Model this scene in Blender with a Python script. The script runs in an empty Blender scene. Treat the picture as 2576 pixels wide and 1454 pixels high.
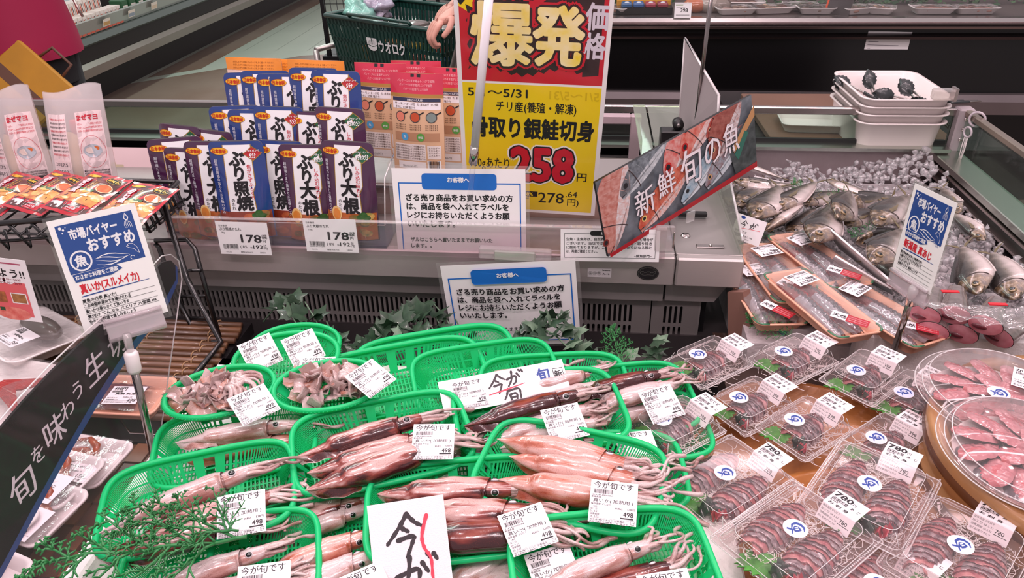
import bpy, math, random
from mathutils import Vector, Matrix, noise
V = Vector
PI = math.pi
sc = bpy.context.scene
COL = sc.collection
# ---------------------------------------------------------------- camera
FPX, TILT, YAW, ROLL, EYE = 1885.0, math.radians(30.2), math.radians(6.1), math.radians(1.2), 1.55
cd = bpy.data.cameras.new('camera'); cam = bpy.data.objects.new('camera', cd); COL.objects.link(cam)
cd.sensor_width = 36; cd.lens = 36 * FPX / 2576; cd.clip_start = .02; cd.clip_end = 60
cam.matrix_world = (Matrix.Translation((0, 0, EYE)) @ Matrix.Rotation(YAW, 4, 'Z')
                    @ Matrix.Rotation(PI / 2 - TILT, 4, 'X') @ Matrix.Rotation(-ROLL, 4, 'Z'))
sc.camera = cam
# ---------------------------------------------------------------- world, exposure
w = bpy.data.worlds.new('world'); sc.world = w; w.use_nodes = True
w.node_tree.nodes['Background'].inputs[0].default_value = (.95, .84, .88, 1)
w.node_tree.nodes['Background'].inputs[1].default_value = .60
sc.view_settings.view_transform = 'Standard'; sc.view_settings.look = 'None'
sc.view_settings.gamma = 1; sc.view_settings.use_curve_mapping = False
sc.view_settings.exposure = 0.0
sc.cycles.transparent_max_bounces = 24
sc.cycles.max_bounces = 8
sc.cycles.sample_clamp_indirect = 4
# ---------------------------------------------------------------- ceiling lamps
def area(name, loc, size, sy, power, col, rot=(0, 0, 0)):
    l = bpy.data.lights.new(name, 'AREA'); l.shape = 'RECTANGLE'; l.size = size; l.size_y = sy
    l.energy = power; l.color = col
    o = bpy.data.objects.new(name, l); COL.objects.link(o); o.location = loc; o.rotation_euler = rot
    return o
PINK = (1, .76, .81); COOL = (.80, 1, .92)
area('ceiling_strip_light', (-.1, -.15, 2.75), 3.0, .10, 27, PINK)
area('ceiling_strip_light', (.1, 1.75, 2.75), 3.2, .10, 24, PINK)
area('ceiling_strip_light', (.9, 3.3, 2.9), 4.5, .12, 22, PINK)
area('ceiling_strip_light', (-2.6, 5.2, 3.0), .2, 6, 62, COOL)
area('ceiling_strip_light', (-1.3, 3.4, 3.0), .2, 3, 25, COOL)
for x, y in ((-1.0, .0), (-.45, .9), (.1, .1), (.6, 1.0), (1.1, .2), (-1.4, 1.3), (.9, 2.0)):
    area('ceiling_spot_lamp', (x, y, 2.7), .09, .09, 6, (1, .80, .83))
# ---------------------------------------------------------------- picture ray -> place (helper for measured spots)
def ray(px, py):
    X = (px - 1288) / FPX; U = (727 - py) / FPX
    x = X * math.cos(ROLL) + U * math.sin(ROLL); u = -X * math.sin(ROLL) + U * math.cos(ROLL)
    f = math.cos(TILT) + u * math.sin(TILT); d = math.sin(TILT) - u * math.cos(TILT)
    return V((x * math.cos(YAW) - f * math.sin(YAW), f * math.cos(YAW) + x * math.sin(YAW), -d))
def P(px, py, z=None, Y=None, X=None):
    r = ray(px, py)
    t = (z - EYE) / r.z if z is not None else Y / r.y if Y is not None else X / r.x
    return r * t + V((0, 0, EYE))
# ---------------------------------------------------------------- materials
def lin(h):
    h = h.lstrip('#'); c = [int(h[i:i + 2], 16) / 255 for i in (0, 2, 4)]
    return [x / 12.92 if x <= .04045 else ((x + .055) / 1.055) ** 2.4 for x in c] + [1]
_m = {}
def mat(col, rough=.5, metal=0, spec=.5, coat=0, bump=None, vary=None, key=None):
    """plain material; bump=(scale,strength); vary=(scale,colour2,amount)"""
    k = (col, rough, metal, spec, coat, bump, vary, key)
    if k in _m: return _m[k]
    m = bpy.data.materials.new(key or 'surface'); m.use_nodes = True; nt = m.node_tree; b = nt.nodes['Principled BSDF']
    b.inputs['Base Color'].default_value = lin(col); b.inputs['Roughness'].default_value = rough
    b.inputs['Metallic'].default_value = metal; b.inputs['Specular IOR Level'].default_value = spec
    b.inputs['Coat Weight'].default_value = coat; b.inputs['Coat Roughness'].default_value = .08
    if bump or vary:
        tc = nt.nodes.new('ShaderNodeTexCoord')
    if vary:
        n = nt.nodes.new('ShaderNodeTexNoise'); n.inputs['Scale'].default_value = vary[0]; n.inputs['Detail'].default_value = 4
        nt.links.new(tc.outputs['Object'], n.inputs['Vector'])
        r = nt.nodes.new('ShaderNodeValToRGB'); r.color_ramp.elements[0].position = .5 - vary[2] / 2; r.color_ramp.elements[1].position = .5 + vary[2] / 2
        r.color_ramp.elements[0].color = lin(col); r.color_ramp.elements[1].color = lin(vary[1])
        nt.links.new(n.outputs['Fac'], r.inputs[0]); nt.links.new(r.outputs[0], b.inputs['Base Color'])
    if bump:
        n = nt.nodes.new('ShaderNodeTexNoise'); n.inputs['Scale'].default_value = bump[0]; n.inputs['Detail'].default_value = 3
        mp = nt.nodes.new('ShaderNodeMapping'); nt.links.new(tc.outputs['Object'], mp.inputs[0]); nt.links.new(mp.outputs[0], n.inputs['Vector'])
        if len(bump) > 2: mp.inputs['Scale'].default_value = bump[2]
        bp = nt.nodes.new('ShaderNodeBump'); bp.inputs['Strength'].default_value = bump[1]; bp.inputs['Distance'].default_value = .002
        nt.links.new(n.outputs['Fac'], bp.inputs['Height']); nt.links.new(bp.outputs[0], b.inputs['Normal'])
    _m[k] = m; return m
def clear(tint='#ffffff', refl=.5, rough=.04, haze=0., key='clear_plastic', bump=None):
    """clear plastic / glass: transparent with a fresnel gloss; haze = share of milky diffuse"""
    k = ('clear', tint, refl, rough, haze, key, bump)
    if k in _m: return _m[k]
    m = bpy.data.materials.new(key); m.use_nodes = True; nt = m.node_tree; nt.nodes.clear()
    out = nt.nodes.new('ShaderNodeOutputMaterial'); t = nt.nodes.new('ShaderNodeBsdfTransparent'); g = nt.nodes.new('ShaderNodeBsdfGlossy')
    t.inputs[0].default_value = lin(tint); g.inputs['Roughness'].default_value = rough
    fr = nt.nodes.new('ShaderNodeFresnel'); ge = nt.nodes.new('ShaderNodeNewGeometry'); ma = nt.nodes.new('ShaderNodeMath'); ma.operation = 'MULTIPLY_ADD'
    ma.inputs[1].default_value = 1 / 1.5 - 1.5; ma.inputs[2].default_value = 1.5; nt.links.new(ge.outputs['Backfacing'], ma.inputs[0]); nt.links.new(ma.outputs[0], fr.inputs[0])
    mu = nt.nodes.new('ShaderNodeMath'); mu.operation = 'MULTIPLY'; mu.inputs[1].default_value = refl * 2; mu.use_clamp = True
    mx = nt.nodes.new('ShaderNodeMixShader')
    nt.links.new(fr.outputs[0], mu.inputs[0]); nt.links.new(mu.outputs[0], mx.inputs[0])
    src = t.outputs[0]
    if haze:
        d = nt.nodes.new('ShaderNodeBsdfDiffuse'); d.inputs[0].default_value = lin('#f4f0f0'); mh = nt.nodes.new('ShaderNodeMixShader')
        mh.inputs[0].default_value = haze; nt.links.new(t.outputs[0], mh.inputs[1]); nt.links.new(d.outputs[0], mh.inputs[2]); src = mh.outputs[0]
    nt.links.new(src, mx.inputs[1]); nt.links.new(g.outputs[0], mx.inputs[2]); nt.links.new(mx.outputs[0], out.inputs[0])
    if bump:
        tc = nt.nodes.new('ShaderNodeTexCoord'); n = nt.nodes.new('ShaderNodeTexNoise'); n.inputs['Scale'].default_value = bump[0]; n.inputs['Detail'].default_value = 4
        nt.links.new(tc.outputs['Object'], n.inputs['Vector'])
        bp = nt.nodes.new('ShaderNodeBump'); bp.inputs['Strength'].default_value = bump[1]; bp.inputs['Distance'].default_value = .004
        nt.links.new(n.outputs['Fac'], bp.inputs['Height'])
        nt.links.new(bp.outputs[0], g.inputs['Normal']); nt.links.new(bp.outputs[0], fr.inputs['Normal'])
    _m[k] = m; return m
def mix_translucent(col, amount, rough=.35, key='translucent_plastic'):
    k = ('tl', col, amount, rough, key)
    if k in _m: return _m[k]
    m = bpy.data.materials.new(key); m.use_nodes = True; nt = m.node_tree; b = nt.nodes['Principled BSDF']; out = nt.nodes['Material Output']
    b.inputs['Base Color'].default_value = lin(col); b.inputs['Roughness'].default_value = rough
    t = nt.nodes.new('ShaderNodeBsdfTranslucent'); t.inputs[0].default_value = lin(col); mx = nt.nodes.new('ShaderNodeMixShader'); mx.inputs[0].default_value = amount
    nt.links.new(b.outputs[0], mx.inputs[1]); nt.links.new(t.outputs[0], mx.inputs[2]); nt.links.new(mx.outputs[0], out.inputs[0])
    _m[k] = m; return m
WHITE = '#eeecec'; BLACK = '#111013'
STEEL = mat('#a49e9c', .34, .50, bump=(60, .10, (1, 14, 14)), vary=(3, '#9a9492', .6), key='brushed_steel')
STEEL2 = mat('#928e8b', .38, .45, vary=(4, '#b1abaa', .5), key='brushed_steel')
DARK = mat('#151416', .35, key='black_paint')
CLEAR = clear(refl=.35, haze=.02)
GLASS = clear('#dfeee6', refl=.35, haze=.01, key='glass')
FOAMW = mat('#f2ecec', .7, bump=(420, .5), key='white_foam')
# ---------------------------------------------------------------- mesh building
class MB:
    def __init__(s): s.v = []; s.f = []; s.mi = []; s.mats = []; s.sm = []
    def add(s, vs, fs, m, smooth=False, M=None):
        if m not in s.mats: s.mats.append(m)
        i = s.mats.index(m); b = len(s.v)
        s.v += [tuple(M @ V(p)) for p in vs] if M is not None else [tuple(p) for p in vs]
        for f in fs: s.f.append([b + k for k in f]); s.mi.append(i); s.sm.append(smooth)
        return s
    def box(s, x0, x1, y0, y1, z0, z1, m, M=None, c=0):
        """box; c = chamfer of all edges"""
        if c <= 0:
            vs = [(x, y, z) for x in (x0, x1) for y in (y0, y1) for z in (z0, z1)]
            return s.add(vs, [(0, 1, 3, 2), (4, 6, 7, 5), (0, 4, 5, 1), (2, 3, 7, 6), (0, 2, 6, 4), (1, 5, 7, 3)], m, False, M)
        vs = []; idx = {}
        for ix in (0, 1):
            for iy in (0, 1):
                for iz in (0, 1):
                    cx, cy, cz = (x0, x1)[ix], (y0, y1)[iy], (z0, z1)[iz]
                    sx, sy, sz = 1 - 2 * ix, 1 - 2 * iy, 1 - 2 * iz
                    for a, p in enumerate(((cx, cy + sy * c, cz + sz * c), (cx + sx * c, cy, cz + sz * c), (cx + sx * c, cy + sy * c, cz))):
                        idx[ix, iy, iz, a] = len(vs); vs.append(p)
        fs = []
        for k in (0, 1):
            fs.append([idx[k, 0, 0, 0], idx[k, 1, 0, 0], idx[k, 1, 1, 0], idx[k, 0, 1, 0]])
            fs.append([idx[0, k, 0, 1], idx[1, k, 0, 1], idx[1, k, 1, 1], idx[0, k, 1, 1]])
            fs.append([idx[0, 0, k, 2], idx[1, 0, k, 2], idx[1, 1, k, 2], idx[0, 1, k, 2]])
        for a in (0, 1):
            for b in (0, 1):
                fs.append([idx[0, a, b, 1], idx[1, a, b, 1], idx[1, a, b, 2], idx[0, a, b, 2]])
                fs.append([idx[a, 0, b, 0], idx[a, 1, b, 0], idx[a, 1, b, 2], idx[a, 0, b, 2]])
                fs.append([idx[a, b, 0, 0], idx[a, b, 1, 0], idx[a, b, 1, 1], idx[a, b, 0, 1]])
                for e in (0, 1): fs.append([idx[a, b, e, 0], idx[a, b, e, 1], idx[a, b, e, 2]])
        return s.add(vs, fs, m, False, M)
    def grid(s, fn, nu, nv, m, wu=False, smooth=True, M=None):
        cu = nu if wu else nu + 1
        vs = [fn(i / nu, j / nv) for j in range(nv + 1) for i in range(cu)]
        fs = [(j * cu + i, j * cu + (i + 1) % cu, (j + 1) * cu + (i + 1) % cu, (j + 1) * cu + i) for j in range(nv) for i in range(nu)]
        return s.add(vs, fs, m, smooth, M)
    def tube(s, pts, r, m, n=8, closed=False, smooth=True, flat=1.0, cap=True, M=None):
        pts = [V(p) for p in pts]; N = len(pts)
        if not hasattr(r, '__len__'): r = [r] * N
        vs = []; up = None
        for i, p in enumerate(pts):
            a = pts[(i - 1) % N] if (i or closed) else p; b = pts[(i + 1) % N] if (i < N - 1 or closed) else p
            t = (b - a).normalized() if (b - a).length > 1e-9 else V((0, 0, 1))
            if up is None:
                up = V((0, 0, 1)) if abs(t.z) < .9 else V((1, 0, 0))
            x = t.cross(up)
            x = x.normalized() if x.length > 1e-6 else t.orthogonal().normalized()
            y = x.cross(t).normalized(); up = y
            for k in range(n):
                c = 2 * PI * k / n; vs.append(p + x * math.cos(c) * r[i] + y * math.sin(c) * r[i] * flat)
        fs = []
        for i in range(N if closed else N - 1):
            for k in range(n):
                fs.append((i * n + k, i * n + (k + 1) % n, ((i + 1) % N) * n + (k + 1) % n, ((i + 1) % N) * n + k))
        if cap and not closed: fs += [list(range(n))[::-1], list(range((N - 1) * n, N * n))]
        return s.add(vs, fs, m, smooth, M)
    def rod(s, a, b, r, m, n=8): return s.tube([a, b], r, m, n)
    def lathe(s, prof, m, n=40, sx=1, sy=1, M=None, smooth=True):
        vs = [(q[0] * math.cos(2 * PI * k / n) * sx, q[0] * math.sin(2 * PI * k / n) * sy, q[1]) for q in prof for k in range(n)]
        fs = [(i * n + k, i * n + (k + 1) % n, (i + 1) * n + (k + 1) % n, (i + 1) * n + k) for i in range(len(prof) - 1) for k in range(n)]
        return s.add(vs, fs, m, smooth, M)
    def prism(s, poly, z0, z1, m, M=None):
        n = len(poly); vs = [(x, y, z0) for x, y in poly] + [(x, y, z1) for x, y in poly]
        fs = [list(range(n))[::-1], list(range(n, 2 * n))] + [(i, (i + 1) % n, n + (i + 1) % n, n + i) for i in range(n)]
        return s.add(vs, fs, m, False, M)
    def hull(s, pts4, th, m):
        """thin slab on four corner points (counter-clockwise seen from its front), thickness th behind"""
        a, b, c, d = [V(p) for p in pts4]; n = (b - a).cross(d - a).normalized()
        vs = [a, b, c, d] + [p - n * th for p in (a, b, c, d)]
        return s.add(vs, [(0, 1, 2, 3), (7, 6, 5, 4), (0, 4, 5, 1), (1, 5, 6, 2), (2, 6, 7, 3), (3, 7, 4, 0)], m)
    def sphere(s, c, r, m, n=12, sc_=(1, 1, 1), M=None):
        c = V(c)
        return s.grid(lambda u, v: c + V((math.cos(2 * PI * u) * math.sin(PI * v) * sc_[0], math.sin(2 * PI * u) * math.sin(PI * v) * sc_[1], math.cos(PI * v) * sc_[2])) * r, n, n // 2 + 1, m, True, True, M)
    def mesh(s, name):
        me = bpy.data.meshes.new(name); me.from_pydata(s.v, [], s.f)
        for m in s.mats: me.materials.append(m)
        me.polygons.foreach_set('material_index', s.mi); me.polygons.foreach_set('use_smooth', s.sm); me.update()
        return me
    def build(s, name, parent=None, label=None, cat=None, group=None, kind=None, M=None):
        return put(name, s.mesh(name), parent, label, cat, group, kind, M)
def tag(o, label=None, cat=None, group=None, kind=None):
    if label: o['label'] = label
    if cat: o['category'] = cat
    if group: o['group'] = group
    if kind: o['kind'] = kind
    return o
def put(name, me, parent=None, label=None, cat=None, group=None, kind=None, M=None):
    o = bpy.data.objects.new(name, me); COL.objects.link(o)
    if parent is not None: o.parent = parent
    if M is not None: o.matrix_world = M
    return tag(o, label, cat, group, kind)
def thing(name, label, cat, M=None, group=None, kind=None):
    o = bpy.data.objects.new(name, None); COL.objects.link(o); o.empty_display_size = .02
    if M is not None: o.matrix_world = M
    return tag(o, label, cat, group, kind)
def dup(src, M, label, group=None):
    """copy of a thing with its parts and sub-parts"""
    c = src.copy(); COL.objects.link(c); c.matrix_world = M; c['label'] = label
    if group: c['group'] = group
    for ch in kids[src.name]:
        d = ch.copy(); COL.objects.link(d); d.parent = c
        for g in kids.get(ch.name, ()):
            e = g.copy(); COL.objects.link(e); e.parent = d
    return c
kids = {}
def note_kids(root):
    kids[root.name] = [o for o in bpy.data.objects if o.parent == root]
    for c in list(kids[root.name]):
        kids[c.name] = [o for o in bpy.data.objects if o.parent == c]
    return root
def frame(o, x, n):
    """matrix: origin o, local x along x, local z along n (made square)"""
    x = V(x).normalized(); n = V(n); n = (n - x * n.dot(x)).normalized(); y = n.cross(x)
    return Matrix((tuple(x) + (0,), tuple(y) + (0,), tuple(n) + (0,), (0, 0, 0, 1))).transposed() if False else Matrix.Translation(V(o)) @ Matrix((x, y, n)).transposed().to_4x4()
def place(x, y, z, rz=0, rx=0, ry=0, s=1):
    return Matrix.Translation((x, y, z)) @ Matrix.Rotation(rz, 4, 'Z') @ Matrix.Rotation(ry, 4, 'Y') @ Matrix.Rotation(rx, 4, 'X') @ Matrix.Diagonal((s, s, s, 1))
# ---------------------------------------------------------------- lettering
_fc = bpy.data.curves.new('type', 'FONT'); _fo = bpy.data.objects.new('type', _fc); COL.objects.link(_fo)
_g = {}
def glyphs(t, bold=0, res=2):
    k = (t, res)
    if k not in _g:
        _fc.body = t; _fc.size = 1; _fc.offset = 0; _fc.resolution_u = res
        bpy.context.view_layer.update()
        me = bpy.data.meshes.new_from_object(_fo.evaluated_get(bpy.context.evaluated_depsgraph_get()))
        vs = [(v.co.x, v.co.y) for v in me.vertices]; fs = [tuple(p.vertices) for p in me.polygons]
        bpy.data.meshes.remove(me)
        xs = [v[0] for v in vs] or [0, 1]
        _g[k] = (vs, fs, min(xs), max(xs))
    return _g[k]
class Card(MB):
    """a printed sheet: u right, v up, printing in thin layers in front (+z)"""
    LZ = .00022
    def rect(s, u0, v0, u1, v1, m, k=0): return s.add([(u0, v0, k * s.LZ), (u1, v0, k * s.LZ), (u1, v1, k * s.LZ), (u0, v1, k * s.LZ)], [(0, 1, 2, 3)], m)
    def base(s, w_, h_, m, th=.0005, back=None):
        s.box(-w_ / 2, w_ / 2, -h_ / 2, h_ / 2, -th, 0, m); return s
    def poly(s, pts, m, k=1): return s.add([(u, v, k * s.LZ) for u, v in pts], [list(range(len(pts)))], m)
    def disc(s, u, v, r, m, k=1, ry=None, n=28): return s.poly([(u + r * math.cos(2 * PI * i / n), v + (ry or r) * math.sin(2 * PI * i / n)) for i in range(n)], m, k)
    def ring(s, u, v, r, t, m, k=1, a0=0, a1=2 * PI, n=28, ry=None):
        return s.line([(u + r * math.cos(a0 + (a1 - a0) * i / n), v + (ry or r) * math.sin(a0 + (a1 - a0) * i / n)) for i in range(n + 1)], t, m, k)
    def rrect(s, u0, v0, u1, v1, r, m, k=1):
        pts = []
        for cx, cy, a in ((u1 - r, v1 - r, 0), (u0 + r, v1 - r, 90), (u0 + r, v0 + r, 180), (u1 - r, v0 + r, 270)):
            for i in range(5): b = math.radians(a + i * 22.5); pts.append((cx + r * math.cos(b), cy + r * math.sin(b)))
        return s.poly(pts, m, k)
    def line(s, pts, t, m, k=1):
        if not hasattr(t, '__len__'): t = [t] * len(pts)
        vs = []; n = len(pts)
        for i, (x, y) in enumerate(pts):
            a = pts[max(i - 1, 0)]; b = pts[min(i + 1, n - 1)]; dx, dy = b[0] - a[0], b[1] - a[1]; l = math.hypot(dx, dy) or 1
            vs += [(x - dy / l * t[i] / 2, y + dx / l * t[i] / 2, k * s.LZ), (x + dy / l * t[i] / 2, y - dx / l * t[i] / 2, k * s.LZ)]
        return s.add(vs, [(2 * i, 2 * i + 1, 2 * i + 3, 2 * i + 2) for i in range(n - 1)], m)
    def box_line(s, u0, v0, u1, v1, t, m, k=1):
        s.rect(u0, v0, u1, v0 + t, m, k); s.rect(u0, v1 - t, u1, v1, m, k); s.rect(u0, v0, u0 + t, v1, m, k); s.rect(u1 - t, v0, u1, v1, m, k)
    def text(s, t, u, v, h, m, k=2, w=None, bold=.012, align='l', rot=0, shear=0, fx=1, res=2):
        """t on baseline (u,v), em height h; w = width it must fill"""
        vs, fs, a, b = glyphs(t, bold, res)
        if not fs: return s
        sx = w / (b - a) if w else h * fx
        ox = -a * sx if w or align == 'l' else (-(a + b) / 2 * sx if align == 'c' else -b * sx)
        if w and align == 'c': ox = -(a + b) / 2 * sx
        c, d = math.cos(rot), math.sin(rot); n = 8 if bold >= .03 else 4 if bold >= .015 else 2 if bold > .005 else 1
        for q in range(n):                                  # weight of the stroke: copies set off around the glyph
            bx, by = (0, 0) if n == 1 else (bold * .8 * math.cos(2 * PI * q / n + .2), bold * .8 * math.sin(2 * PI * q / n + .2)); out = []
            for x, y in vs:
                X = (x + bx) * sx + ox + shear * y * h; Y = (y + by) * h
                out.append((u + X * c - Y * d, v + X * d + Y * c, k * s.LZ + q * 1.2e-5))
            s.add(out, fs, m)
        return s
    def vtext(s, t, u, v, h, m, k=2, step=None, bold=.012, fx=1, shear=0):
        for i, ch in enumerate(t): s.text(ch, u, v - h - i * (step or h), h, m, k, bold=bold, align='c', fx=fx, shear=shear)
        return s
    def bars(s, u0, v0, u1, v1, m, k=2, seed=1):
        R = random.Random(seed); u = u0
        while u < u1: a = (u1 - u0) / 70 * R.choice((1, 1, 2, 3)); s.rect(u, v0, min(u + a, u1), v1, m, k); u += a + (u1 - u0) / 70 * R.choice((1, 1, 2))
        return s
    def warp(s, fn): s.v = [tuple(fn(*p)) for p in s.v]; return s
def sheet_frame(tl, tr, bl, br):
    """frame (matrix, width, height) of an upright sheet from its four corners"""
    c = (tl + tr + bl + br) / 4; x = (tr - tl) + (br - bl); y = (tl - bl) + (tr - br)
    n = x.cross(y); W = x.length / 2; Hh = y.length / 2
    return frame(c, x, n), W, Hh
INK = mat('#19161b', .5, key='ink'); PAPER = mat('#f1eff0', .45, coat=.25, key='paper'); RED = mat('#cf1f2e', .45, key='red_ink')
BLUE = mat('#1c6bc4', .4, key='blue_ink'); NAVY = mat('#24418f', .4, key='blue_ink')
def pm(c): return mat(c, .45, coat=.2, key='printed_ink')
# ================================================================ the setting
def floor_mat(a, b, key):
    m = mat(a, .22, vary=(1.5, b, .8), key=key); return m
FLP = mat('#c6cdbf', .25, coat=.3, vary=(1.2, '#b3bcae', .7), key='pale_plank_floor'); FLB = mat('#a79588', .2, coat=.6, vary=(1.3, '#8b6f60', .5), key='brown_tile_floor')
b = MB()
b.add([(-8, -2, 0), (6, -2, 0), (6, 4.4, 0), (-8, 4.4, 0)], [(0, 1, 2, 3)], FLB)
pa, pb = P(330, 210, z=0), P(760, 140, z=0)
b.add([(-8, 4.4, 0), (6, 4.4, 0), (6, 9, 0), (pb.x, pb.y, 0), (pa.x, pa.y, 0), (-8, 5.2, 0)], [(0, 1, 2, 3, 4, 5)], FLB)
b.add([(-8, 5.2, 0), (pa.x, pa.y, 0), (pb.x, pb.y, 0), (6, 9, 0), (6, 14, 0), (-8, 14, 0)], [(0, 1, 2, 3, 4, 5)], FLP)
dk = mat('#8a8f84', .5, key='floor_joint')
for i in range(26):                                       # plank joints run along the aisle
    x = -6.2 + i * .3
    b.add([(x, 6.9, .0006), (x + .006, 6.9, .0006), (x + .006, 13.5, .0006), (x, 13.5, .0006)], [(0, 1, 2, 3)], dk)
b.add([(-3.62, 5.9, .0008), (-3.3, 6.2, .0008), (-3.3, 13, .0008), (-3.62, 13, .0008)], [(0, 1, 2, 3)], FLB)
b.build('floor', kind='structure')
# ---------------------------------------------------------------- far aisle: low open chiller on the left
GREYM = mat('#7d746c', .35, .5, vary=(2, '#8d857d', .5), key='grey_bumper'); CHAR = mat('#1f1a18', .5, spec=.3, key='dark_panel')
def profile_y(poly, y0, y1, m, name, parent):
    bb = MB(); n = len(poly)
    bb.add([(x, y0, z) for x, z in poly] + [(x, y1, z) for x, z in poly], [list(range(n)), list(range(n, 2 * n))[::-1]] + [(i, n + i, n + (i + 1) % n, (i + 1) % n) for i in range(n)], m)
    return bb.build(name, parent)
t = thing('open_chiller_cabinet', 'long low open chiller with grey bumper and dark side panels across the aisle', 'chiller cabinet', place(-3.8, 6.5, 0))
I = t.matrix_world.inverted()
def sub(bb, name, parent=t): return bb.build(name, parent)
Y0, Y1 = -3.0, 5.5
profile_y([(-.9, 0), (.13, 0), (.13, .2), (.2, .235), (-.9, .235)], Y0, Y1, CHAR, 'kick_panel', t)
profile_y([(-.1, .236), (.33, .24), (.41, .27), (.42, .33), (.39, .358), (-.1, .36)], Y0, Y1, GREYM, 'bumper', t)
profile_y([(-.1, .361), (.385, .361), (.385, .46), (-.1, .46)], Y0, Y1, CHAR, 'side_panel', t)
profile_y([(-.1, .461), (.40, .461), (.415, .475), (.40, .515), (.36, .52), (-.1, .52)], Y0, Y1, mat('#75807a', .3, .8, key='metal_trim'), 'metal_trim', t)
profile_y([(.365, .52), (.38, .52), (.41, .615), (.395, .62)], Y0, Y1, mat('#9ca09a', .2, .3, coat=.5, key='price_rail'), 'price_rail', t)
profile_y([(-.9, .5), (-.12, .5), (-.12, .72), (-.9, .72)], Y0, Y1, CHAR, 'back_panel', t)
PK = mat('#e6d6cf', .4, key='carton'); PKR = mat('#c8553f', .4, key='carton_print'); GRN = mat('#2f5a3a', .5, key='green_pack')
cb = Card(); cb.box(-.04, .04, -.02, .02, 0, .12, PK); cb.box(-.0402, .0402, -.0202, .0202, .1, .1205, PK); cb.box(-.0405, .0405, -.021, .021, 0, .018, PKR)
cb.box(-.03, -.02, -.0207, .0207, .04, .09, PKR); cb.box(.0403, .041, -.014, -.005, .03, .1, PKR); cb.box(.0403, .041, .002, .008, .045, .1, INK)
cm = cb.mesh('dairy_carton'); k = 0
for r, (x, z, n, y0) in enumerate(((-3.455, .525, 18, 4.55), (-3.56, .60, 16, 4.6))):
    for i in range(n):
        put('carton', cm, None, 'small white and red carton in the %s row of the far chiller' % ('front', 'back')[r], 'carton', 'cartons in the %s row of the far chiller' % ('front', 'back')[r], M=place(x, y0 + i * .052, z))
gb = MB(); gb.box(-.05, .05, -.04, .04, 0, .14, GRN, c=.006); gb.box(.05, .0515, -.03, .03, .04, .1, PK); gm = gb.mesh('g')
for i in range(4): put('carton', gm, None, 'dark green carton standing beyond the white cartons in the far chiller', 'carton', 'dark green cartons in the far chiller', M=place(-3.48, 5.55 + i * .11, .525))
for i in range(3):
    q = Card(); q.base(.09, .05, mat('#e8dccd', .4, key='tag_paper')); q.rect(-.04, -.02, .04, .005, pm(('#c79a5a', '#8d9aa8', '#d8c3a8')[i]), 1)
    q.build('shelf_price_tag', None, 'small price tag on the rail of the far chiller', 'price tag', 'tags on the far chiller rail', M=frame((-3.383, 5.2 + i * .33, .572), (0, 1, 0), (1, 0, -.2)))
q = Card(); q.base(.20, .085, mat('#e06a55', .4, key='tag_paper')); q.rect(-.09, -.02, -.05, .03, pm('#e3cf63'), 1); q.rect(.04, 0, .09, .035, pm('#e3cf63'), 1); q.rect(-.04, -.035, .04, -.005, pm('#c41820'), 1); q.text('お買得', -.035, .008, .025, pm('#7a1418'), 1)
q.build('price_card', None, 'red and yellow price card clipped to the rail of the far chiller', 'price card', M=frame((-3.377, 4.72, .57), (0, 1, 0), (1, 0, -.2)))
FILM = clear('#e6f4f6', .9, .12, .25, 'crinkled_film', (60, 1.0))
b = MB(); R = random.Random(3)
b.grid(lambda u, v: (-3.98 + .32 * u, 4.4 + 1.2 * v, .70 + .05 * noise.noise(V((u * 6, v * 12, 1)))), 20, 40, FILM)
b.box(-3.98, -3.7, 4.4, 5.6, .53, .64, mat('#bcd9dc', .5, key='pale_blue_pack'))
b.build('wrapped_goods', None, 'pale blue film-wrapped goods at the back of the far chiller', 'packaged food')
# ---------------------------------------------------------------- black display case behind
t = thing('black_display_case', 'long black display case with steel front rail and grey bumper behind the island', 'display case', place(1.0, 3.6, 0))
def profile_x(poly, x0, x1, m, name, parent, th=None):
    bb = MB(); n = len(poly)
    bb.add([(x0, y, z) for y, z in poly] + [(x1, y, z) for y, z in poly], [list(range(n)), list(range(n, 2 * n))[::-1]] + [(i, n + i, n + (i + 1) % n, (i + 1) % n) for i in range(n)], m)
    return bb.build(name, parent)
X0, X1 = -2.0, 2.6
BLK = mat('#0b090b', .3, spec=.4, key='black_panel')
profile_x([(.02, .545), (.03, .80), (.03, .86), (.9, .86), (.9, 0), (.1, 0), (.1, .46)], X0, X1, BLK, 'front_panel', t)
profile_x([(-.03, .47), (-.035, .53), (-.01, .556), (.05, .556), (.1, .46)], X0, X1, mat('#6b6163', .3, .5, vary=(1.5, '#857b7c', .5), key='grey_bumper'), 'bumper', t)
profile_x([(0, .862), (-.01, .875), (0, .89), (.05, .89), (.05, .862)], X0, X1, mat('#c9c2c0', .25, 1, key='steel_rail'), 'top_rail', t)
profile_x([(-.012, .845), (-.016, .856), (.03, .86), (.03, .845)], X0, X1, mat('#8d8080', .25, .9, key='steel_strip'), 'lower_strip', t)
profile_x([(-.008, .80), (-.012, .812), (.03, .82), (.03, .80)], X0, X1, mat('#4f4648', .25, .9, key='steel_strip'), 'lower_strip', t)
b = MB(); b.box(X0, X1, .006, .012, .891, .975, CLEAR); b.build('front_glass', t)
b = MB(); b.box(X0, X1, -.004, .02, .975, .99, mat('#b9b0af', .25, 1, key='steel_rail')); b.build('glass_rail', t)
b = MB(); b.box(X0, X1, .05, .95, .84, .885, mat('#5b5351', .5, key='case_bed')); b.build('display_bed', t)
b = MB(); b.box(X0, X1, .95, 1.0, .3, 1.5, mat('#4a4342', .5, key='case_back')); b.build('back_wall', t)
TRW = mat('#e9e2e1', .45, key='white_foam_tray')
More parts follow.
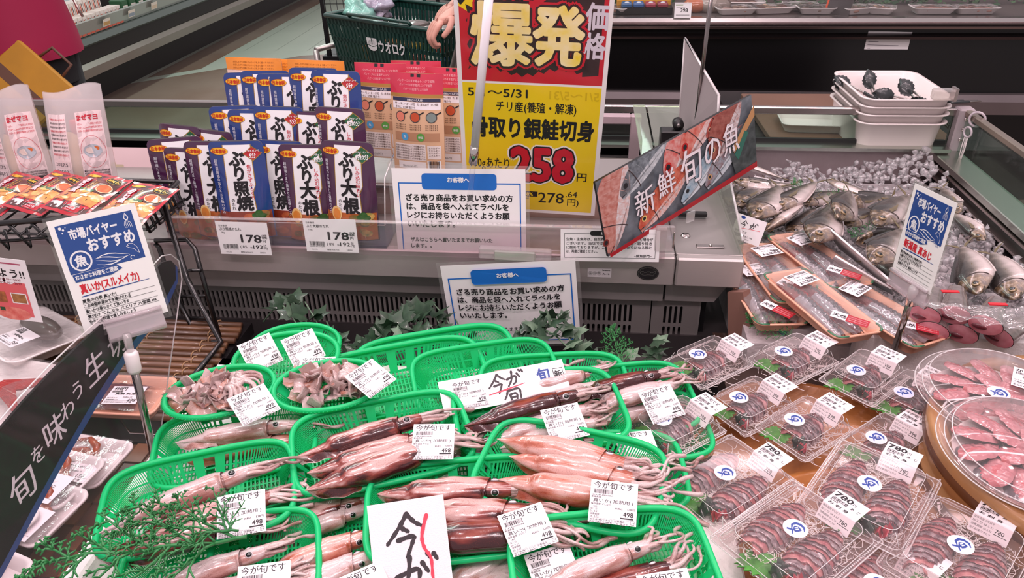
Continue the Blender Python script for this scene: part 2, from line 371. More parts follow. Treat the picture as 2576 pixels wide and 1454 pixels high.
def foam_tray(L, W, Hh, m, name='food_tray', flare=.75, lip=.006, n=8):
    """open tray: rounded rectangle walls with a rolled lip"""
    def ring(a, c, r, z):
        pts = []
        for cx, cy, st in ((a / 2 - r, c / 2 - r, 0), (-a / 2 + r, c / 2 - r, 90), (-a / 2 + r, -c / 2 + r, 180), (a / 2 - r, -c / 2 + r, 270)):
            for i in range(n + 1): g = math.radians(st + 90 * i / n); pts.append((cx + r * math.cos(g), cy + r * math.sin(g), z))
        return pts
    r = min(L, W) * .16; fl = Hh * flare
    rings = [ring(L - 2 * fl, W - 2 * fl, r * .7, .003), ring(L - 2 * lip, W - 2 * lip, r, Hh - .002), ring(L, W, r, Hh), ring(L, W, r, Hh - .004), ring(L - 2 * lip, W - 2 * lip, r, Hh - .006), ring(L - 2 * fl, W - 2 * fl, r * .7, 0)]
    k = len(rings[0]); vs = [p for q in rings for p in q]; bb = MB()
    fs = [(i * k + j, i * k + (j + 1) % k, (i + 1) * k + (j + 1) % k, (i + 1) * k + j) for i in range(5) for j in range(k)]
    bb.add(vs, fs, m, True); bb.add(rings[0], [list(range(k))], m); bb.add(rings[5], [list(range(k))[::-1]], m)
    return bb
R = random.Random(5)
foods = ['#8f7a6d', '#b98e80', '#c7a88e', '#9d6f64', '#a98a7d', '#6d6460']
looks = [(1545, 25, .16, .1, 2.6, 'at the left end of the black case'), (1858, 36, .19, .12, .1, 'with brown topping below another tray'), (1940, 24, .2, .12, .2, 'with shellfish tipped over its neighbour'), (1868, 10, .2, .12, 0, 'furthest back of the group left of the orange divider'), (2012, 18, .16, .1, -.1, 'behind the tray beside the orange divider'), (2065, 36, .17, .1, 0, 'beside the orange divider'), (2155, 28, .15, .11, .3, 'just right of the orange divider'), (2222, 30, .13, .11, -.35, 'square, second to the right of the orange divider'), (2362, 34, .19, .11, -.05, 'of pink mince, right part of the black case'), (2470, 34, .19, .11, .05, 'of pink mince, last on the right of the black case')]
for i, (px, py, L, W_, rz, lab) in enumerate(looks):
    p = P(px, py, z=.9); t = thing('food_tray', 'white food tray ' + lab, 'food tray', place(p.x, max(p.y, 3.73), .8885, rz), 'white trays along the black case')
    foam_tray(L, W_, .03, TRW).build('tray', t)
    b = MB(); R2 = random.Random(i)
    for k in range(16): b.sphere((R2.uniform(-L * .33, L * .33), R2.uniform(-W_ * .3, W_ * .3), .018), R2.uniform(.010, .02), mat(foods[(i + k % 2) % 6] if i < 8 else '#c99a8e', .3, key='cooked_food'), 8, (1.3, 1, .7))
    b.build('food', t)
    b = MB(); b.grid(lambda u, v: ((u - .5) * L * .97, (v - .5) * W_ * .97, .031 + .003 * noise.noise(V((u * 8, v * 6, i)))), 12, 10, clear('#ffffff', .9, .08, .05, 'wrap_film', (40, .6))); b.build('wrap_film', t)
p = P(1620, 30, z=.9); t = thing('boxed_packs', 'yellow and black open box of blue and red packs left in the black case', 'box', place(p.x, 3.74, .889))
b = MB(); b.box(-.13, .13, -.05, .05, 0, .03, DARK); b.box(-.125, .125, .02, .05, .03, .05, pm('#c98d28')); b.build('carton', t)
for i, c_ in enumerate(('#2f5f8f', '#38629a', '#a33a4d', '#8f3040')):
    b = MB(); b.box(-.105 + i * .055, -.055 + i * .055, -.045, .015, .028, .05, pm(c_), c=.006); b.sphere((-.08 + i * .055, -.03, .05), .012, pm('#dfe3ea'), 8, (1, .6, .4)); b.build('pack', t)
q = Card(); q.base(.075, .065, PAPER); q.text('398', -.01, -.008, .022, INK, 1, bold=.03); q.rect(-.033, .02, 0, .024, pm('#6a8a3a'), 1); q.rect(-.03, -.022, .03, -.019, pm('#8a8a8a'), 1); q.rect(-.03, .012, .01, .014, pm('#8a8a8a'), 1)
p = P(1716, 30, Y=3.62); q.build('price_card', None, 'small white price card reading 398 on the black case', 'price card', M=frame((p.x, 3.595, .925), (1, 0, 0), (0, -1, .2)))
for i, (px, c_) in enumerate(((1760, '#b86a4a'), (1795, '#9a8f86'), (1820, '#7c7068'))):
    p = P(px, 26, z=.92); b = MB(); b.grid(lambda u, v: (.06 * math.cos(2 * PI * u) * math.sin(PI * v), .05 * math.sin(2 * PI * u) * math.sin(PI * v), .035 * math.cos(PI * v) * (1 + .3 * noise.noise(V((u * 5, v * 5, i))))), 20, 12, mat(c_, .15, coat=.8, bump=(60, .8), key='glossy_pouch'), True)
    b.build('snack_pouch', None, ('orange topped glossy pouch right of the 398 card', 'grey glossy pouch behind the thin steel pole', 'brown glossy pouch leaning on the first white tray')[i], 'food pouch', M=place(p.x, 3.78, .915))
q = Card(); q.base(.19, .125, PAPER, .001)
for i in range(7): q.rect(-.085, .045 - i * .015, (.075, .06, -.04, .05, -.07, .07, .03)[i], .048 - i * .015, pm('#8d8890'), 1)
a, c_ = P(2194, 92, Y=3.6), P(2182, 143, Y=3.6)
q.build('notice_paper', None, 'white notice paper stuck on the front of the black case', 'notice', M=frame((1.34, 3.628, .765), (1, 0, 0), (0, -1, 0)) @ Matrix.Rotation(-.03, 4, 'Z'))
b = MB(); p = P(2108, 30, z=.9); b.box(-.05, .05, -.004, .004, 0, .14, mat('#4a4446', .4, key='divider')); b.box(-.058, -.05, -.005, .005, 0, .14, mat('#e0552a', .4, key='orange_edge'))
b.build('tray_divider', None, 'dark divider with an orange edge in the black case', 'divider', M=place(p.x, 3.7, .886, -.5, ry=.15))
def leaf_clump(n, sx, sy, sz, seed, m1, m2, size):
    R = random.Random(seed); bb = MB()
    for i in range(n):
        c = V((R.uniform(-sx, sx), R.uniform(-sy, sy), R.uniform(0, sz))); d = V((R.uniform(-1, 1), R.uniform(-1, 1), R.uniform(-.2, 1))).normalized(); l = size * R.uniform(.6, 1.2); s_ = d.orthogonal().normalized() * l * .35
        bb.add([c, c + d * l * .4 + s_, c + d * l, c + d * l * .4 - s_, c + d * l * .45 + V((0, 0, l * .1))], [(0, 1, 4), (1, 2, 4), (2, 3, 4), (3, 0, 4)], R.choice((m1, m2)), True)
    return bb
G1 = mat('#2f5236', .45, key='leaf_green'); G2 = mat('#466b45', .45, key='leaf_green')
for i, (px, w_) in enumerate(((1600, .22), (2090, .25), (2290, .22), (2520, .3))):
    p = P(px, 12, z=.93); leaf_clump(150, w_, .04, .06, i, G1, G2, .035).build('green_garnish', None, ('green plastic leaves behind the yellow box', 'green plastic leaves behind the orange divider', 'green plastic leaves between the square tray and the mince', 'green plastic leaves at the right end of the black case')[i], 'plastic leaves', M=place(p.x, 3.98, .886))
# ---------------------------------------------------------------- people
SKIN = mat('#c58f80', .5, key='skin')
def loft(bb, rings, m, n=20, cap=True):
    """rings: (x, y, z, rx, ry)"""
    bb.grid(lambda u, v: (lambda q: (q[0] + q[3] * math.cos(2 * PI * u), q[1] + q[4] * math.sin(2 * PI * u), q[2]))(rings[min(int(round(v * (len(rings) - 1))), len(rings) - 1)]), n, len(rings) - 1, m, True)
    if cap:
        for q in (rings[0], rings[-1]): bb.add([(q[0] + q[3] * math.cos(2 * PI * k / n), q[1] + q[4] * math.sin(2 * PI * k / n), q[2]) for k in range(n)], [list(range(n))], m)
def skin_body(joints, links, name, parent, m):
    me = bpy.data.meshes.new(name); me.from_pydata([j[0] for j in joints], links, []); me.materials.append(m)
    o = put(name, me, parent); o.modifiers.new('skin', 'SKIN'); sk = me.skin_vertices
    if not sk: bpy.context.view_layer.objects.active = o
    if not me.skin_vertices: me.attributes  # layer is made with the modifier
    for i, j in enumerate(joints):
        if me.skin_vertices: me.skin_vertices[0].data[i].radius = j[1]; me.skin_vertices[0].data[i].use_root = (i == 0)
    o.modifiers['skin'].use_smooth_shade = True
    s_ = o.modifiers.new('sub', 'SUBSURF'); s_.levels = 1; s_.render_levels = 2
    return o
def hand_joints(base, w_, dirv, up, curl):
    """joints and links for palm + 4 fingers + thumb, starting at index base (wrist is joint base-1)"""
    w_ = V(w_); d = V(dirv).normalized(); up = V(up).normalized(); s_ = d.cross(up).normalized()
    J = [(w_ + d * .045, (.030, .014))]; L = [(base - 1, base)]; k = base + 1
    for i, off in enumerate((-.026, -.009, .009, .025)):
        ln = (.036, .042, .040, .031)[i]; a = w_ + d * .085 + s_ * off; prev = base; ang = 0; p = a
        J.append((p, (.0095, .0095))); L.append((prev, k)); prev = k; k += 1
        for q in range(3):
            ang += curl * (.75, .95, .7)[q]; p = p + (d * math.cos(ang) - up * math.sin(ang)) * ln * (1, .75, .55)[q]
            J.append((p, (.0088 - q * .001,) * 2)); L.append((prev, k)); prev = k; k += 1
    p = w_ + d * .035 - s_ * .034; J.append((p, (.012, .012))); L.append((base, k)); k += 1
    p = p + (d * .6 - s_ * .4 - up * .6) * .035; J.append((p, (.0105,) * 2)); L.append((k - 1, k)); k += 1
    p = p + (d * .8 - up * .5 + s_ * .2) * .03; J.append((p, (.009,) * 2)); L.append((k - 1, k))
    return J, L
def person(M, label, coat_col, trouser_col, armL, armR, coat_hem=.84, hair='#2a211f'):
    """standing figure facing local -y; arms given as elbow, wrist, hand direction, palm up vector, curl"""
    t = thing('person', label, 'person', M)
    J = [((0, 0, .95), (.13, .10)), ((0, 0, 1.15), (.12, .09)), ((0, 0, 1.33), (.15, .10)), ((0, .01, 1.44), (.055, .055)), ((0, 0, 1.50), (.05, .055)), ((0, -.01, 1.58), (.075, .09)), ((0, -.01, 1.665), (.055, .07))]
    L = [(0, 1), (1, 2), (2, 3), (3, 4), (4, 5), (5, 6)]
    for sx in (-1, 1):
        k = len(J); J += [((sx * .09, 0, .87), (.085, .085)), ((sx * .095, -.01, .48), (.055, .058)), ((sx * .10, .02, .09), (.036, .04)), ((sx * .105, -.12, .035), (.035, .025))]
        L += [(0, k), (k, k + 1), (k + 1, k + 2), (k + 2, k + 3)]
    for sx, (el, wr, dr, up, curl) in ((-1, armR), (1, armL)):
        k = len(J); J += [((sx * .17, 0, 1.38), (.055, .055)), (el, (.042, .042)), (wr, (.027, .023))]; L += [(2, k), (k, k + 1), (k + 1, k + 2)]
        hj, hl = hand_joints(k + 3, wr, dr, up, curl); J += hj; L += hl
    skin_body(J, L, 'body', t, SKIN)
    cm_ = mat(coat_col, .7, bump=(30, .3), key='coat_cloth'); b = MB()
    loft(b, [(0, 0, coat_hem, .215, .165), (0, 0, coat_hem + .08, .21, .16), (0, 0, 1.08, .185, .14), (0, 0, 1.25, .20, .145), (0, 0, 1.38, .20, .13), (0, 0, 1.43, .12, .10), (0, .01, 1.46, .075, .075)], cm_, 28)
    for sx, a in ((-1, armR), (1, armL)):
        el, wr = V(a[0]), V(a[1]); b.tube([(sx * .15, 0, 1.38), (V((sx * .17, 0, 1.38)) + el) / 2, el, (el + wr) / 2, el + (wr - el) * .93], [.075, .07, .06, .055, .045], cm_, 14)
    b.build('coat', t)
    tm = mat(trouser_col, .8, key='trouser_cloth'); b = MB()
    loft(b, [(0, 0, .72, .17, .125), (0, 0, .86, .175, .135), (0, 0, .98, .16, .12)], tm)
    for sx in (-1, 1): b.tube([(sx * .09, 0, .86), (sx * .095, -.01, .5), (sx * .10, .015, .09)], [.098, .078, .062], tm, 14)
    b.build('trousers', t)
    for sx in (-1, 1):
        b = MB(); b.grid(lambda u, v: (sx * .105 + .048 * math.cos(2 * PI * u) * math.sin(PI * v) ** .6, -.07 + .13 * math.cos(PI * v), .045 + .045 * math.sin(2 * PI * u) * math.sin(PI * v) ** .6), 16, 12, mat('#222024', .5, key='shoe'), True); b.build('shoe', t)
    b = MB(); b.grid(lambda u, v: (.098 * math.cos(2 * PI * u) * math.sin(PI * v * .62), .02 + .105 * math.sin(2 * PI * u) * math.sin(PI * v * .62), 1.62 + .115 * math.cos(PI * v * .62)), 24, 12, mat(hair, .6, key='hair'), True); b.build('hair', t)
    b = MB()
    for sx in (-1, 1): b.sphere((sx * .03, -.088, 1.60), .012, mat('#f0ece8', .3, key='eye_white'), 10); b.sphere((sx * .03, -.098, 1.60), .006, INK, 8)
    b.sphere((0, -.10, 1.565), .014, SKIN, 10, (.8, 1, 1.4)); b.sphere((0, -.088, 1.53), .02, mat('#a86058', .5, key='lips'), 10, (1.1, .5, .35))
    for sx in (-1, 1): b.sphere((sx * .082, .0, 1.59), .022, SKIN, 10, (.4, .8, 1.3))
    b.build('face', t)
    return t
pc = person(place(-2.36, 3.05, 0, 1.2), 'person in a magenta coat and black trousers carrying a yellow bag', '#9c1040', '#17151a',
       ((.22, .10, 1.12), (.16, .12, .97), (-.6, -.3, -.6), (-1, 0, 0), .9), ((-.24, .03, 1.12), (-.26, -.02, .9), (0, -.1, -1), (1, 0, 0), .3))
b = MB(); b.rod((.225, -.03, 1.08), (.21, -.1, .97), .006, mat('#c9b8b0', .3, .8, key='zip')); b.sphere((.213, .06, 1.02), .008, mat('#c9b8b0', .3, .8, key='zip'), 8); b.build('pocket_zip', pc)
YB = mat('#b87a08', .6, vary=(8, '#a26c08', .5), key='yellow_bag'); BR = mat('#5b3527', .6, key='brown_band')
b = Card(); b.box(-.15, .15, -.115, .13, -.07, 0, YB, c=.008); b.rect(-.15, -.03, .15, .012, BR, 1); b.box(-.149, .149, -.13, -.1155, -.06, -.01, BR)
b.text('HAPPY DAY', -.1, -.085, .022, mat('#8a5e10', .6, key='print'), 1)
b.tube([(-.06, .12, -.035), (-.05, .19, -.035), (.05, .19, -.035), (.06, .12, -.035)], .006, BR, 8)
b.v = b.v; bag_c = P(58, 218, Y=2.80)
b.build('shopping_bag', None, 'yellow bag with a wide brown band hanging from the magenta coated person', 'bag', M=frame((bag_c.x, 2.80, bag_c.z), (.72, -.18, -.62), (.42, -.85, .35)))
# cart pusher
hp = P(1112, 62, z=1.08)
T2 = place(-.30, 2.95, 0, -.9)
def lp(M, p): return M.inverted() @ V(p)
wr = lp(T2, hp + V((.045, .05, .03))); wr2 = lp(T2, hp + V((.03, .32, .03))); hd = lp(T2, hp + V((-.04, .0, -.01))) - wr
person(T2, 'person in dark sleeves and khaki trousers pushing the shopping cart', '#26262b', '#8b7660',
       (lp(T2, hp + V((.20, .30, .06))), wr2, hd, (0, 0, 1), .75), (lp(T2, hp + V((.20, .02, .10))), wr, hd, (0, 0, 1), 1.15), coat_hem=.98)
# ---------------------------------------------------------------- shopping cart and basket
DG = mat('#0f3a33', .35, coat=.2, key='green_basket_plastic'); TUBE = mat('#a79f9c', .3, .8, key='grey_cart_tube')
z1 = 1.03; A = P(818, 38, z=z1); B_ = P(1112, 80, z=z1); ux = (B_ - A); Lb = .50; ux.normalize(); mid = (A + B_) / 2
sc_b = (B_ - A).length / .5; uy = V((-ux.y, ux.x, 0)); 
Mb = Matrix.Translation(mid + uy * .17 * sc_b - V((0, 0, .25 * .80 * sc_b))) @ Matrix((ux, uy, V((0, 0, 1)))).transposed().to_4x4() @ Matrix.Diagonal((sc_b, sc_b, sc_b * .80, 1))
def shop_basket(M, label, logo):
    t = thing('shopping_basket', label, 'shopping basket', M)
    a1, c1, a0, c0, h = .25, .17, .22, .145, .25
    b = MB()
    for (p, q) in (((-a1, -c1), (a1, -c1)), ((a1, -c1), (a1, c1)), ((a1, c1), (-a1, c1)), ((-a1, c1), (-a1, -c1))):
        b.tube([(p[0], p[1], h), (q[0], q[1], h)], .009, DG, 8)
    b.build('rim', t)
    b = MB()
    def wall(p0, p1, q0, q1, n, skip):
        p0, p1, q0, q1 = map(V, (p0, p1, q0, q1))
        nn = (p1 - p0).cross(q0 - p0).normalized() * .0022
        def quad(u0, u1, v0, v1):
            c = [(p0.lerp(p1, u).lerp(q0.lerp(q1, u), v)) for u, v in ((u0, v0), (u1, v0), (u1, v1), (u0, v1))]
            b.add([x + nn for x in c] + [x - nn for x in c], [(0, 1, 2, 3), (7, 6, 5, 4), (0, 4, 5, 1), (1, 5, 6, 2), (2, 6, 7, 3), (3, 7, 4, 0)], DG)
        for v0, v1 in ((0, .08), (.30, .37), (.62, .68), (.88, 1)): quad(0, 1, v0, v1)
        for i in range(n + 1): u = i / n; quad(max(u - .3 / n, 0), min(u + .3 / n, 1), 0, 1)
        if skip: quad(skip[0], skip[1], .28, .70)
    wall((-a0, -c0, 0), (a0, -c0, 0), (-a1, -c1, h), (a1, -c1, h), 30, (.33, .70))
    wall((a0, c0, 0), (-a0, c0, 0), (a1, c1, h), (-a1, c1, h), 30, None)
    wall((a0, -c0, 0), (a0, c0, 0), (a1, -c1, h), (a1, c1, h), 18, None); wall((-a0, c0, 0), (-a0, -c0, 0), (-a1, c1, h), (-a1, -c1, h), 18, None)
    b.box(-a0, a0, -c0, c0, -.003, .003, DG); b.build('basket_wall', t)
    for sy in (-1, 1):
        b = MB(); b.tube([(-.13, sy * c1, h + .005), (-.13, sy * (c1 + .012), h + .02), (0, sy * (c1 + .014), h + .022), (.13, sy * (c1 + .012), h + .02), (.13, sy * c1, h + .005)], .006, DG, 8); b.build('handle', t)
    if logo:
        q = Card(); wm = mat('#dfe0df', .4, key='white_print')
        q.text('ウオロク', -.022, -.018, .05, wm, 1, w=.112, bold=.04)
        q.disc(-.05, 0, .021, wm, 1); q.rect(-.0725, .004, -.0275, .03, wm, 1)
        q.rect(-.0515, .004, -.0485, .032, DG, 2); q.line([(-.072, .003), (-.05, -.004), (-.028, .003)], .003, DG, 2)
        q.build('shop_logo', t, M=M @ frame((.0, -.1652, .158), (1, 0, 0), (0, -.995, -.1)))
    return t
shop_basket(Mb, 'dark green shopping basket with a white shop logo on the cart', True)
shop_basket(Mb @ Matrix.Translation((.02, .02, -.52)), 'second dark green basket on the lower rack of the cart', False)
R = random.Random(8)
for i, (x, y, s_, c_, lab) in enumerate(((.07, .03, .1, '#d9d4d2', 'clear lidded food pack lying in the middle of the green basket'), (.18, .0, .1, '#efebe9', 'white tray with dark food lying near the cart handle end of the basket'), (-.06, .05, .08, '#7d7470', 'grey lidded pack standing in the green basket'), (-.2, -.05, .06, '#7fb5a8', 'mint green bag hanging over the front corner of the basket'))):
    t = thing('grocery_item', lab, 'groceries', Mb @ place(x, y, .165, .3 * i))
    if i == 3:
        b = MB(); b.grid(lambda u, v: (lambda r_: (r_ * math.cos(2 * PI * u) * math.sin(PI * v), r_ * .8 * math.sin(2 * PI * u) * math.sin(PI * v), .08 + r_ * math.cos(PI * v)))(.05 * (1 + .9 * noise.noise(V((math.cos(2 * PI * u) * 2, math.sin(2 * PI * u) * 2, v * 5))))), 22, 16, mat(c_, .3, coat=.5, bump=(50, .8), key='mint_bag'), True); b.grid(lambda u, v: (lambda r_: (.05 + r_ * math.cos(2 * PI * u) * math.sin(PI * v), r_ * math.sin(2 * PI * u) * math.sin(PI * v), .085 + r_ * math.cos(PI * v)))(.04 * (1 + 1.1 * noise.noise(V((math.cos(2 * PI * u) * 2.5, math.sin(2 * PI * u) * 2.5, v * 6 + 9))))), 22, 16, mat('#a9a3b5', .2, coat=.8, bump=(60, .9), key='clear_bag'), True); b.build('bag', t)
    else:
        b = foam_tray(s_ * 1.5, s_, .03, mat(c_, .3, key='tray')); b.build('tray', t)
        b = MB(); b.sphere((0, 0, .03), s_ * .5, mat(('#8a8580', '#33413a', '#6a625e')[i], .15, coat=.6, key='food'), 14, (1.2, .75, .4)); b.build('food', t)
cp = ['#c0793a', '#7e5a2c', '#c2a23c', '#5e7a36', '#b14d3a', '#d0c8b8', '#3c5aa0']
for i in range(14):
    b = MB(); b.box(-.025, .025, -.02, .02, 0, .11, mat(cp[i % 7], .4, key='snack_pack'), c=.006)
    b.build('packed_snack', None, 'small colourful pack seen through the slots of the green basket', 'packed snack', 'packs inside the green basket', M=Mb @ place(-.17 + (i % 7) * .058, -.07 + (i // 7) * .11, .01, R.uniform(-.3, .3)))
t = thing('shopping_cart', 'grey tube shopping cart carrying two green baskets', 'shopping cart', Matrix.Translation((Mb.translation.x, Mb.translation.y, 0)) @ Matrix((ux, uy, V((0, 0, 1)))).transposed().to_4x4() @ Matrix.Diagonal((sc_b, sc_b, 1.10, 1)))
b = MB(); r = .010
for sy in (-1, 1):
    b.tube([(-.29, sy * .195, .82), (-.29, sy * .195, .74), (-.26, sy * .195, .715), (.26, sy * .195, .775), (.29, sy * .195, .80), (.34, sy * .195, .93), (.36, sy * .195, .98)], r, TUBE)
    b.tube([(.29, sy * .195, .80), (.22, sy * .2, .35), (.24, sy * .2, .08)], r, TUBE); b.tube([(-.26, sy * .195, .715), (-.24, sy * .19, .1), (.24, sy * .2, .1)], r, TUBE)
    for k in range(4): b.rod((-.18 + k * .13, sy * .195, .725 + k * .014), (-.18 + k * .13, sy * .195, .45), .005, TUBE)
b.tube([(-.29, -.195, .82), (-.29, .195, .82)], r, TUBE); b.build('frame', t)
b = MB(); b.tube([(.36, -.2, .98), (.36, .2, .98)], .014, mat('#1f4f45', .4, key='handle_grip')); b.build('handle', t)
for x in (-.22, .22):
    for y in (-.17, .17):
        b = MB(); b.tube([(x, y - .012, 0.0), (x, y + .012, 0.0)], .05, DARK, 18); b.build('wheel', t)
# black wire stand behind the cart
t = thing('wire_display_stand', 'black wire display stand behind the cart holding cups', 'display stand', place(-1.22, 3.55, 0))
b = MB()
for x in (-.02, .10, .45):
    b.box(x, x + .018, -.01, .01, 0, 1.05, DARK)
for x in (.0, .45): b.box(x, x + .018, .35, .37, 0, 1.05, DARK)
for z in (.70, 1.0): b.box(-.04, .47, -.02, .37, z, z + .03, DARK)
b.build('frame', t); b = MB()
for i in range(8):
    b.rod((.03 * i + .0, -.012, .73), (.03 * i + .0, -.012, 1.0), .0016, DARK, 5)
for i in range(6): b.rod((0, -.012, .74 + i * .045), (.46, -.012, .74 + i * .045), .0016, DARK, 5)
b.build('wire_grid', t)
for i, (x, y, c_) in enumerate(((.06, .08, '#c9a392'), (.12, .14, '#b59a86'), (.2, .1, '#a2605a'), (.3, .12, '#b8a48f'))):
    b = MB(); b.lathe([(0, 0), (.035, 0), (.045, .08), (.047, .082), (.047, .09), (0, .092)], mat(c_, .4, key='food_cup'), 20); b.sphere((.0, -.03, .045), .022, mat('#9a3a36', .4, key='cup_print'), 10, (1, .7, 1))
    b.build('food_cup', None, 'small lidded food cup inside the black wire stand', 'food cup', 'cups in the black wire stand', M=place(-1.22 + x, 3.55 + y, .73))
# ================================================================ the island case
isl = thing('refrigerated_island', 'stainless refrigerated island with glass rear and side panels', 'refrigerated island', place(0, 2.0, 0))
def part(bb, name, parent=isl, **k): return bb.build(name, parent, **k)
def wbox(name, x0, x1, y0, y1, z0, z1, m, c=0, parent=isl):
    bb = MB(); bb.box(x0, x1, y0 - 2.0, y1 - 2.0, z0, z1, m, c=c); return bb.build(name, parent)
RAILM = mat('#bdb3b1', .22, 1, key='polished_rail'); PAINT = mat('#a79ca0', .45, coat=.2, key='grey_painted_post')
wbox('rear_rail', -3.0, 1.075, 2.255, 2.275, .862, .884, RAILM, .003)
wbox('rear_glass', -3.0, 1.07, 2.262, 2.268, .775, .865, GLASS)
wbox('corner_post', 1.070, 1.115, 2.235, 2.28, .70, .888, PAINT, .004)
for z in (.80, .83, .86):
    b = MB(); b.sphere((1.092, .233, z), .006, RAILM, 10, (1, .5, 1)); part(b, 'screw')
wbox('side_rail', 1.085, 1.105, 1.19, 2.24, .868, .886, mat('#a89c90', .3, .9, key='polished_rail'), .003)
wbox('side_glass', 1.092, 1.098, 1.19, 2.24, .765, .87, GLASS)
wbox('side_ledge', 1.02, 1.10, 1.19, 2.25, .745, .765, mat('#c3c9bf', .25, 1, key='steel_ledge'), .002)
wbox('side_wall', 1.06, 1.10, 1.19, 2.25, .0, .745, DARK)
BK = mat('#1a1718', .3, key='black_vent')
for i, (x, z) in enumerate(((1.016, .735), (1.004, .712))): wbox('side_rib', x, x + .04, 1.19, 2.22, z, z + .006, mat('#b5a9a5', .3, 1, key='steel_rib')); wbox('side_rib_gap', x + .012, x + .05, 1.19, 2.22, z - .018, z, BK)
wbox('side_vent_back', .996, 1.06, 1.19, 2.22, .60, .70, BK)
b = MB()
vm = mat('#b3a6a4', .35, .9, key='vent_steel')
b.box(.984, .99, -.81, .2, .672, .694, vm); b.box(.984, .99, -.81, .2, .56, .642, vm)
for i in range(58): b.box(.984, .99, -.81 + i * .0175, -.81 + i * .0175 + .009, .642, .672, vm)
part(b, 'side_vent')
# rear inner wall and the well
wbox('rear_wall', .20, 1.06, 2.215, 2.25, .55, .772, mat('#a3989a', .4, .5, bump=(20, .2, (12, 1, 1)), vary=(7, '#857677', .7), key='stained_steel'))
wbox('rear_ledge', -3.0, 1.06, 2.20, 2.262, .770, .780, mat('#c4c8c0', .25, 1, key='steel_ledge'))
wbox('rear_gasket', -3.0, 1.06, 2.250, 2.262, .780, .790, DARK)
wbox('rear_body', -3.0, 1.06, 2.25, 2.30, .0, .77, DARK)
wbox('rear_vent', -3.0, .20, 2.16, 2.18, .60, .755, BK)
b = MB()
for z in (.748, .725): b.box(-3.0, .2, .15, .158, z, z + .006, vm)
b.box(-3.0, .2, .152, .158, .62, .675, vm)
for i in range(180): b.box(-3.0 + i * .0178, -3.0 + i * .0178 + .008, .152, .158, .675, .705, vm)
part(b, 'rear_vent_slots')
wbox('well_floor', -3.0, 1.06, 1.5, 2.2, .50, .56, mat('#3a3536', .5, key='well_floor'))
for x in (-.02, .125): wbox('inner_post', x, x + .03, 2.10, 2.13, .56, .90, mat('#a8949a', .4, coat=.2, key='grey_painted_post'), .003)
wbox('inner_post_rail', .03, .125, 2.10, 2.13, .875, .90, mat('#a8949a', .4, key='grey_painted_post'), .003)
wbox('inner_post_rail', -.6, -.02, 2.10, 2.13, .875, .90, mat('#a8949a', .4, key='grey_painted_post'), .003)
# table and things behind the glass
b = MB(); b.box(-.28, .28, -.3, .26, -.02, 0, mat('#7d5b4b', .5, vary=(4, '#6a4c3e', .6), key='brown_board'), c=.002)
b.build('brown_board', None, 'brown board behind the rear glass carrying the white bins', 'board', M=place(.86, 2.62, .752, .02))
b = MB(); b.box(-.3, .5, -.28, .36, 0, .73, BLK); b.build('dark_base_cabinet', None, 'dark cabinet under the brown board behind the glass', 'cabinet', M=place(.8, 2.62, 0))
TW = mat('#e3d8d6', .4, coat=.15, key='white_bin_plastic')
def bin_box(L, W_, Hh): return foam_tray(L, W_, Hh, TW, flare=.22, lip=.010, n=6)
bm = bin_box(.26, .33, .10).mesh('bin')
zb = [.752, .777, .800, .823]
for i, z in enumerate(zb):
    put('white_bin', bm, None, 'white plastic bin, %s of the stack behind the glass' % ('lowest', 'second from the bottom', 'third from the bottom', 'topmost')[i], 'plastic bin', 'stacked white bins', M=place(.915, 2.375, z, .02))
b = foam_tray(.21, .17, .03, TW, flare=.5)
b.build('white_tray', None, 'shallow white tray lying left of the bin stack behind the glass', 'tray', M=place(.735, 2.49, .753, -.05))
TG = mat('#1d2326', .4, coat=.3, key='black_nylon')
def tongs(M, label):
    t = thing('serving_tongs', label, 'tongs', M, 'tongs in the top white bin'); b = MB()
    for sy in (-1, 1):
        b.grid(lambda u, v: ((v) * .055, sy * (.012 + .004 * math.sin(PI * v)) + sy * .004 * math.cos(PI * (u - .5)) , (u - .5) * .034 * math.sin(PI * (.15 + .8 * v)) * (1 + .12 * math.cos(v * 30))), 8, 16, TG)
    b.build('scalloped_head', t)
    for sy in (-1, 1):
        b = MB(); b.tube([(0, sy * .012, 0), (-.07, sy * .016, 0), (-.16, sy * .006, 0)], .006, mat('#b8b2b0', .25, 1, key='steel_arm'), 8, flat=.4); b.tube([(-.05, sy * .0165, 0), (-.12, sy * .012, 0)], .0085, TG, 8, flat=.5); b.build('arm', t)
    return t
for i, (px, py, rz, rx, ry, lab) in enumerate(((2125, 215, 2.5, .8, -.35, 'black headed tongs leaning on the left corner of the top bin'), (2183, 215, 1.9, 1.2, -.8, 'grey headed tongs standing up in the top bin'), (2235, 240, 2.9, .5, -.2, 'widest black tongs head in the middle of the top bin'), (2285, 230, 2.3, .9, -.5, 'blue grey tongs right of the middle in the top bin'), (2320, 255, 3.3, .2, 0, 'tongs lying flat with handle towards the right end of the top bin'))):
    p = P(px, py, z=.905); tongs(place(p.x + .02, p.y + .02, .895, rz, rx, ry), lab)
b = MB(); b.box(-.03, .03, -.015, .015, 0, .03, clear('#e8e4e0', .6, haze=.2), c=.004); b.box(.024, .032, -.016, .016, -.002, .034, RAILM); p = P(2370, 252, z=.92); b.build('plastic_clip', None, 'clear plastic clip on the right end of the top bin', 'clip', M=place(p.x, p.y, .922))
RINGM = mat('#b8aeb4', .35, coat=.3, key='grey_plastic_ring')
b = MB(); b.tube([(.0, .020 * math.cos(a * PI / 10), .020 * math.sin(a * PI / 10)) for a in range(20)], .0035, RINGM, 8, True); b.build('hanging_ring', None, 'large grey plastic ring around the side rail corner', 'ring hook', M=place(1.095, 2.18, .877, .9))
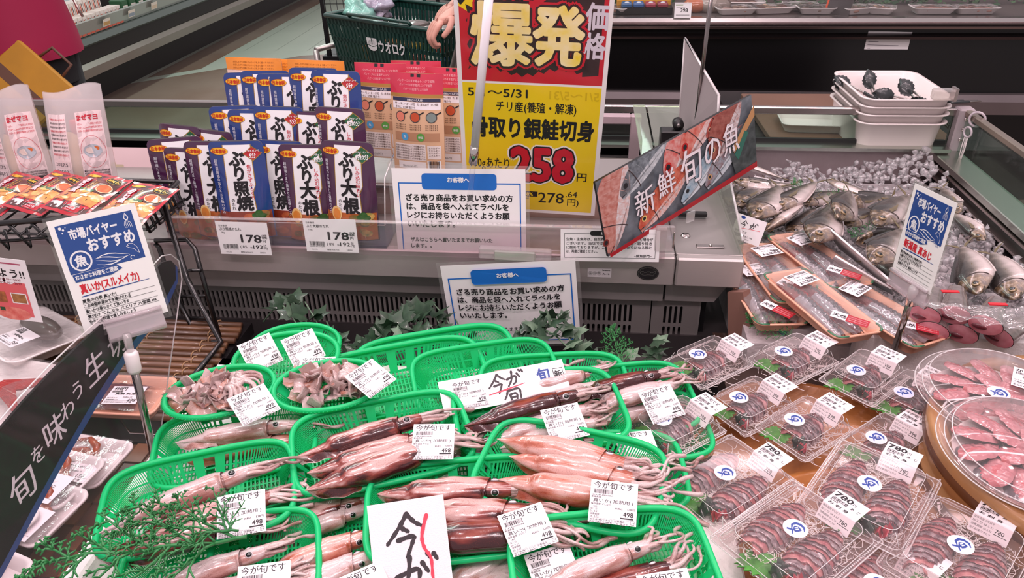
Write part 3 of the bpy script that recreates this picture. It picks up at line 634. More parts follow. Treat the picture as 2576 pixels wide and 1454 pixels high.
b = MB(); b.tube([(.0, .014 * math.cos(a * PI / 10), .014 * math.sin(a * PI / 10)) for a in range(20)], .003, RINGM, 8, True)
for i in range(4): b.tube([(0, .004 * (i - 1.5), -.012), (.004 * math.sin(i), .005 * (i - 1.5), -.05), (0, .002 * (i - 1.5), -.09)], .0012, mat('#d8cfcf', .8, key='white_string'), 6)
b.build('ring_cord', None, 'small grey ring with white knotted string under the large ring', 'ring hook', M=place(1.075, 2.17, .843, .3))
# ---------------------------------------------------------------- middle shelf unit
su = thing('steel_shelf_unit', 'stainless shelf unit with slotted air grille across the island', 'shelf unit', place(-.4, 1.6, 0))
def sbox(name, x0, x1, y0, y1, z0, z1, m, c=0):
    bb = MB(); bb.box(x0 + .4, x1 + .4, y0 - 1.6, y1 - 1.6, z0, z1, m, c=c); return bb.build(name, su)
STF = mat('#aca4a2', .36, .45, bump=(30, .10, (.4, 1, 40)), vary=(2.5, '#c2bab8', .7), key='brushed_steel_face')
sbox('shelf_face', -2.0, .200, 1.45, 1.47, .722, .792, STF, .003)
sbox('shelf_top', -2.0, .200, 1.4702, 1.80, .780, .7915, STEEL, .001)
sbox('end_face', .203, .345, 1.447, 1.47, .722, .792, STF, .004)
sbox('end_top', .203, .345, 1.4702, 1.98, .780, .7915, STEEL, .001)
sbox('end_side', .335, .345, 1.4702, 1.98, .66, .7798, STEEL2)
sbox('recess_panel', -2.0, .185, 1.485, 1.50, .662, .7215, STEEL2)
bb = MB(); bb.prism([(.19, .662), (.30, .662), (.335, .7215), (.19, .7215)], 0, .012, STEEL2, Matrix.Translation((.4, -.1, 0)) @ Matrix.Rotation(PI / 2, 4, 'X')); bb.build('recess_panel', su)
sbox('cavity', -2.0, .29, 1.52, 1.6, .42, .66, mat('#0d0d10', .6, key='dark_cavity'))
def grille(x0, x1, name, zz=((.588, .637), (.536, .581)), pitch=.0121, slot=.0062, frame_=(.44, .655), margin=.008, right=None):
    bb = MB(); y0, y1 = -.1 + .005, -.1 + .011; X = .4
    xa, xb = x0 + margin, (right if right else x1 - margin)
    zs = [frame_[0]] + [z for p in reversed(zz) for z in p] + [frame_[1]]
    for i in range(0, len(zs), 2): bb.box(x0 + X, x1 + X, y0, y1, zs[i], zs[i + 1], STEEL)
    for z0, z1 in zz:
        bb.box(x0 + X, xa + X, y0, y1, z0, z1, STEEL)
        n = int((xb - xa) / pitch)
        for i in range(n + 1):
            a = xa + i * pitch; bb.box(a + slot + X, (a + pitch if i < n else x1) + X, y0, y1, z0, z1, STEEL)
        for i in range(n + 1):           # rounded slot ends
            a = xa + i * pitch + X
            for zc, sg in ((z0, 1), (z1, -1)):
                bb.add([(a, y0, zc), (a + slot * .28, y0, zc), (a, y0, zc + sg * slot * .3)], [(0, 1, 2)], STEEL); bb.add([(a + slot, y0, zc), (a + slot * .72, y0, zc), (a + slot, y0, zc + sg * slot * .3)], [(0, 1, 2)], STEEL)
    return bb.build(name, su)
grille(-2.0, .162, 'air_grille', right=.115)
grille(.165, .272, 'end_grille', right=.235, margin=.028)
for x in (.150, .178):
    bb = MB(); bb.sphere((x + .4, -.096, .555), .005, RAILM, 10, (1, .5, 1)); bb.build('screw', su)
sbox('grille_shadow_gap', -2.0, .27, 1.515, 1.52, .655, .662, DARK)
sbox('grille_end', .272, .276, 1.506, 1.6, .44, .655, STEEL2)
# rear steps of the shelf, seen between the signs
sbox('step_rail', -2.0, .17, 1.63, 1.645, .862, .872, RAILM, .002)
sbox('step_front', -2.0, .17, 1.64, 1.65, .7917, .862, mat('#b59a90', .35, .8, bump=(14, .3, (14, .2, .2)), vary=(7, '#c8aaa2', .6), key='steel_painted_reflection'))  # brown-pink reflections are put into the colour of the steel
sbox('step_top', -2.0, .17, 1.6502, 1.86, .850, .861, STEEL)
sbox('step_back', -2.0, .17, 1.85, 1.86, .56, .8498, STEEL2)
# price strip of clear plastic
bb = MB(); bb.box(-1.6, .575, -.163, -.160, .785, .862, clear('#f4eef0', .3, .06, .05, 'clear_strip')); bb.box(-1.6, .575, -.163, -.152, .862, .8645, clear('#ffffff', .9, .05, .3, 'strip_edge')); bb.build('price_strip', su)
# acrylic end shield
AC = clear('#e2ecdf', .5, .05, .10, 'acrylic')
a, b_, c_, d_ = P(1800, 470, Y=1.80), P(1862, 600, Y=1.47), P(1815, 470, Y=1.85), (0, 0, 0)
bb = MB(); bb.add([(.338, 1.47, .793), (.338, 1.97, .793), (.338, 1.97, .90), (.338, 1.80, .90), (.338, 1.475, .825)], [(0, 1, 2, 3, 4)], AC); bb.add([(.343, 1.47, .793), (.343, 1.97, .793), (.343, 1.97, .90), (.343, 1.80, .90), (.343, 1.475, .825)], [(0, 1, 2, 3, 4)], AC)
bb.tube([(.3405, 1.475, .825), (.3405, 1.80, .90), (.3405, 1.97, .90)], .003, clear('#ffffff', .9, .05, .5, 'strip_edge'), 6)
bb.build('end_shield', None, 'clear acrylic shield on the right end of the steel shelf', 'acrylic shield')
bb = MB(); bb.box(.25, .31, 1.50, 1.515, .792, .7945, RAILM, c=.001); bb.sphere((.28, 1.5075, .795), .004, RAILM, 8); bb.build('fixing_plate', None, 'small steel plate with a screw on the shelf end', 'bracket')
bb = MB(); bb.lathe([(0, .003), (.008, .004), (.011, 0)], RAILM, 20); bb.build('screw_cup', None, 'round countersunk fixing on the shelf end behind the small plate', 'screw', M=place(.232, 1.56, .792))
# pale green acrylic riser behind the pole
GA = clear('#bfd6ba', .5, .04, .16, 'green_acrylic')
bb = MB()
p1, p2 = P(1592, 262, Y=1.95), P(1622, 262, Y=1.95); q1, q2 = P(1613, 400, Y=1.80), P(1645, 385, Y=1.80)
bb.hull([q1, q2, p2, p1], .004, GA)
r1, r2 = P(1628, 268, Y=1.95), P(1790, 262, Y=1.95); s1, s2 = P(1650, 385, Y=1.80), P(1790, 300, Y=1.86)
bb.hull([s1, s2, r2, r1], .004, GA)
bb.build('acrylic_riser', None, 'pale green acrylic riser with bright reflections behind the fish banner', 'acrylic riser')
p = P(1690, 340, Y=1.76); bb = MB(); bb.box(-.028, .028, -.02, .02, -.16, .015, DARK, c=.003); bb.tube([(.012, -.012, .028), (.012, .012, .028)], .013, DARK, 16); bb.tube([(.012, -.014, .028), (.012, -.0135, .028)], .005, mat('#8f8b8b', .3, .8, key='bolt'), 12); bb.build('sign_bracket', None, 'black sign bracket with a round knob behind the fish banner', 'bracket', M=place(p.x, 1.76, p.z))
p = P(1755, 520, Y=1.62); bb = MB(); bb.box(-.04, .03, -.008, .008, -.004, .006, DARK, c=.002); bb.build('bracket_foot', None, 'flat black bracket foot under the fish banner', 'bracket', M=place(p.x, 1.66, .80))
# ---------------------------------------------------------------- poles and boards
def pole(a, b_, r, m, name, label, extra=None):
    t = thing(name, label, 'sign pole', Matrix.Translation(b_)); bb = MB(); bb.rod(a - b_, (0, 0, 0), r, m, 12); bb.build('pole', t)
    if extra: extra(t, a - b_)
    return t
pa, pb = P(1235, -60, Y=1.40), P(1194, 372, Y=1.44)
def slv(t, d):
    bb = MB(); u = d.normalized(); bb.rod(u * -.035, u * .004, .0095, mat('#cfc8c4', .15, 1, key='chrome')); bb.build('chrome_sleeve', t); bb = MB(); bb.rod(u * -.14, u * -.035, .006, CLEAR); bb.build('clear_stem', t)
pole(pa, pb, .0085, mat('#e4dfe4', .35, coat=.3, key='white_pole'), 'white_sign_pole', 'white plastic pole with chrome sleeve standing before the yellow poster', slv)
pole(P(1793, -40, Y=1.66), P(1745, 352, Y=1.76), .0045, mat('#8b8382', .2, 1, key='thin_steel_rod'), 'thin_steel_pole', 'thin steel pole rising in front of the grey angled board')
BG = mat('#9d9294', .5, key='grey_board_back')
bb = MB(); bb.hull([P(1706, 345, Y=1.84), P(1803, 345, Y=1.62), P(1808, 240, Y=1.62), P(1723, 96, Y=1.84)], .004, BG)
for e in ((P(1706, 345, Y=1.84), P(1723, 96, Y=1.84)), (P(1723, 96, Y=1.84), P(1808, 240, Y=1.62)), (P(1808, 240, Y=1.62), P(1803, 345, Y=1.62))): bb.rod(e[0], e[1], .0028, clear('#f2e8ea', .9, .1, .6, 'strip_edge'), 6)
bb.build('grey_sign_board', None, 'grey backed sign board standing end-on behind the thin steel pole', 'sign board')
# ---------------------------------------------------------------- yellow and red price poster
def quad_sheet(tl, tr, bl, br):
    return sheet_frame(tl, tr, bl, br)
M, W_, H_ = quad_sheet(P(1141, 0, Y=1.47), P(1537, 0, Y=1.47), P(1172, 440, Y=1.56), P(1502, 470, Y=1.56))
PW = .30; k = PW / 395                                       # metres per picture pixel on the sheet
q = Card(); top, bot = .355, -.245
q.box(-PW / 2, PW / 2, bot, top, -.0006, 0, mat('#f2eced', .3, coat=.6, key='poster_paper'))
YEL = mat('#f2d016', .35, coat=.5, key='poster_yellow'); PRD = mat('#c8102e', .35, coat=.5, key='poster_red'); MAR = mat('#2f1620', .35, coat=.5, key='poster_dark')
def sx(px): return (px - 1338) / 395 * PW
q.rect(-.141, -.237, .141, .075, YEL, 1); q.rect(-.141, .08, .141, .347, PRD, 1)
pts = [(-.132, .262), (-.11, .285), (.132, .285), (.132, .102), (.10, .098)]
for i in range(22): a = i / 21; pts.append((.10 - .228 * a, (.10 if i % 2 else .108) + .008 * math.sin(a * 9)))
for i in range(10): pts.append((-.128 if i % 2 else -.122, .12 + i * .012))
q.poly(pts, MAR, 2)
q.poly([(-.141, .232), (-.125, .222), (-.128, .236), (-.10, .222), (-.104, .24), (-.07, .25), (-.04, .27), (-.03, .347), (-.141, .347)], YEL, 3)
q.poly([(-.045, .292), (-.03, .262), (.01, .245), (.05, .262), (.141, .275), (.141, .347), (-.03, .347)], mat('#e9dfe2', .35, key='poster_paper'), 3)
q.text('元気', -.14, .244, .085, INK, 4, w=.12, bold=.05); q.text('ク', -.022, .235, .075, PRD, 5, bold=.07)
def outlined(t, u, v, h, w_, cols, fx=None, k0=4, spread=(.10, .055, .02), shear=0):
    vs, fs, a0, b0 = glyphs(t); scx = w_ / (b0 - a0)
    for i, (c_, s_) in enumerate(zip(cols, spread)):
        for j in range(14): q.add([(u + (x - a0) * scx + s_ * h * .85 * math.cos(j * PI / 7), v + y * h + s_ * h * .85 * math.sin(j * PI / 7), (k0 + i) * q.LZ + j * 1.2e-5) for x, y in vs], fs, c_)
GR_Y = mat('#f6d62c', .35, coat=.4, vary=(26, '#fbeecb', .5), key='poster_glow_yellow')
outlined('爆', -.118, .128, .135, .118, (PRD, MAR, GR_Y), spread=(.11, .075, .03))
outlined('発', .004, .132, .125, .093, (PRD, MAR, GR_Y), spread=(.13, .085, .04))
LIL = mat('#d9d0dc', .4, key='poster_pale')
q.text('価', .100, .20, .056, LIL, 4, w=.041, bold=.035); q.text('格', .100, .142, .056, LIL, 4, w=.041, bold=.035)
q.text('5/1〜5/31', -.13, .046, .026, INK, 2, w=.122, bold=.02); q.text('チリ産(養殖・解凍)', -.072, .015, .026, INK, 2, w=.165, bold=.02)
q.text('骨取り銀鮭切身', -.124, -.045, .052, INK, 3, w=.256, bold=.045)
q.text('100gあたり', -.131, -.127, .031, INK, 2, w=.085, bold=.012)
outlined('258', -.04, -.155, .118, .132, (mat('#f4eee8', .4, key='poster_paper'), INK, PRD), k0=2, spread=(.11, .075, .04))
q.text('円', .104, -.150, .025, INK, 3, bold=.015)
q.text('(税込', -.05, -.205, .022, INK, 2); q.rect(-.012, -.2, .018, -.186, INK, 2); q.text('8%', -.007, -.198, .013, YEL, 3, bold=.03)
q.text('278', .02, -.215, .04, INK, 2, bold=.01); q.text('.64', .082, -.196, .022, INK, 2); q.text('円)', .086, -.218, .022, INK, 2)
gy = mat('#d9b714', .4, key='poster_ghost'); q.text('5/1〜5/31', .137, .046, .026, gy, 2, w=-.1, bold=.02)
Mp = M @ Matrix.Translation((0, -.045, 0))
q.build('price_poster', None, 'tall yellow and red price poster reading 258 yen behind the white pole', 'poster', M=Mp)
# ---------------------------------------------------------------- customer notices
def notice(lam=True):
    q = Card(); q.rect(-.157, -.115, .157, .115, clear('#ffffff', .6, .06, .06, 'laminate'), -3); q.rect(-.157, -.115, .157, .115, clear('#ffffff', .6, .06, .06, 'laminate'), -6)
    q.base(.297, .216, mat('#f4f1f2', .35, coat=.5, key='laminated_paper'), .0003)
    q.box_line(-.136, -.097, .138, .076, .0028, BLUE, 1)
    q.rrect(-.082, .060, .085, .097, .008, BLUE, 2); q.text('お客様へ', 0, .078, .0125, PAPER, 3, bold=.04, align='c')
    for i, (s_, w_) in enumerate((('ざる売り商品をお買い求めの方', .240), ('は、商品を袋へ入れてラベルを', .230), ('レジにお持ちいただくようお願', .232), ('いいたします。', .108))):
        q.text(s_, -.120, .035 - i * .0205, .0175, INK, 2, w=w_, bold=.035)
    q.text('ザルはこちらへ置いたままでお願いいた', -.116, -.062, .0115, INK, 2, w=.188, bold=.03); q.text('します。。', -.116, -.077, .0115, INK, 2, bold=.03)
    return q
M, W_, H_ = quad_sheet(P(981, 402, Y=1.50), P(1334, 408, Y=1.50), P(1003, 648, Y=1.475), P(1333, 652, Y=1.475))
notice().build('customer_notice', None, 'blue framed white customer notice standing on the shelf before the yellow poster', 'notice', M=Matrix.Translation((0, -.025, 0)) @ M @ Matrix.Scale(W_ / .312, 4))
M, W_, H_ = quad_sheet(P(1113, 658, Y=1.40), P(1464, 651, Y=1.40), P(1125, 886, Y=1.40), P(1455, 868, Y=1.40))
nt_ = notice(); nt_.warp(lambda u, v, z: (u, v, z + .006 * math.cos(u * 14)))
nt_.build('customer_notice', None, 'blue framed white customer notice hanging from a clear clip above the green baskets', 'notice', M=M @ Matrix.Scale(W_ / .306, 4))
a = P(1296, 637, Y=1.42); bb = MB()
bb.box(-.078, .078, -.010, .006, -.014, .014, clear('#f3eef0', .7, .05, .2, 'clip_plastic'), c=.003); bb.box(-.045, .045, -.016, -.0105, -.012, .012, clear('#dfe3d8', .9, .04, .3, 'clip_plastic'), c=.003); bb.box(-.035, .035, .007, .03, -.02, -.004, clear('#f3eef0', .7, .05, .2, 'clip_plastic'))
bb.build('sign_clip', None, 'clear plastic clip gripping the hanging customer notice', 'clip', M=Matrix.Translation(a) @ Matrix.Rotation(.03, 4, 'Y'))
# small caution sheet
q = Card(); q.base(.208, .072, PAPER); q.box_line(-.096, -.028, .096, .027, .0008, INK, 1); q.rrect(-.042, .022, .03, .033, .005, INK, 2); q.text('お客様へ', -.005, .0245, .0075, PAPER, 3, align='c', bold=.03)
for i, s_ in enumerate(('生魚・生魚卵は、自然界に生息する寄生虫がつく場合が', 'ございます。当店では商品加工時に検出・取り除き', 'に努めておりますが、ご家庭で召し上がりになる際に', 'は、再度ご確認ください。')): q.text(s_, -.092, .0115 - i * .0092, .0075, INK, 2, w=(.182, .180, .180, .066)[i], bold=.015)
q.text('−鮮魚部門−', .052, -.0255, .0072, INK, 2, bold=.015)
a = P(1534, 618, Y=1.43); q.build('caution_sheet', None, 'small white caution sheet on the shelf strip below the fish banner', 'notice', M=frame(a, (1, 0, .02), (0, -1, .12)))
bb = MB(); bb.box(-.02, .02, -.004, .004, -.03, .03, clear('#f0ecec', .8, .05, .2, 'clip_plastic'), c=.003); bb.tube([(.018, -.005, .018 * math.cos(t_ / 8 * PI) ) for t_ in range(9)], .0015, RAILM, 6); a = P(1672, 600, Y=1.43); bb.build('sign_clip', None, 'clear plastic clip at the right edge of the caution sheet', 'clip', M=Matrix.Translation(a))
# maker plate and emblem
q = Card(); q.base(.052, .022, mat('#c9c4c6', .4, key='control_plate')); q.text('Panasonic', .006, .0055, .0045, INK, 1, w=.017, bold=.03); q.text('A-16', .007, -.0045, .0065, INK, 1, w=.015, bold=.015)
for i, s_ in enumerate(('表示切換', '設定', '運転切換')):
    u = -.02 + i * .0095; q.ring(u, -.001, .0042, .0004, INK, 1)
    if len(s_) == 4: q.text(s_[:2], u, .0003, .0026, INK, 1, align='c'); q.text(s_[2:], u, -.0026, .0026, INK, 1, align='c')
    else: q.text(s_, u, -.0018, .003, INK, 1, align='c')
a = P(1508, 687, Y=1.448); q.build('control_plate', None, 'small grey control plate with three round buttons on the shelf face', 'control plate', M=frame((a.x, 1.4490, a.z), (1, 0, 0), (0, -1, 0)))
q = Card(); q.disc(0, 0, .0235, INK, 1, .017, 40); q.ring(0, 0, .0215, .0005, mat('#c8c2c4', .3, 1, key='silver_print'), 2, ry=.0152, n=40)
sv = mat('#c8c2c4', .3, 1, key='silver_print')
q.line([(-.017, .0005), (-.015, .004), (-.010, .0045), (-.0085, .002), (-.003, .0025), (-.001, .004), (.004, .004), (.006, .0015), (.011, .002), (.013, .005), (.016, .006), (.017, .003)], .0009, sv, 2)
q.line([(-.017, .0005), (-.012, -.004), (0, -.006), (.012, -.004), (.017, .003)], .0009, sv, 2)
q.line([(-.013, -.001), (0, -.003), (.013, -.001)], .0007, sv, 2)
for i, ch in enumerate('Cold Chain Solutions by'): a_ = math.radians(160 - i * 6.3); q.text(ch, .0185 * math.cos(a_), .0125 * math.sin(a_), .0026, sv, 3, rot=a_ - PI / 2, align='c')
a = P(1630, 688, Y=1.448); q.build('oval_emblem', None, 'black oval emblem with a silver wave on the shelf face', 'emblem', M=frame((a.x, 1.4490, a.z), (1, 0, 0), (0, -1, 0)))
# ---------------------------------------------------------------- fresh fish banner
A0, B0, C0, D0 = P(1522, 658, Y=1.36), P(1893, 413, Y=1.66), P(1896, 243, Y=1.66), P(1506, 446, Y=1.36)
M, W_, H_ = quad_sheet(D0, C0, A0, B0)
q = Card(); BW, BH = W_, H_; S = BW / 2; T = BH / 2
q.box(-S, S, -T, T, -.006, -.0002, DARK); q.rect(-S, -T, S, T, mat('#2f3238', .4, coat=.4, vary=(30, '#7d8790', .6), key='printed_photo'), 0)
def fish2(u, v, L, h, a, c1, c2, eye, k, ec='#e9b34a', head=True):
    c, s_ = math.cos(a), math.sin(a); T2 = lambda x, y: (max(-S, min(S, u + x * c - y * s_)), max(-T, min(T, v + x * s_ + y * c)))
    top = [(L * t_, h * (math.sin(PI * min(1, t_ * .9 + .02)) ** .6) * (1 - .1 * t_)) for t_ in [i / 12 for i in range(13)]]
    body = [T2(x, y) for x, y in top] + [T2(x, -y * .8) for x, y in reversed(top)]
    m1 = mat(c1, .35, coat=.4, vary=(90, c2, .5), key='printed_fish'); q.poly(body, m1, k)
    q.poly([T2(x, y * .2 - h * .35) for x, y in top] + [T2(x, -y * .8) for x, y in reversed(top)], mat(c2, .35, coat=.4, vary=(120, '#d9dde0', .5), key='printed_fish'), k + 1)
    if head:
        q.line([T2(L * .27 + h * .12 * math.cos(t_), h * .8 * math.sin(t_)) for t_ in [(-1.3 + i * .26) for i in range(11)]], .002, mat('#3a2a2c', .4, key='printed_fish_line'), k + 2)
        e = T2(L * .13, h * .25); q.disc(e[0], e[1], eye, mat(ec, .4, key='printed_eye'), k + 3); q.disc(e[0], e[1], eye * .6, INK, k + 4)
        q.line([T2(0, -h * .05), T2(L * .08, -h * .18)], .0016, INK, k + 3)
    for i in range(5):
        x = L * (.4 + i * .12); q.line([T2(x, h * .6), T2(x + h * .15, 0), T2(x, -h * .5)], .0009, mat(c2, .4, key='printed_scale'), k + 2)
fish2(-S * .98, -T * .95, .20, .055, 1.25, '#a8503f', '#d0a298', .008, 1, '#7a2a24')
fish2(-S * .75, T * .3, .17, .035, .5, '#3d434b', '#8d979e', .006, 2, '#20242a')
fish2(-S * .60, -T * .78, .17, .038, .45, '#b9341c', '#d98468', .007, 9, '#f0d27a')
fish2(-S * .2, T * .05, .2, .05, .85, '#c92a1c', '#d9b3ad', .010, 5, '#c01c1c')
fish2(S * .02, T * .35, .18, .05, .7, '#c23420', '#d99c8e', .009, 8, '#b81818')
fish2(-S * .05, -T * .75, .2, .03, .5, '#5f8ea6', '#c8d4da', .005, 14, '#20282e')
fish2(S * .28, -T * .72, .16, .035, .55, '#7a3a34', '#9fb0bb', .006, 17, '#c7a06a')
fish2(S * .40, -T * .1, .14, .05, .9, '#7d2c24', '#a8665a', .007, 20, '#c9a07a')
fish2(S * .35, T * .55, .13, .03, .5, '#9c2c22', '#c0746a', .006, 12, '#e0b090')
q.poly([(S * .70, -T * .98), (S * .62, -T * .1), (S * .80, T * .35), (S, T * .6), (S, -T * .98)], mat('#1d2224', .4, coat=.4, vary=(60, '#4c5456', .45), key='printed_dark_fish'), 26)
q.poly([(S * .66, -T * .1), (S * .69, -T * .25), (S, T * .45), (S, T * .75)], mat('#b98a5a', .4, key='printed_shell'), 27); q.poly([(S * .69, -T * .3), (S * .74, -T * .5), (S * .9, T * .1), (S * .85, T * .2)], mat('#2f6a5a', .4, key='printed_teal'), 28)
q.poly([(-S, -T), (S, -T), (S, -T + .013), (-S, -T + .009)], mat('#a3121f', .4, coat=.3, key='banner_red_edge'), 30)
def shad(t, u, v, h, w_):
    q.text(t, u + .0015, v - .0015, h, mat('#4a4046', .5, key='printed_shadow'), 31, w=w_, bold=.01); q.text(t, u, v, h, mat('#e9e2e6', .4, key='white_print'), 33, w=w_, bold=.012)
shad('新', -S * .63, -T * .38, T * .75, S * .24); shad('鮮', -S * .34, -T * .22, T * .70, S * .22)
shad('旬', -S * .04, -T * .30, T * 1.05, S * .27); shad('の', S * .28, -T * .15, T * .9, S * .22); shad('魚', S * .54, -T * .12, T * .9, S * .22)
q.build('fish_banner', None, 'long printed fish banner with white lettering set at an angle on the shelf end', 'banner', M=M)
p = P(1737, 545, Y=1.54); bb = MB(); bb.box(-.012, .012, -.002, .002, -.012, .012, clear('#ffffff', .8, .05, .25, 'clip_plastic')); bb.build('banner_tab', None, 'clear tab at the lower edge of the fish banner', 'clip', M=Matrix.Translation(p) @ Matrix.Rotation(.75, 4, 'Z'))
# ---------------------------------------------------------------- sauce pouches
FOODS = {'b': ['#7a3320', '#b5552e', '#8c2f1c', '#2f5a2a', '#c26a38'], 'p': ['#c06a28', '#d98a3c', '#9a4a22', '#e6b060', '#4d6b2c']}
PW_, PH_ = .112, .205
def pouch_mesh(kind):
    q = Card(); side = {'b': '#1f3f8c', 'p': '#4d1f4a'}[kind]; SM = mat(side, .22, coat=.9, vary=(14, {'b': '#163070', 'p': '#3c1638'}[kind], .6), bump=(24, .35), key='glossy_pouch_film')
    N, Mn = 14, 20
    def bulge(u, v):
        t_ = max(0, min(1, (v + PH_ / 2) / PH_)); e = max(0, 1 - (abs(u) / (PW_ / 2)) ** 2.5)
        return .016 * e * math.sin(PI * min(1, .12 + t_ * .80)) ** .8 + .010 * e * max(0, 1 - t_ * 2.2)
    r = .012; outline = []
    for sgn in (1, -1):
        q.add(*(lambda vs, fs: (vs, fs))([((i / N - .5) * PW_, (j / Mn - .5) * PH_, -.0006 * sgn - .0006) for j in range(Mn + 1) for i in range(N + 1)],
              [(j * (N + 1) + i, j * (N + 1) + i + 1, (j + 1) * (N + 1) + i + 1, (j + 1) * (N + 1) + i) for j in range(Mn) for i in range(N)]), SM if sgn < 0 else mat('#c9c4c4', .3, .6, key='foil_back'), True)
    nb = len(q.v) // 2
    # white centre panel, gold lines, food picture - strips fine enough to follow the bulge
    WH = mat('#ecebee', .25, coat=.8, bump=(24, .3), key='glossy_pouch_white'); GD = mat('#b9924a', .35, .6, key='gold_print')
    def strip(u0, u1, v0, v1, m, k, n=12, nn=4):
        q.add([(u0(v) + (u1(v) - u0(v)) * i / nn, v, k * q.LZ) for v in [v0 + (v1 - v0) * j / n for j in range(n + 1)] for i in range(nn + 1)], [(j * (nn + 1) + i, j * (nn + 1) + i + 1, (j + 1) * (nn + 1) + i + 1, (j + 1) * (nn + 1) + i) for j in range(n) for i in range(nn)], m, True)
    L_ = lambda v: -.030 + .006 * math.sin((v + .1) * 8); R_ = lambda v: .031 - .008 * math.sin((v + .1) * 10) * (v < 0)
    strip(lambda v: L_(v) - .0016, lambda v: R_(v) + .0016, -.10, .096, GD, 1); strip(L_, R_, -.10, .096, WH, 2)
    C = FOODS[kind]; R = random.Random(4)
    strip(lambda v: -.054, lambda v: .054, -.1, -.042 , mat(C[0], .25, coat=.8, vary=(60, C[2], .5), key='printed_food'), 3, 5, 8)
    for i in range(14):
        u, v, s_ = R.uniform(-.045, .045), R.uniform(-.090, -.040), R.uniform(.007, .014)
        q.disc(u, v, s_, mat(C[1 + i % 3], .25, coat=.8, vary=(110, C[4], .6), key='printed_food'), 4 + i % 3, s_ * .65, 12)
    for u, v in ((.03, -.045), (.036, -.052), (.024, -.05)): q.disc(u, v, .008, mat('#3c6b2e', .3, coat=.6, vary=(120, '#1f4018', .6), key='printed_greens'), 8, .006, 9)
    if kind == 'p':
        q.disc(-.028, -.045, .012, mat('#e9c27c', .3, coat=.6, key='printed_radish'), 8, .016, 16); q.disc(-.028, -.046, .009, mat('#d98632', .3, coat=.6, key='printed_egg'), 9, .012, 14)
    q.disc(-.033, .084, .0185, mat('#f0b81c', .3, coat=.7, key='yellow_badge'), 5, .0072, 24); q.ring(-.033, .084, .0185, .0006, mat('#a83018', .4, key='badge_line'), 6, ry=.0072)
    q.text('日本食研', -.033, .0802, .0092, mat('#c02a1a', .4, key='badge_text'), 7, w=.029, align='c', bold=.04)
    q.vtext({'b': '超特選醤油の旨みと三温糖の甘み', 'p': '超特選たまり醤油と三温糖のコク'}[kind], -.0435, .068, .0075, mat('#dcdce6', .4, key='pale_print'), 4, .0077)
    bk = dict(bold=.055)
    q.text('ぶ', .001, .056, .034, INK, 5, align='c', **bk); q.text('り', .003, .026, .034, INK, 5, align='c', fx=.9, **bk)
    if kind == 'b': q.text('照', .003, -.004, .032, INK, 5, align='c', **bk); q.text('焼', .006, -.036, .034, INK, 5, align='c', **bk)
    else: q.text('大', .003, -.004, .036, INK, 5, align='c', **bk); q.text('根', .006, -.040, .036, INK, 5, align='c', **bk)
    q.vtext('のたれ', -.018, -.012, .0085, INK, 5)
    DC = mat({'b': '#b3202a', 'p': '#1f5f38'}[kind], .35, coat=.5, key='diamond_badge')
    u, v = .034, .078; s_ = .0175 if kind == 'p' else .015
    q.poly([(u - s_ * 1.25, v), (u, v - s_), (u + s_ * 1.25, v), (u, v + s_)], GD, 6); q.poly([(u - s_ * 1.12, v), (u, v - s_ * .88), (u + s_ * 1.12, v), (u, v + s_ * .88)], DC, 7)
    q.text('フライパンで', u, v + .004, .0048, PAPER, 8, align='c', bold=.03); q.text({'b': '5分', 'p': '約20分'}[kind], u, v - .008, .011, PAPER, 8, align='c', bold=.04, fx=.8)
    q.vtext({'b': '焦がさずふっくら', 'p': 'しみ込む味わい'}[kind], .0235, .058, .0095, mat('#c8283c', .4, key='red_print'), 5, .0092)
    # round the top corners and give the whole pouch its body
    def wf(u, v, z):
        if z < -.0011 or (z < -.0003 and False): pass
        t_ = v - (PH_ / 2 - r); a = abs(u) - (PW_ / 2 - r)
        if t_ > 0 and a > 0:
            d = math.hypot(t_, a)
            if d > r: u = math.copysign(PW_ / 2 - r + a / d * r, u); v = PH_ / 2 - r + t_ / d * r
        bu = bulge(u, v)
        return (u, v, (z + bu) if z > -.0009 else (z - bu))
    q.warp(wf)
    return q.mesh('sauce_pouch')
PM = {'b': pouch_mesh('b'), 'p': pouch_mesh('p')}
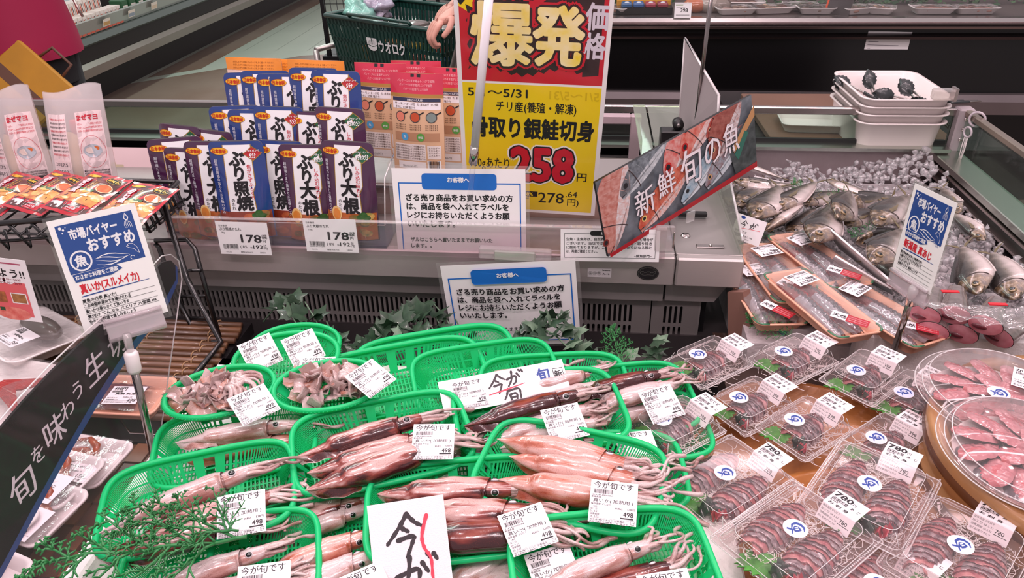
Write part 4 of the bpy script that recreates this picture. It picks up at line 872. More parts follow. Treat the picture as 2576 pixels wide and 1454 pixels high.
# (kind, left px, top px, Y, turn, lean, label)
POU = [('p', 395, 318, 1.60, -.25, .12, 'purple sauce pouch at the far left back, wide corner raised above its neighbours'),
 ('p', 478, 330, 1.585, -.3, .10, 'purple sauce pouch half hidden behind the left purple group'),
 ('p', 389, 350, 1.56, .30, .12, 'leftmost purple sauce pouch, turned away on the steel shelf'),
 ('p', 415, 376, 1.525, -.1, .10, 'dark purple sauce pouch in front of the leftmost one'),
 ('p', 471, 358, 1.51, .05, .10, 'purple sauce pouch touching the left edge of the front blue pouch'),
 ('b', 535, 357, 1.49, .1, .10, 'front blue sauce pouch above the left price card'),
 ('b', 640, 357, 1.53, -.1, .12, 'blue sauce pouch between the front blue and front purple pouches'),
 ('p', 706, 366, 1.515, .0, .11, 'purple sauce pouch second from the right in the front row'),
 ('p', 810, 358, 1.495, -.12, .10, 'front purple sauce pouch at the right end of the acrylic box'),
 ('b', 537, 270, 1.63, .15, .12, 'leftmost blue sauce pouch of the middle row'),
 ('b', 578, 280, 1.61, .0, .12, 'second blue sauce pouch of the middle row'),
 ('b', 641, 272, 1.595, -.05, .12, 'third blue sauce pouch of the middle row with its brush lettering showing'),
 ('p', 720, 284, 1.59, -.1, .12, 'left purple sauce pouch of the middle row'),
 ('p', 792, 275, 1.575, -.15, .12, 'right purple sauce pouch of the middle row with a green diamond'),
 ('b', 571, 187, 1.73, .1, .14, 'leftmost blue sauce pouch of the back row'),
 ('b', 611, 183, 1.715, .05, .14, 'second blue sauce pouch of the back row'),
 ('b', 649, 190, 1.70, .0, .14, 'third blue sauce pouch of the back row'),
 ('b', 682, 190, 1.685, .0, .14, 'fourth blue sauce pouch of the back row'),
 ('b', 729, 176, 1.675, -.05, .14, 'tallest standing blue sauce pouch of the back row'),
 ('b', 783, 183, 1.66, -.1, .14, 'rightmost blue sauce pouch of the back row with a red diamond')]
for kd, px, py, Y, rz, ln, lab in POU:
    a = P(px, py, Y=Y); c = a + V((PW_ / 2 * math.cos(rz), 0, -PH_ / 2 * math.cos(ln))) 
    M = Matrix.Translation((c.x, Y - .02, c.z)) @ Matrix.Rotation(rz, 4, 'Z') @ Matrix.Rotation(PI / 2 - ln, 4, 'X')
    put('sauce_pouch', PM[kd], None, lab, 'sauce pouch', 'sauce pouches on the steel shelf', M=M @ Matrix.Diagonal((1.06, 1.06, 1, 1)))
# steps that carry the middle and back rows
bb = MB(); bb.box(-.86, -.46, 1.555, 1.62, .7925, .855, CLEAR); bb.box(-.82, -.46, 1.622, 1.72, .8725, .93, CLEAR); bb.build('acrylic_riser', None, 'clear stepped riser under the sauce pouches', 'acrylic riser')
# orange and pink pouches behind
def back_pouch(kind):
    q = Card(); w_, h_ = (.150, .21) if kind == 'o' else (.128, .225); N, Mn = 12, 18
    BASE = mat({'o': '#e8c9b8', 'r': '#d9b08c'}[kind], .35, coat=.6, bump=(26, .4), key='matt_pouch_film'); TOPM = mat({'o': '#e58a2a', 'r': '#c62a48'}[kind], .25, coat=.8, bump=(30, .5), key='glossy_pouch_top')
    for sgn in (1, -1): q.add([((i / N - .5) * w_, (j / Mn - .5) * h_, -.0006 * sgn - .0006) for j in range(Mn + 1) for i in range(N + 1)], [(j * (N + 1) + i, j * (N + 1) + i + 1, (j + 1) * (N + 1) + i + 1, (j + 1) * (N + 1) + i) for j in range(Mn) for i in range(N)], BASE, True)
    def strip(u0, u1, v0, v1, m, k, n=6, nn=10): q.add([(u0 + (u1 - u0) * i / nn, v0 + (v1 - v0) * j / n, k * q.LZ) for j in range(n + 1) for i in range(nn + 1)], [(j * (nn + 1) + i, j * (nn + 1) + i + 1, (j + 1) * (nn + 1) + i + 1, (j + 1) * (nn + 1) + i) for j in range(n) for i in range(nn)], m, True)
    tp = h_ / 2 - (.030 if kind == 'o' else .045); strip(-w_ / 2, w_ / 2, tp, h_ / 2, TOPM, 1)
    DN = mat('#2f3350', .4, key='navy_print'); BRN = mat('#5c4438', .4, key='brown_print')
    if kind == 'r':
        q.rect(-.012, h_ / 2 - .008, .012, h_ / 2 - .001, INK, 3)
        for i in range(3): q.text('パッケージのまま電子レンジで加熱', 0, tp + .026 - i * .009, .0065, mat('#e9a8b0', .4, key='pale_print'), 3, w=(.09, .08, .06)[i], align='c')
        strip(-w_ / 2, w_ / 2, tp - .008, tp, mat('#b98a4a', .3, .4, key='gold_band'), 1, 2); strip(-.058, .058, tp - .017, tp - .009, DN, 2, 2); strip(-.058, .058, tp - .034, tp - .018, mat('#ece6ea', .4, key='white_print'), 2, 3)
        q.text('材料(2〜3人分)', 0, tp - .0155, .006, PAPER, 4, align='c'); q.text('サーモン 2〜3切  たまねぎ 1/2個', 0, tp - .025, .0062, BRN, 4, w=.105, align='c'); q.text('きのこ 1/2袋 塩少々', -.05, tp - .0325, .006, BRN, 4)
        for i in range(3):
            u = -.038 + i * .038; v = tp - .052; q.disc(u, v, .0125, mat('#4e4644', .4, key='pan_print'), 3); q.disc(u, v, .0105, mat(('#d9806a', '#c0502e', '#7c8a86')[i], .4, key='pan_food_print'), 4); q.line([(u + .01, v + .006), (u + .021, v + .012)], .003, INK, 3)
            for j in range(3): q.text('中火で焼きます', u, tp - .072 - j * .005, .0042, BRN, 3, w=.028, align='c')
        strip(-.055, .055, tp - .108, tp - .088, mat('#b58868', .4, key='tan_band'), 2, 3)
        q.disc(-.028, tp - .098, .0095, mat('#4f9fd0', .4, key='blue_dot'), 4); q.disc(.012, tp - .098, .0095, mat('#5aa048', .4, key='green_dot'), 4)
        q.text('魚', -.028, tp - .101, .007, PAPER, 5, align='c'); q.text('野菜', .012, tp - .101, .006, PAPER, 5, align='c')
        strip(-.057, .022, tp - .155, tp - .115, mat('#e6dcd8', .4, key='white_print'), 2, 4); strip(.026, .057, tp - .15, tp - .118, mat('#e6dcd8', .4, key='white_print'), 2, 4)
        for i in range(6): q.text('名称たれ原材料名しょうゆ砂糖みりん', -.055, tp - .122 - i * .006, .005, BRN, 4, w=.075)
        for i in range(4): q.text('エネルギー', .029, tp - .125 - i * .006, .005, BRN, 4, w=.025)
        q.rect(.024, -h_ / 2 + .004, .056, -h_ / 2 + .026, PAPER, 3); q.bars(.027, -h_ / 2 + .006, .053, -h_ / 2 + .025, INK, 4)
        strip(-.05, .02, -h_ / 2 + .004, -h_ / 2 + .022, mat('#ece6e4', .4, key='white_print'), 2, 3); q.text('28.04.24/HTS', -.04, -h_ / 2 + .008, .007, mat('#77706e', .5, key='grey_print'), 4)
    else:
        for i in range(3): q.text('お召し上がりの前にパッケージをよく振ってください', 0, tp + .004 + i * .007, .0048, mat('#9a5a1c', .4, key='brown_print'), 3, w=.11, align='c')
        strip(-.07, .07, -h_ / 2 + .01, tp - .01, mat('#f2e4e2', .4, key='white_print'), 2, 8)
        for i in range(6): q.rect(-.065, tp - .035 - i * .022, -.052, tp - .025 - i * .022, mat('#d8403a', .4, key='red_print'), 3); q.text('作り方レシピ', -.048, tp - .035 - i * .022, .009, BRN, 3)
    q.warp(lambda u, v, z: (u, v, z + (1 if z > -.0009 else -1) * .018 * max(0, 1 - (abs(u) / (w_ / 2)) ** 2.2) * math.sin(PI * min(1, max(0, .10 + .86 * (v / h_ + .5)))) ** .9 + .004 * math.sin(u * 70 + 1) * max(0, v / h_)))
    return q.mesh('back_pouch')
BPM = {'o': back_pouch('o'), 'r': back_pouch('r')}
for kd, px, py, Y, rz, lab in (('o', 549, 152, 1.80, -.1, 'left orange topped pouch behind the blue pouches'), ('o', 640, 156, 1.81, -.1, 'middle orange topped pouch behind the blue pouches'), ('o', 706, 158, 1.785, -.12, 'right orange topped pouch behind the blue pouches'),
        ('r', 973, 160, 1.83, -.05, 'red topped pouch at the very back, mostly hidden by the front one'), ('r', 877, 166, 1.72, -.12, 'leftmost red topped pouch beside the blue pouches'), ('r', 1060, 178, 1.73, -.1, 'right red topped pouch partly behind the yellow poster'), ('r', 967, 192, 1.66, -.15, 'front red topped pouch with a full back label in view')):
    w_, h_ = (.150, .21) if kd == 'o' else (.128, .225); a = P(px, py, Y=Y)
    M = Matrix.Translation((a.x + w_ / 2 * math.cos(rz), Y + .02, a.z - h_ / 2)) @ Matrix.Rotation(rz, 4, 'Z') @ Matrix.Rotation(PI / 2 - .12, 4, 'X')
    put('recipe_sauce_pouch', BPM[kd], None, lab, 'sauce pouch', 'orange topped pouches' if kd == 'o' else 'red topped pouches', M=M)
# acrylic box in front of the pouches
t = thing('acrylic_display_box', 'clear acrylic box holding the front sauce pouches', 'display box', place(-.57, 1.46, .792))
x0, x1 = P(556, 640, Y=1.455).x + .57, P(975, 645, Y=1.455).x + .57
bb = MB(); bb.box(x0, x1, 0, .003, 0, .055, CLEAR); bb.build('front_panel', t)
bb = MB(); bb.box(x0, x1, .003, .12, 0, .003, mat('#3a4156', .4, key='navy_base')); bb.build('base', t)
for x in (x0, x1):
    bb = MB(); bb.prism([(0.003, .003), (.13, .003), (.13, .17), (.04, .15), (.003, .055)], -.0015, .0015, CLEAR, Matrix(((0, 0, 1, x), (1, 0, 0, 0), (0, 1, 0, 0), (0, 0, 0, 1)))); bb.tube([(x, .003, .055), (x, .04, .15), (x, .13, .17)], .0016, clear('#ffffff', .9, .05, .5, 'strip_edge'), 6); bb.build('side_panel', t)
bb = MB(); bb.tube([(x0, 0, .055), (x1, 0, .055)], .0014, clear('#ffffff', .9, .05, .5, 'strip_edge'), 6); bb.box(x0, x1, -.004, 0, 0, .006, mat('#394059', .3, coat=.5, key='navy_base')); bb.build('front_edge', t)
def price_card178(name, gram, code, d2):
    q = Card(); q.rect(-.064, -.042, .064, .044, CLEAR, 5); q.base(.118, .078, PAPER)
    q.text('日本食研', -.052, .028, .005, INK, 1, bold=.01); q.text(name, -.052, .019, .008, INK, 1, w=.05, bold=.02); q.text(gram, -.048, .012, .005, INK, 1, bold=.01)
    q.text('178', -.006, -.009, .026, INK, 1, w=.046, bold=.03); q.text('円', .043, -.008, .0085, INK, 1, bold=.02); q.text('(本体', .042, .006, .0055, INK, 1, bold=.03); q.text('価格)', .042, .001, .0055, INK, 1, bold=.03)
    q.bars(-.05, -.024, -.016, -.014, INK, 1, 5); q.text('4904131575290', -.05, -.0275, .004, INK, 1, w=.034)
    q.text('( 8%', -.011, -.023, .009, INK, 1, w=.016, bold=.01); q.text('税込', .012, -.023, .004, INK, 1); q.text('192', .019, -.024, .0125, INK, 1, w=.022, bold=.02); q.text('.24', .042, -.018, .006, INK, 1, bold=.02); q.text('円)', .043, -.025, .007, INK, 1, bold=.02)
    q.text(code, -.046, -.035, .0045, INK, 1); q.text('期限:N30-H15', -.012, -.035, .0045, INK, 1); q.text(d2, .032, -.035, .0045, INK, 1)
    return q
a = P(622, 590, Y=1.445); price_card178('ぶり照焼のたれ', '90g', '01C12', '230301').build('price_card', None, 'white 178 yen price card below the front blue pouch', 'price card', M=frame((a.x, 1.425, a.z), (1, 0, .0), (0, -1, .05)))
a = P(839, 583, Y=1.445); price_card178('ぶり大根のたれ', '150g', '01C12', '230201').build('price_card', None, 'white 178 yen price card below the front purple pouch', 'price card', M=frame((a.x, 1.425, a.z), (1, 0, -.0), (0, -1, .05)))
# ================================================================ left side: wire rack, sachets, trays
BKW = mat('#151315', .3, coat=.5, key='black_coated_wire')
t = thing('wire_rack', 'black coated wire rack holding the red sachets on the left', 'wire rack', place(-.93, 1.4, .60))
def W(p): return V(p) - V((-.93, 1.4, .60))
zt = .925; rr = .005
b = MB()
fl, fr = P(-40, 565, z=.915), P(352, 533, z=.915); bk_ = P(447, 458, z=.93)
b.tube([W(p) for p in (fl, fr, (fr + bk_) / 2 + V((.008, 0, 0)), bk_)], .0065, BKW)
b.tube([W(p) for p in (bk_, V((-1.5, bk_.y + .02, bk_.z)))], .005, BKW)
b.build('top_rail', t)
b = MB(); low = V((0, .012, -.045))
b.tube([W(p) for p in (fl + low, fr + low, bk_ + low)], .004, BKW)
def lerp(a, c, u): return a + (c - a) * u
n = 7
for i in range(n):                                        # zigzag hooks along the front
    u0, u1, u2 = i / n, (i + .35) / n, (i + .7) / n
    b.tube([W(lerp(fl, fr, u0)), W(lerp(fl, fr, u1) + low * 1.5), W(lerp(fl, fr, u2) + low * .4)], .004, BKW, 6)
for i in range(4):
    u0 = i / 4; b.tube([W(lerp(fr, bk_, u0)), W(lerp(fr, bk_, u0) + low * 1.2), W(lerp(fr, bk_, u0 + .15) + low * 1.2), W(lerp(fr, bk_, u0 + .15) + low * .2)], .0035, BKW, 6)
b.build('side_wire', t); b = MB()
for i in range(16): x = -1.5 + i * .038; b.rod(W((x, 1.29, .885)), W((x, 1.50, .90)), .0025, BKW, 6)
for y, z in ((1.30, .884), (1.40, .889), (1.49, .897)): b.rod(W((-1.5, y, z)), W((-.93, y, z)), .003, BKW, 6)
b.build('shelf_grid', t)
def leg(pts, r): bb = MB(); bb.tube([W(P(*q[:2], Y=q[2])) for q in pts], r, BKW, 8); return bb.build('leg', t)
leg([(405, 490, 1.40), (470, 700, 1.36), (480, 720, 1.35), (556, 862, 1.30), (480, 955, 1.14)], .0065)
leg([(390, 612, 1.42), (400, 622, 1.42), (440, 740, 1.40), (497, 848, 1.38), (545, 862, 1.31)], .0055)
leg([(390, 605, 1.42), (470, 603, 1.42), (490, 625, 1.41), (556, 862, 1.33)], .0055)
b = MB()
for a, c in (((428, 682), (505, 680)), ((450, 745), (522, 744)), ((478, 800), (538, 800)), ((495, 846), (552, 850))): b.rod(W(P(*a, Y=1.40)), W(P(*c, Y=1.38)), .004, BKW)
b.build('ladder_rung', t)
# mayonnaise style squeeze packs in clear bags
def squeeze(M, label):
    t = thing('squeeze_pack', label, 'squeeze bottle pack', M, 'bagged squeeze bottles')
    b = MB(); cr = mat('#e3c58f', .35, coat=.4, key='cream_contents')
    b.grid(lambda u, v: (-.006 + (.026 * math.sin(PI * (.12 + .80 * (1 - v))) ** .7) * math.cos(2 * PI * u), .020 * math.sin(PI * (.15 + .75 * (1 - v))) ** .7 * math.sin(2 * PI * u), .125 * v), 18, 12, cr, True); b.build('bottle', t)
    b = MB(); b.lathe([(0, .148), (.013, .146), (.0145, .14), (.0145, .124), (.010, .118)], mat('#c8203a', .35, coat=.4, key='red_cap'), 20); b.build('cap', t)
    q = Card(); N, Mn = 12, 18; FB = clear('#fbeef0', .8, .10, .42, 'wrinkled_bag', (45, .9))
    for sg in (1, -1): q.add([((i / N - .5) * .112, (j / Mn) * .205, -.0002 if sg > 0 else -.002) for j in range(Mn + 1) for i in range(N + 1)], [(j * (N + 1) + i, j * (N + 1) + i + 1, (j + 1) * (N + 1) + i + 1, (j + 1) * (N + 1) + i) for j in range(Mn) for i in range(N)], FB, True)
    rd = mat('#cf3346', .4, key='red_print'); PKP = mat('#efd9da', .4, coat=.4, key='pale_pink_label')
    q.rect(.002, .012, .048, .165, PKP, 1) if False else q.add([(.003 + .046 * i / 4, .012 + .150 * j / 10, q.LZ) for j in range(11) for i in range(5)], [(j * 5 + i, j * 5 + i + 1, (j + 1) * 5 + i + 1, (j + 1) * 5 + i) for j in range(10) for i in range(4)], PKP)
    q.add([(-.05 + .034 * i / 4, .012 + .150 * j / 10, q.LZ) for j in range(11) for i in range(5)], [(j * 5 + i, j * 5 + i + 1, (j + 1) * 5 + i + 1, (j + 1) * 5 + i) for j in range(10) for i in range(4)], PKP)
    q.text('まぜマヨ', .006, .148, .011, rd, 3, w=.036, bold=.05)
    for i in range(3): q.text('マヨネーズと調味料や食材をまぜるだけ', .005, .139 - i * .006, .0045, rd, 3, w=.042)
    q.disc(.025, .092, .016, mat('#b9bfc8', .4, key='plate_print'), 3, .012); q.disc(.022, .093, .008, mat('#ead7cf', .4, key='egg_print'), 4, .006); q.disc(.031, .096, .006, mat('#d8713c', .4, key='carrot_print'), 4, .004)
    q.ring(.026, .09, .021, .0005, rd, 3, ry=.03)
    for i in range(9): q.text('●名称マヨネーズ●原材料名食用植物油脂', .005, .052 - i * .0047, .0042, INK, 3, w=.042)
    for i in range(10): q.text('栄養成分表示1食当たり', -.048, .150 - i * .0075, .0045, INK if i % 3 else rd, 3, w=.030)
    q.text('2027.5', -.047, .062, .009, mat('#5a5558', .5, key='grey_print'), 3); q.text('S0508', -.046, .048, .009, mat('#5a5558', .5, key='grey_print'), 3)
    def wf(u, v, z):
        tt = max(0, min(1, v / .20)); th = .024 * max(0, 1 - (abs(u) / .056) ** 2.4) * max(0, math.sin(PI * min(1, .10 + tt * .83))) ** .8 + .002
        return (u * (1 - .12 * tt), v + .01 * math.sin(u * 40) * tt ** 4, (th + max(z, 0) + .003 * noise.noise(V((u * 50, v * 40, 3)))) if z > -.001 else -th)
    q.warp(wf); q.build('clear_bag', t, M=M @ Matrix.Rotation(PI / 2, 4, 'X'))
    return t
squeeze(place(-1.275, 1.50, .88, .15, -.10, 0, 1.18), 'bagged cream squeeze bottle at the left edge standing behind the red sachets')
squeeze(place(-1.135, 1.50, .885, .35, -.12, .1, 1.18), 'taller bagged cream squeeze bottle with a tilted bag top, right of the other')
squeeze(place(-1.395, 1.50, .88, .1, -.10, 0, 1.18), 'bagged squeeze bottle cut by the left frame edge')
# red sachets laid on the rack
def sachet_mesh():
    q = Card(); w_, h_ = .125, .165; N, Mn = 12, 14
    RB = mat('#b3142a', .2, coat=1, bump=(25, .4), key='red_foil_film'); SV = mat('#b8b2b2', .25, .8, bump=(30, .6), key='silver_foil')
    for sg, m in ((1, RB), (-1, SV)): q.add([((i / N - .5) * w_, (j / Mn - .5) * h_, 0 if sg > 0 else -.002) for j in range(Mn + 1) for i in range(N + 1)], [(j * (N + 1) + i, j * (N + 1) + i + 1, (j + 1) * (N + 1) + i + 1, (j + 1) * (N + 1) + i) for j in range(Mn) for i in range(N)], m, True)
    def strip(u0, u1, v0, v1, m, k, nn=8, n=8): q.add([(u0 + (u1 - u0) * i / nn, v0 + (v1 - v0) * j / n, k * q.LZ) for j in range(n + 1) for i in range(nn + 1)], [(j * (nn + 1) + i, j * (nn + 1) + i + 1, (j + 1) * (nn + 1) + i + 1, (j + 1) * (nn + 1) + i) for j in range(n) for i in range(nn)], m, True)
    strip(-.056, .056, -.074, .072, mat('#3a1416', .2, coat=1, vary=(30, '#5a1c1a', .6), key='dark_print'), 1)
    strip(-.056, .056, -.045, .000, mat('#a8502c', .2, coat=1, vary=(45, '#e2a050', .5), key='printed_stew'), 2)
    R = random.Random(2)
    for i in range(10): q.disc(R.uniform(-.05, .05), R.uniform(-.038, -.005), R.uniform(.008, .016), mat(('#e0a04c', '#c2602c', '#8a3020', '#d88a50')[i % 4], .2, coat=1, vary=(90, '#f0c070', .6), key='printed_food'), 3 + i % 3, R.uniform(.004, .008), 12)
    strip(-.05, .02, -.003, .006, mat('#3d6b34', .25, coat=.8, vary=(80, '#1e3d1c', .6), key='printed_greens'), 5, 6, 2)
    q.disc(.033, .022, .018, mat('#d9773c', .2, coat=1, vary=(70, '#b03a22', .6), key='printed_radish'), 4, .014, 14); q.ring(.033, .022, .019, .002, mat('#e9c9a0', .3, key='cream_print'), 5, ry=.015)
    q.disc(-.036, .064, .019, mat('#f0b81c', .3, coat=.7, key='yellow_badge'), 5, .006, 20); q.text('日本食研', -.036, .0605, .008, mat('#c02a1a', .4, key='badge_text'), 6, w=.028, align='c', bold=.04)
    YP = mat('#e8b83a', .35, coat=.6, key='yellow_print'); q.disc(.030, .056, .019, INK, 5, .010, 18); q.ring(.03, .056, .019, .0006, YP, 6, ry=.01); q.text('簡単', .016, .053, .008, YP, 7, bold=.03); q.text('10', .031, .052, .012, YP, 7, w=.011, bold=.04); q.text('分', .0425, .053, .005, YP, 7)
    wo = mat('#ead9de', .3, coat=.6, key='pale_print'); rdp = mat('#b3203a', .3, coat=.8, key='red_print')
    for c_, bo, k in ((rdp, .11, 7), (wo, .05, 9)): q.vtext('あら煮', -.030, .052, .024, c_, k, .021, bold=bo)
    for i, s_ in enumerate(('しっかり味しみ', 'こだわりの甘辛だれ')): q.vtext(s_, -.006 + i * .008, .046, .0065, YP, 5, .0066)
    strip(-.054, -.018, -.070, -.052, mat('#e6dfe2', .3, coat=.6, key='pale_print'), 3, 4, 3); q.box_line(-.008, -.070, .046, -.050, .0006, wo, 4); q.text('調理時間の目安', 0, -.058, .005, wo, 4); q.text('3〜4人前', 0, -.067, .0075, wo, 4, bold=.03)
    q.warp(lambda u, v, z: (u, v, (z if z > -.001 else 0) * 1 + (1 if z > -.001 else -.6) * (.011 * max(0, 1 - (abs(u) / (w_ / 2)) ** 2.2) * max(0, 1 - (abs(v) / (h_ / 2)) ** 2.4) + .001) + .003 * noise.noise(V((u * 40, v * 40, 5)))))
    return q.mesh('sachet')
SM_ = sachet_mesh()
for i, (bl, tr_, z, rx, lab) in enumerate((((-95, 520), (165, 428), .935, .10, 'leftmost red foil sachet on the wire rack, cut by the frame'), ((25, 525), (250, 418), .943, .14, 'second red foil sachet from the left, its lower flap touching the rack rail'), ((130, 532), (345, 420), .951, .16, 'red foil sachet with silver back curling under, middle of the rack'), ((270, 548), (452, 455), .940, .06, 'red foil sachet at the right end of the wire rack'))):
    a, c = P(*bl, z=z), P(*tr_, z=z + .02); ctr = (a + c) / 2
    put('red_sachet', SM_, None, lab, 'food sachet', 'red foil sachets on the wire rack', M=place(ctr.x - .02, ctr.y - .005, ctr.z - .012, -.28 + (.12 if i == 3 else 0), .18, .08, .88))
# large pale sheet leaning behind the packs
q = Card(); q.base(.36, .11, mat('#e3c9cc', .45, coat=.3, key='pale_pink_board'), .001)
gp = mat('#c2b59a', .5, key='ghost_print'); q.text('完売', -.02, -.035, .06, gp, 1, w=-.12, bold=.06)
a = P(330, 425, Y=1.74); q.build('pale_sign_back', None, 'pale pink sign seen from behind, left of the purple pouches', 'sign', M=frame(a, (1, 0, 0), (0, -1, .35)))
# red recipe leaflet hanging at the left edge
A0, B0, C0, D0 = P(58, 653, Y=1.15), P(112, 814, Y=1.15), P(-60, 790, Y=1.15), P(-100, 640, Y=1.15)
M, W_, H_ = sheet_frame(D0, A0, C0, B0)
q = Card(); s_ = W_ / 2; tt = H_ / 2; q.base(W_, H_, PAPER); q.text('茹でよう!!', s_ - .105, tt - .04, .021, INK, 1, w=.095, bold=.03); q.rect(-s_ + .01, tt - .012, s_ - .012, tt - .009, mat('#b0506a', .5, key='rose_print'), 1)
q.rect(-s_ + .01, -tt + .01, s_ - .014, tt - .052, mat('#e0666a', .4, key='rose_panel'), 1)
for i in range(4): q.disc(s_ - .045 - i * .018, .022, .012, PAPER, 2, .009)
for i in range(2): q.text('沸騰してから10〜20分', s_ - .095, .022 - i * .008, .006, mat('#8a3040', .5, key='rose_print'), 3, w=.075)
q.rect(s_ - .05, -.03, s_ - .018, -.006, PAPER, 2); q.rect(s_ - .048, -.028, s_ - .02, -.008, mat('#7a4a30', .4, vary=(90, '#c08a50', .6), key='photo_print'), 3); q.rect(s_ - .09, -.03, s_ - .06, -.006, mat('#6a3a28', .4, vary=(90, '#d0804a', .6), key='photo_print'), 3)
q.disc(s_ - .055, -.055, .035, mat('#c8302c', .4, vary=(60, '#f0a090', .6), key='crab_print'), 2, .015); q.rect(s_ - .08, -.05, s_ - .07, -.042, G1, 3)
q.build('recipe_leaflet', None, 'red and white crab recipe leaflet at the left edge', 'leaflet', M=M)
# bamboo mats
BAM = mat('#6a4630', .35, coat=.4, vary=(10, '#3f2a1e', .6), key='dark_bamboo'); BAM2 = mat('#8a6042', .35, coat=.4, vary=(12, '#5b3c28', .6), key='dark_bamboo'); CORD = mat('#a98562', .7, key='twine')
def mat_of_rods(x0, x1, y0, y1, z, nx, name, lab, cords):
    t = thing(name, lab, 'bamboo mat', place((x0 + x1) / 2, (y0 + y1) / 2, z)); R = random.Random(nx); b = MB()
    for i in range(nx):
        y = y0 + (y1 - y0) * (i + .5) / nx - (y0 + y1) / 2; h = (x1 - x0) / 2; r = (y1 - y0) / nx * .38
        zz = R.uniform(-.001, .001); b.tube([(-h + R.uniform(0, .01), y, zz), (-h * .4, y + .001, zz), (h * .3, y, zz + .0008), (h - R.uniform(0, .015), y, zz)], [r, r * .92, r * 1.05, r], R.choice((BAM, BAM2)), 8)
    b.build('bamboo_rods', t)
    for cx in cords:
        b = MB()
        for i in range(nx):
            y = y0 + (y1 - y0) * (i + .5) / nx - (y0 + y1) / 2; r = (y1 - y0) / nx * .5
            b.tube([(cx - (x0 + x1) / 2 + .010 * (i % 2) + .003 * math.cos(a), y + r * math.cos(a), r * math.sin(a)) for a in [k * PI / 4 for k in range(8)]], .0018, CORD, 5, True)
        b.build('twine', t)
    return t
mat_of_rods(-1.75, -.765, 1.05, 1.40, .615, 17, 'bamboo_mat', 'dark bamboo rod mat under the left trays', (-1.5, -1.18, -.98, -.835))
b = MB(); b.box(-.5, .5, -.2, .22, -.03, 0, mat('#171416', .4, key='dark_bed')); b.build('dark_bed_panel', None, 'dark bed panel beneath the bamboo mat', 'panel', M=place(-1.27, 1.2, .604))
b = MB()                                                   # woven board below
for i in range(22):
    for j in range(7): b.box(-1.5 + i * .034, -1.5 + i * .034 + .032, .70 + j * .05, .70 + j * .05 + .048, .594 + .003 * ((i + j) % 2), .600 + .003 * ((i + j) % 2), (BAM, BAM2)[(i + j) % 2])
b.build('woven_board', None, 'woven brown board under the crab trays', 'woven board')
b = MB(); b.box(-1.55, -.735, .35, 1.06, .56, .592, mat('#6e6266', .3, .7, vary=(3, '#8b7d7e', .6), key='case_floor')); b.build('steel_bed', None, 'steel bed of the left compartment under the woven board', 'case bed')
b = MB(); pts = [P(305, 1058, z=.615), P(328, 1090, z=.607), P(405, 1094, z=.607), P(425, 1062, z=.615)]; b.tube([V(p) for p in pts], .0022, RAILM, 6); b.build('wire_hook', None, 'bent steel wire hook under the front of the bamboo mat', 'wire')
FILMW = clear('#ffffff', 1.0, .05, .05, 'wrap_film', (35, .7))
LBL = mat('#efe9ed', .4, coat=.2, key='label_paper')
def film(L, W_, z, t, seed=1):
    b = MB(); b.grid(lambda u, v: ((u - .5) * L, (v - .5) * W_, z + .003 * noise.noise(V((u * 7, v * 5, seed)))), 16, 12, FILMW); return b.build('wrap_film', t)
def small_label(w_, h_, big, name, price, seed=1, tax='8%税込'):
    q = Card(); q.base(w_, h_, LBL, .0003); q.text(big, -w_ / 2 + .004, h_ / 2 - .0115, .0105, INK, 1, bold=.035); q.bars(-w_ / 2 + .004, h_ / 2 - .019, -w_ * .12, h_ / 2 - .013, INK, 1, seed)
    q.text(name, -w_ * .3, .001, .0065, INK, 1, w=w_ * .6, bold=.02); q.text(tax + ' 円', w_ * .0, -.008, .004, INK, 1); q.text(price, w_ * .18, -.019, .011, INK, 1, bold=.02)
    q.text('加工日 5.21', -w_ / 2 + .003, -.010, .004, INK, 1); q.text('消費期限 5.22', -w_ / 2 + .003, -.016, .004, INK, 1); q.rect(-w_ / 2 + .002, -h_ / 2 + .009, w_ / 2 - .002, -h_ / 2 + .0094, INK, 1)
    q.text('新潟市東区河渡新町2丁目1番', -w_ / 2 + .003, -h_ / 2 + .003, .0045, INK, 1, w=w_ * .8); return q
# sea bream tail tray
t = thing('fish_tray', 'white tray with a wrapped red sea bream tail left of the black sign', 'fish tray', place(-1.09, 1.045, .645, -.18, -.06))
foam_tray(.26, .20, .03, TRW).build('tray', t)
b = MB(); rf = mat('#b3241f', .35, coat=.7, vary=(60, '#8a1512', .6), bump=(160, .6, (1, 8, 1)), key='red_fin')
def fin(u, v): # forked tail fin
    a = (v - .5) * 2; L = (.02 + .085 * abs(a) ** 1.0) * u; return (-.02 + L * (1.0) + .02 * u, a * (.012 + .062 * u), .034 + .008 * (1 - u) + .001 * math.sin(v * 90))
b.grid(fin, 10, 48, rf); b.grid(lambda u, v: (lambda p: (p[0], p[1], p[2] - .002))(fin(u, v)), 10, 48, rf)
b.sphere((-.035, 0, .030), .030, mat('#b8504a', .3, coat=.6, vary=(80, '#8a3430', .5), key='bream_body'), 16, (1.3, .55, .35)); b.build('bream_tail', t)
film(.25, .19, .040, t)
small_label(.075, .062, '天然物', '鯛', '780', 2).build('label', t, M=t.matrix_world @ place(-.075, -.010, .0455, .05))
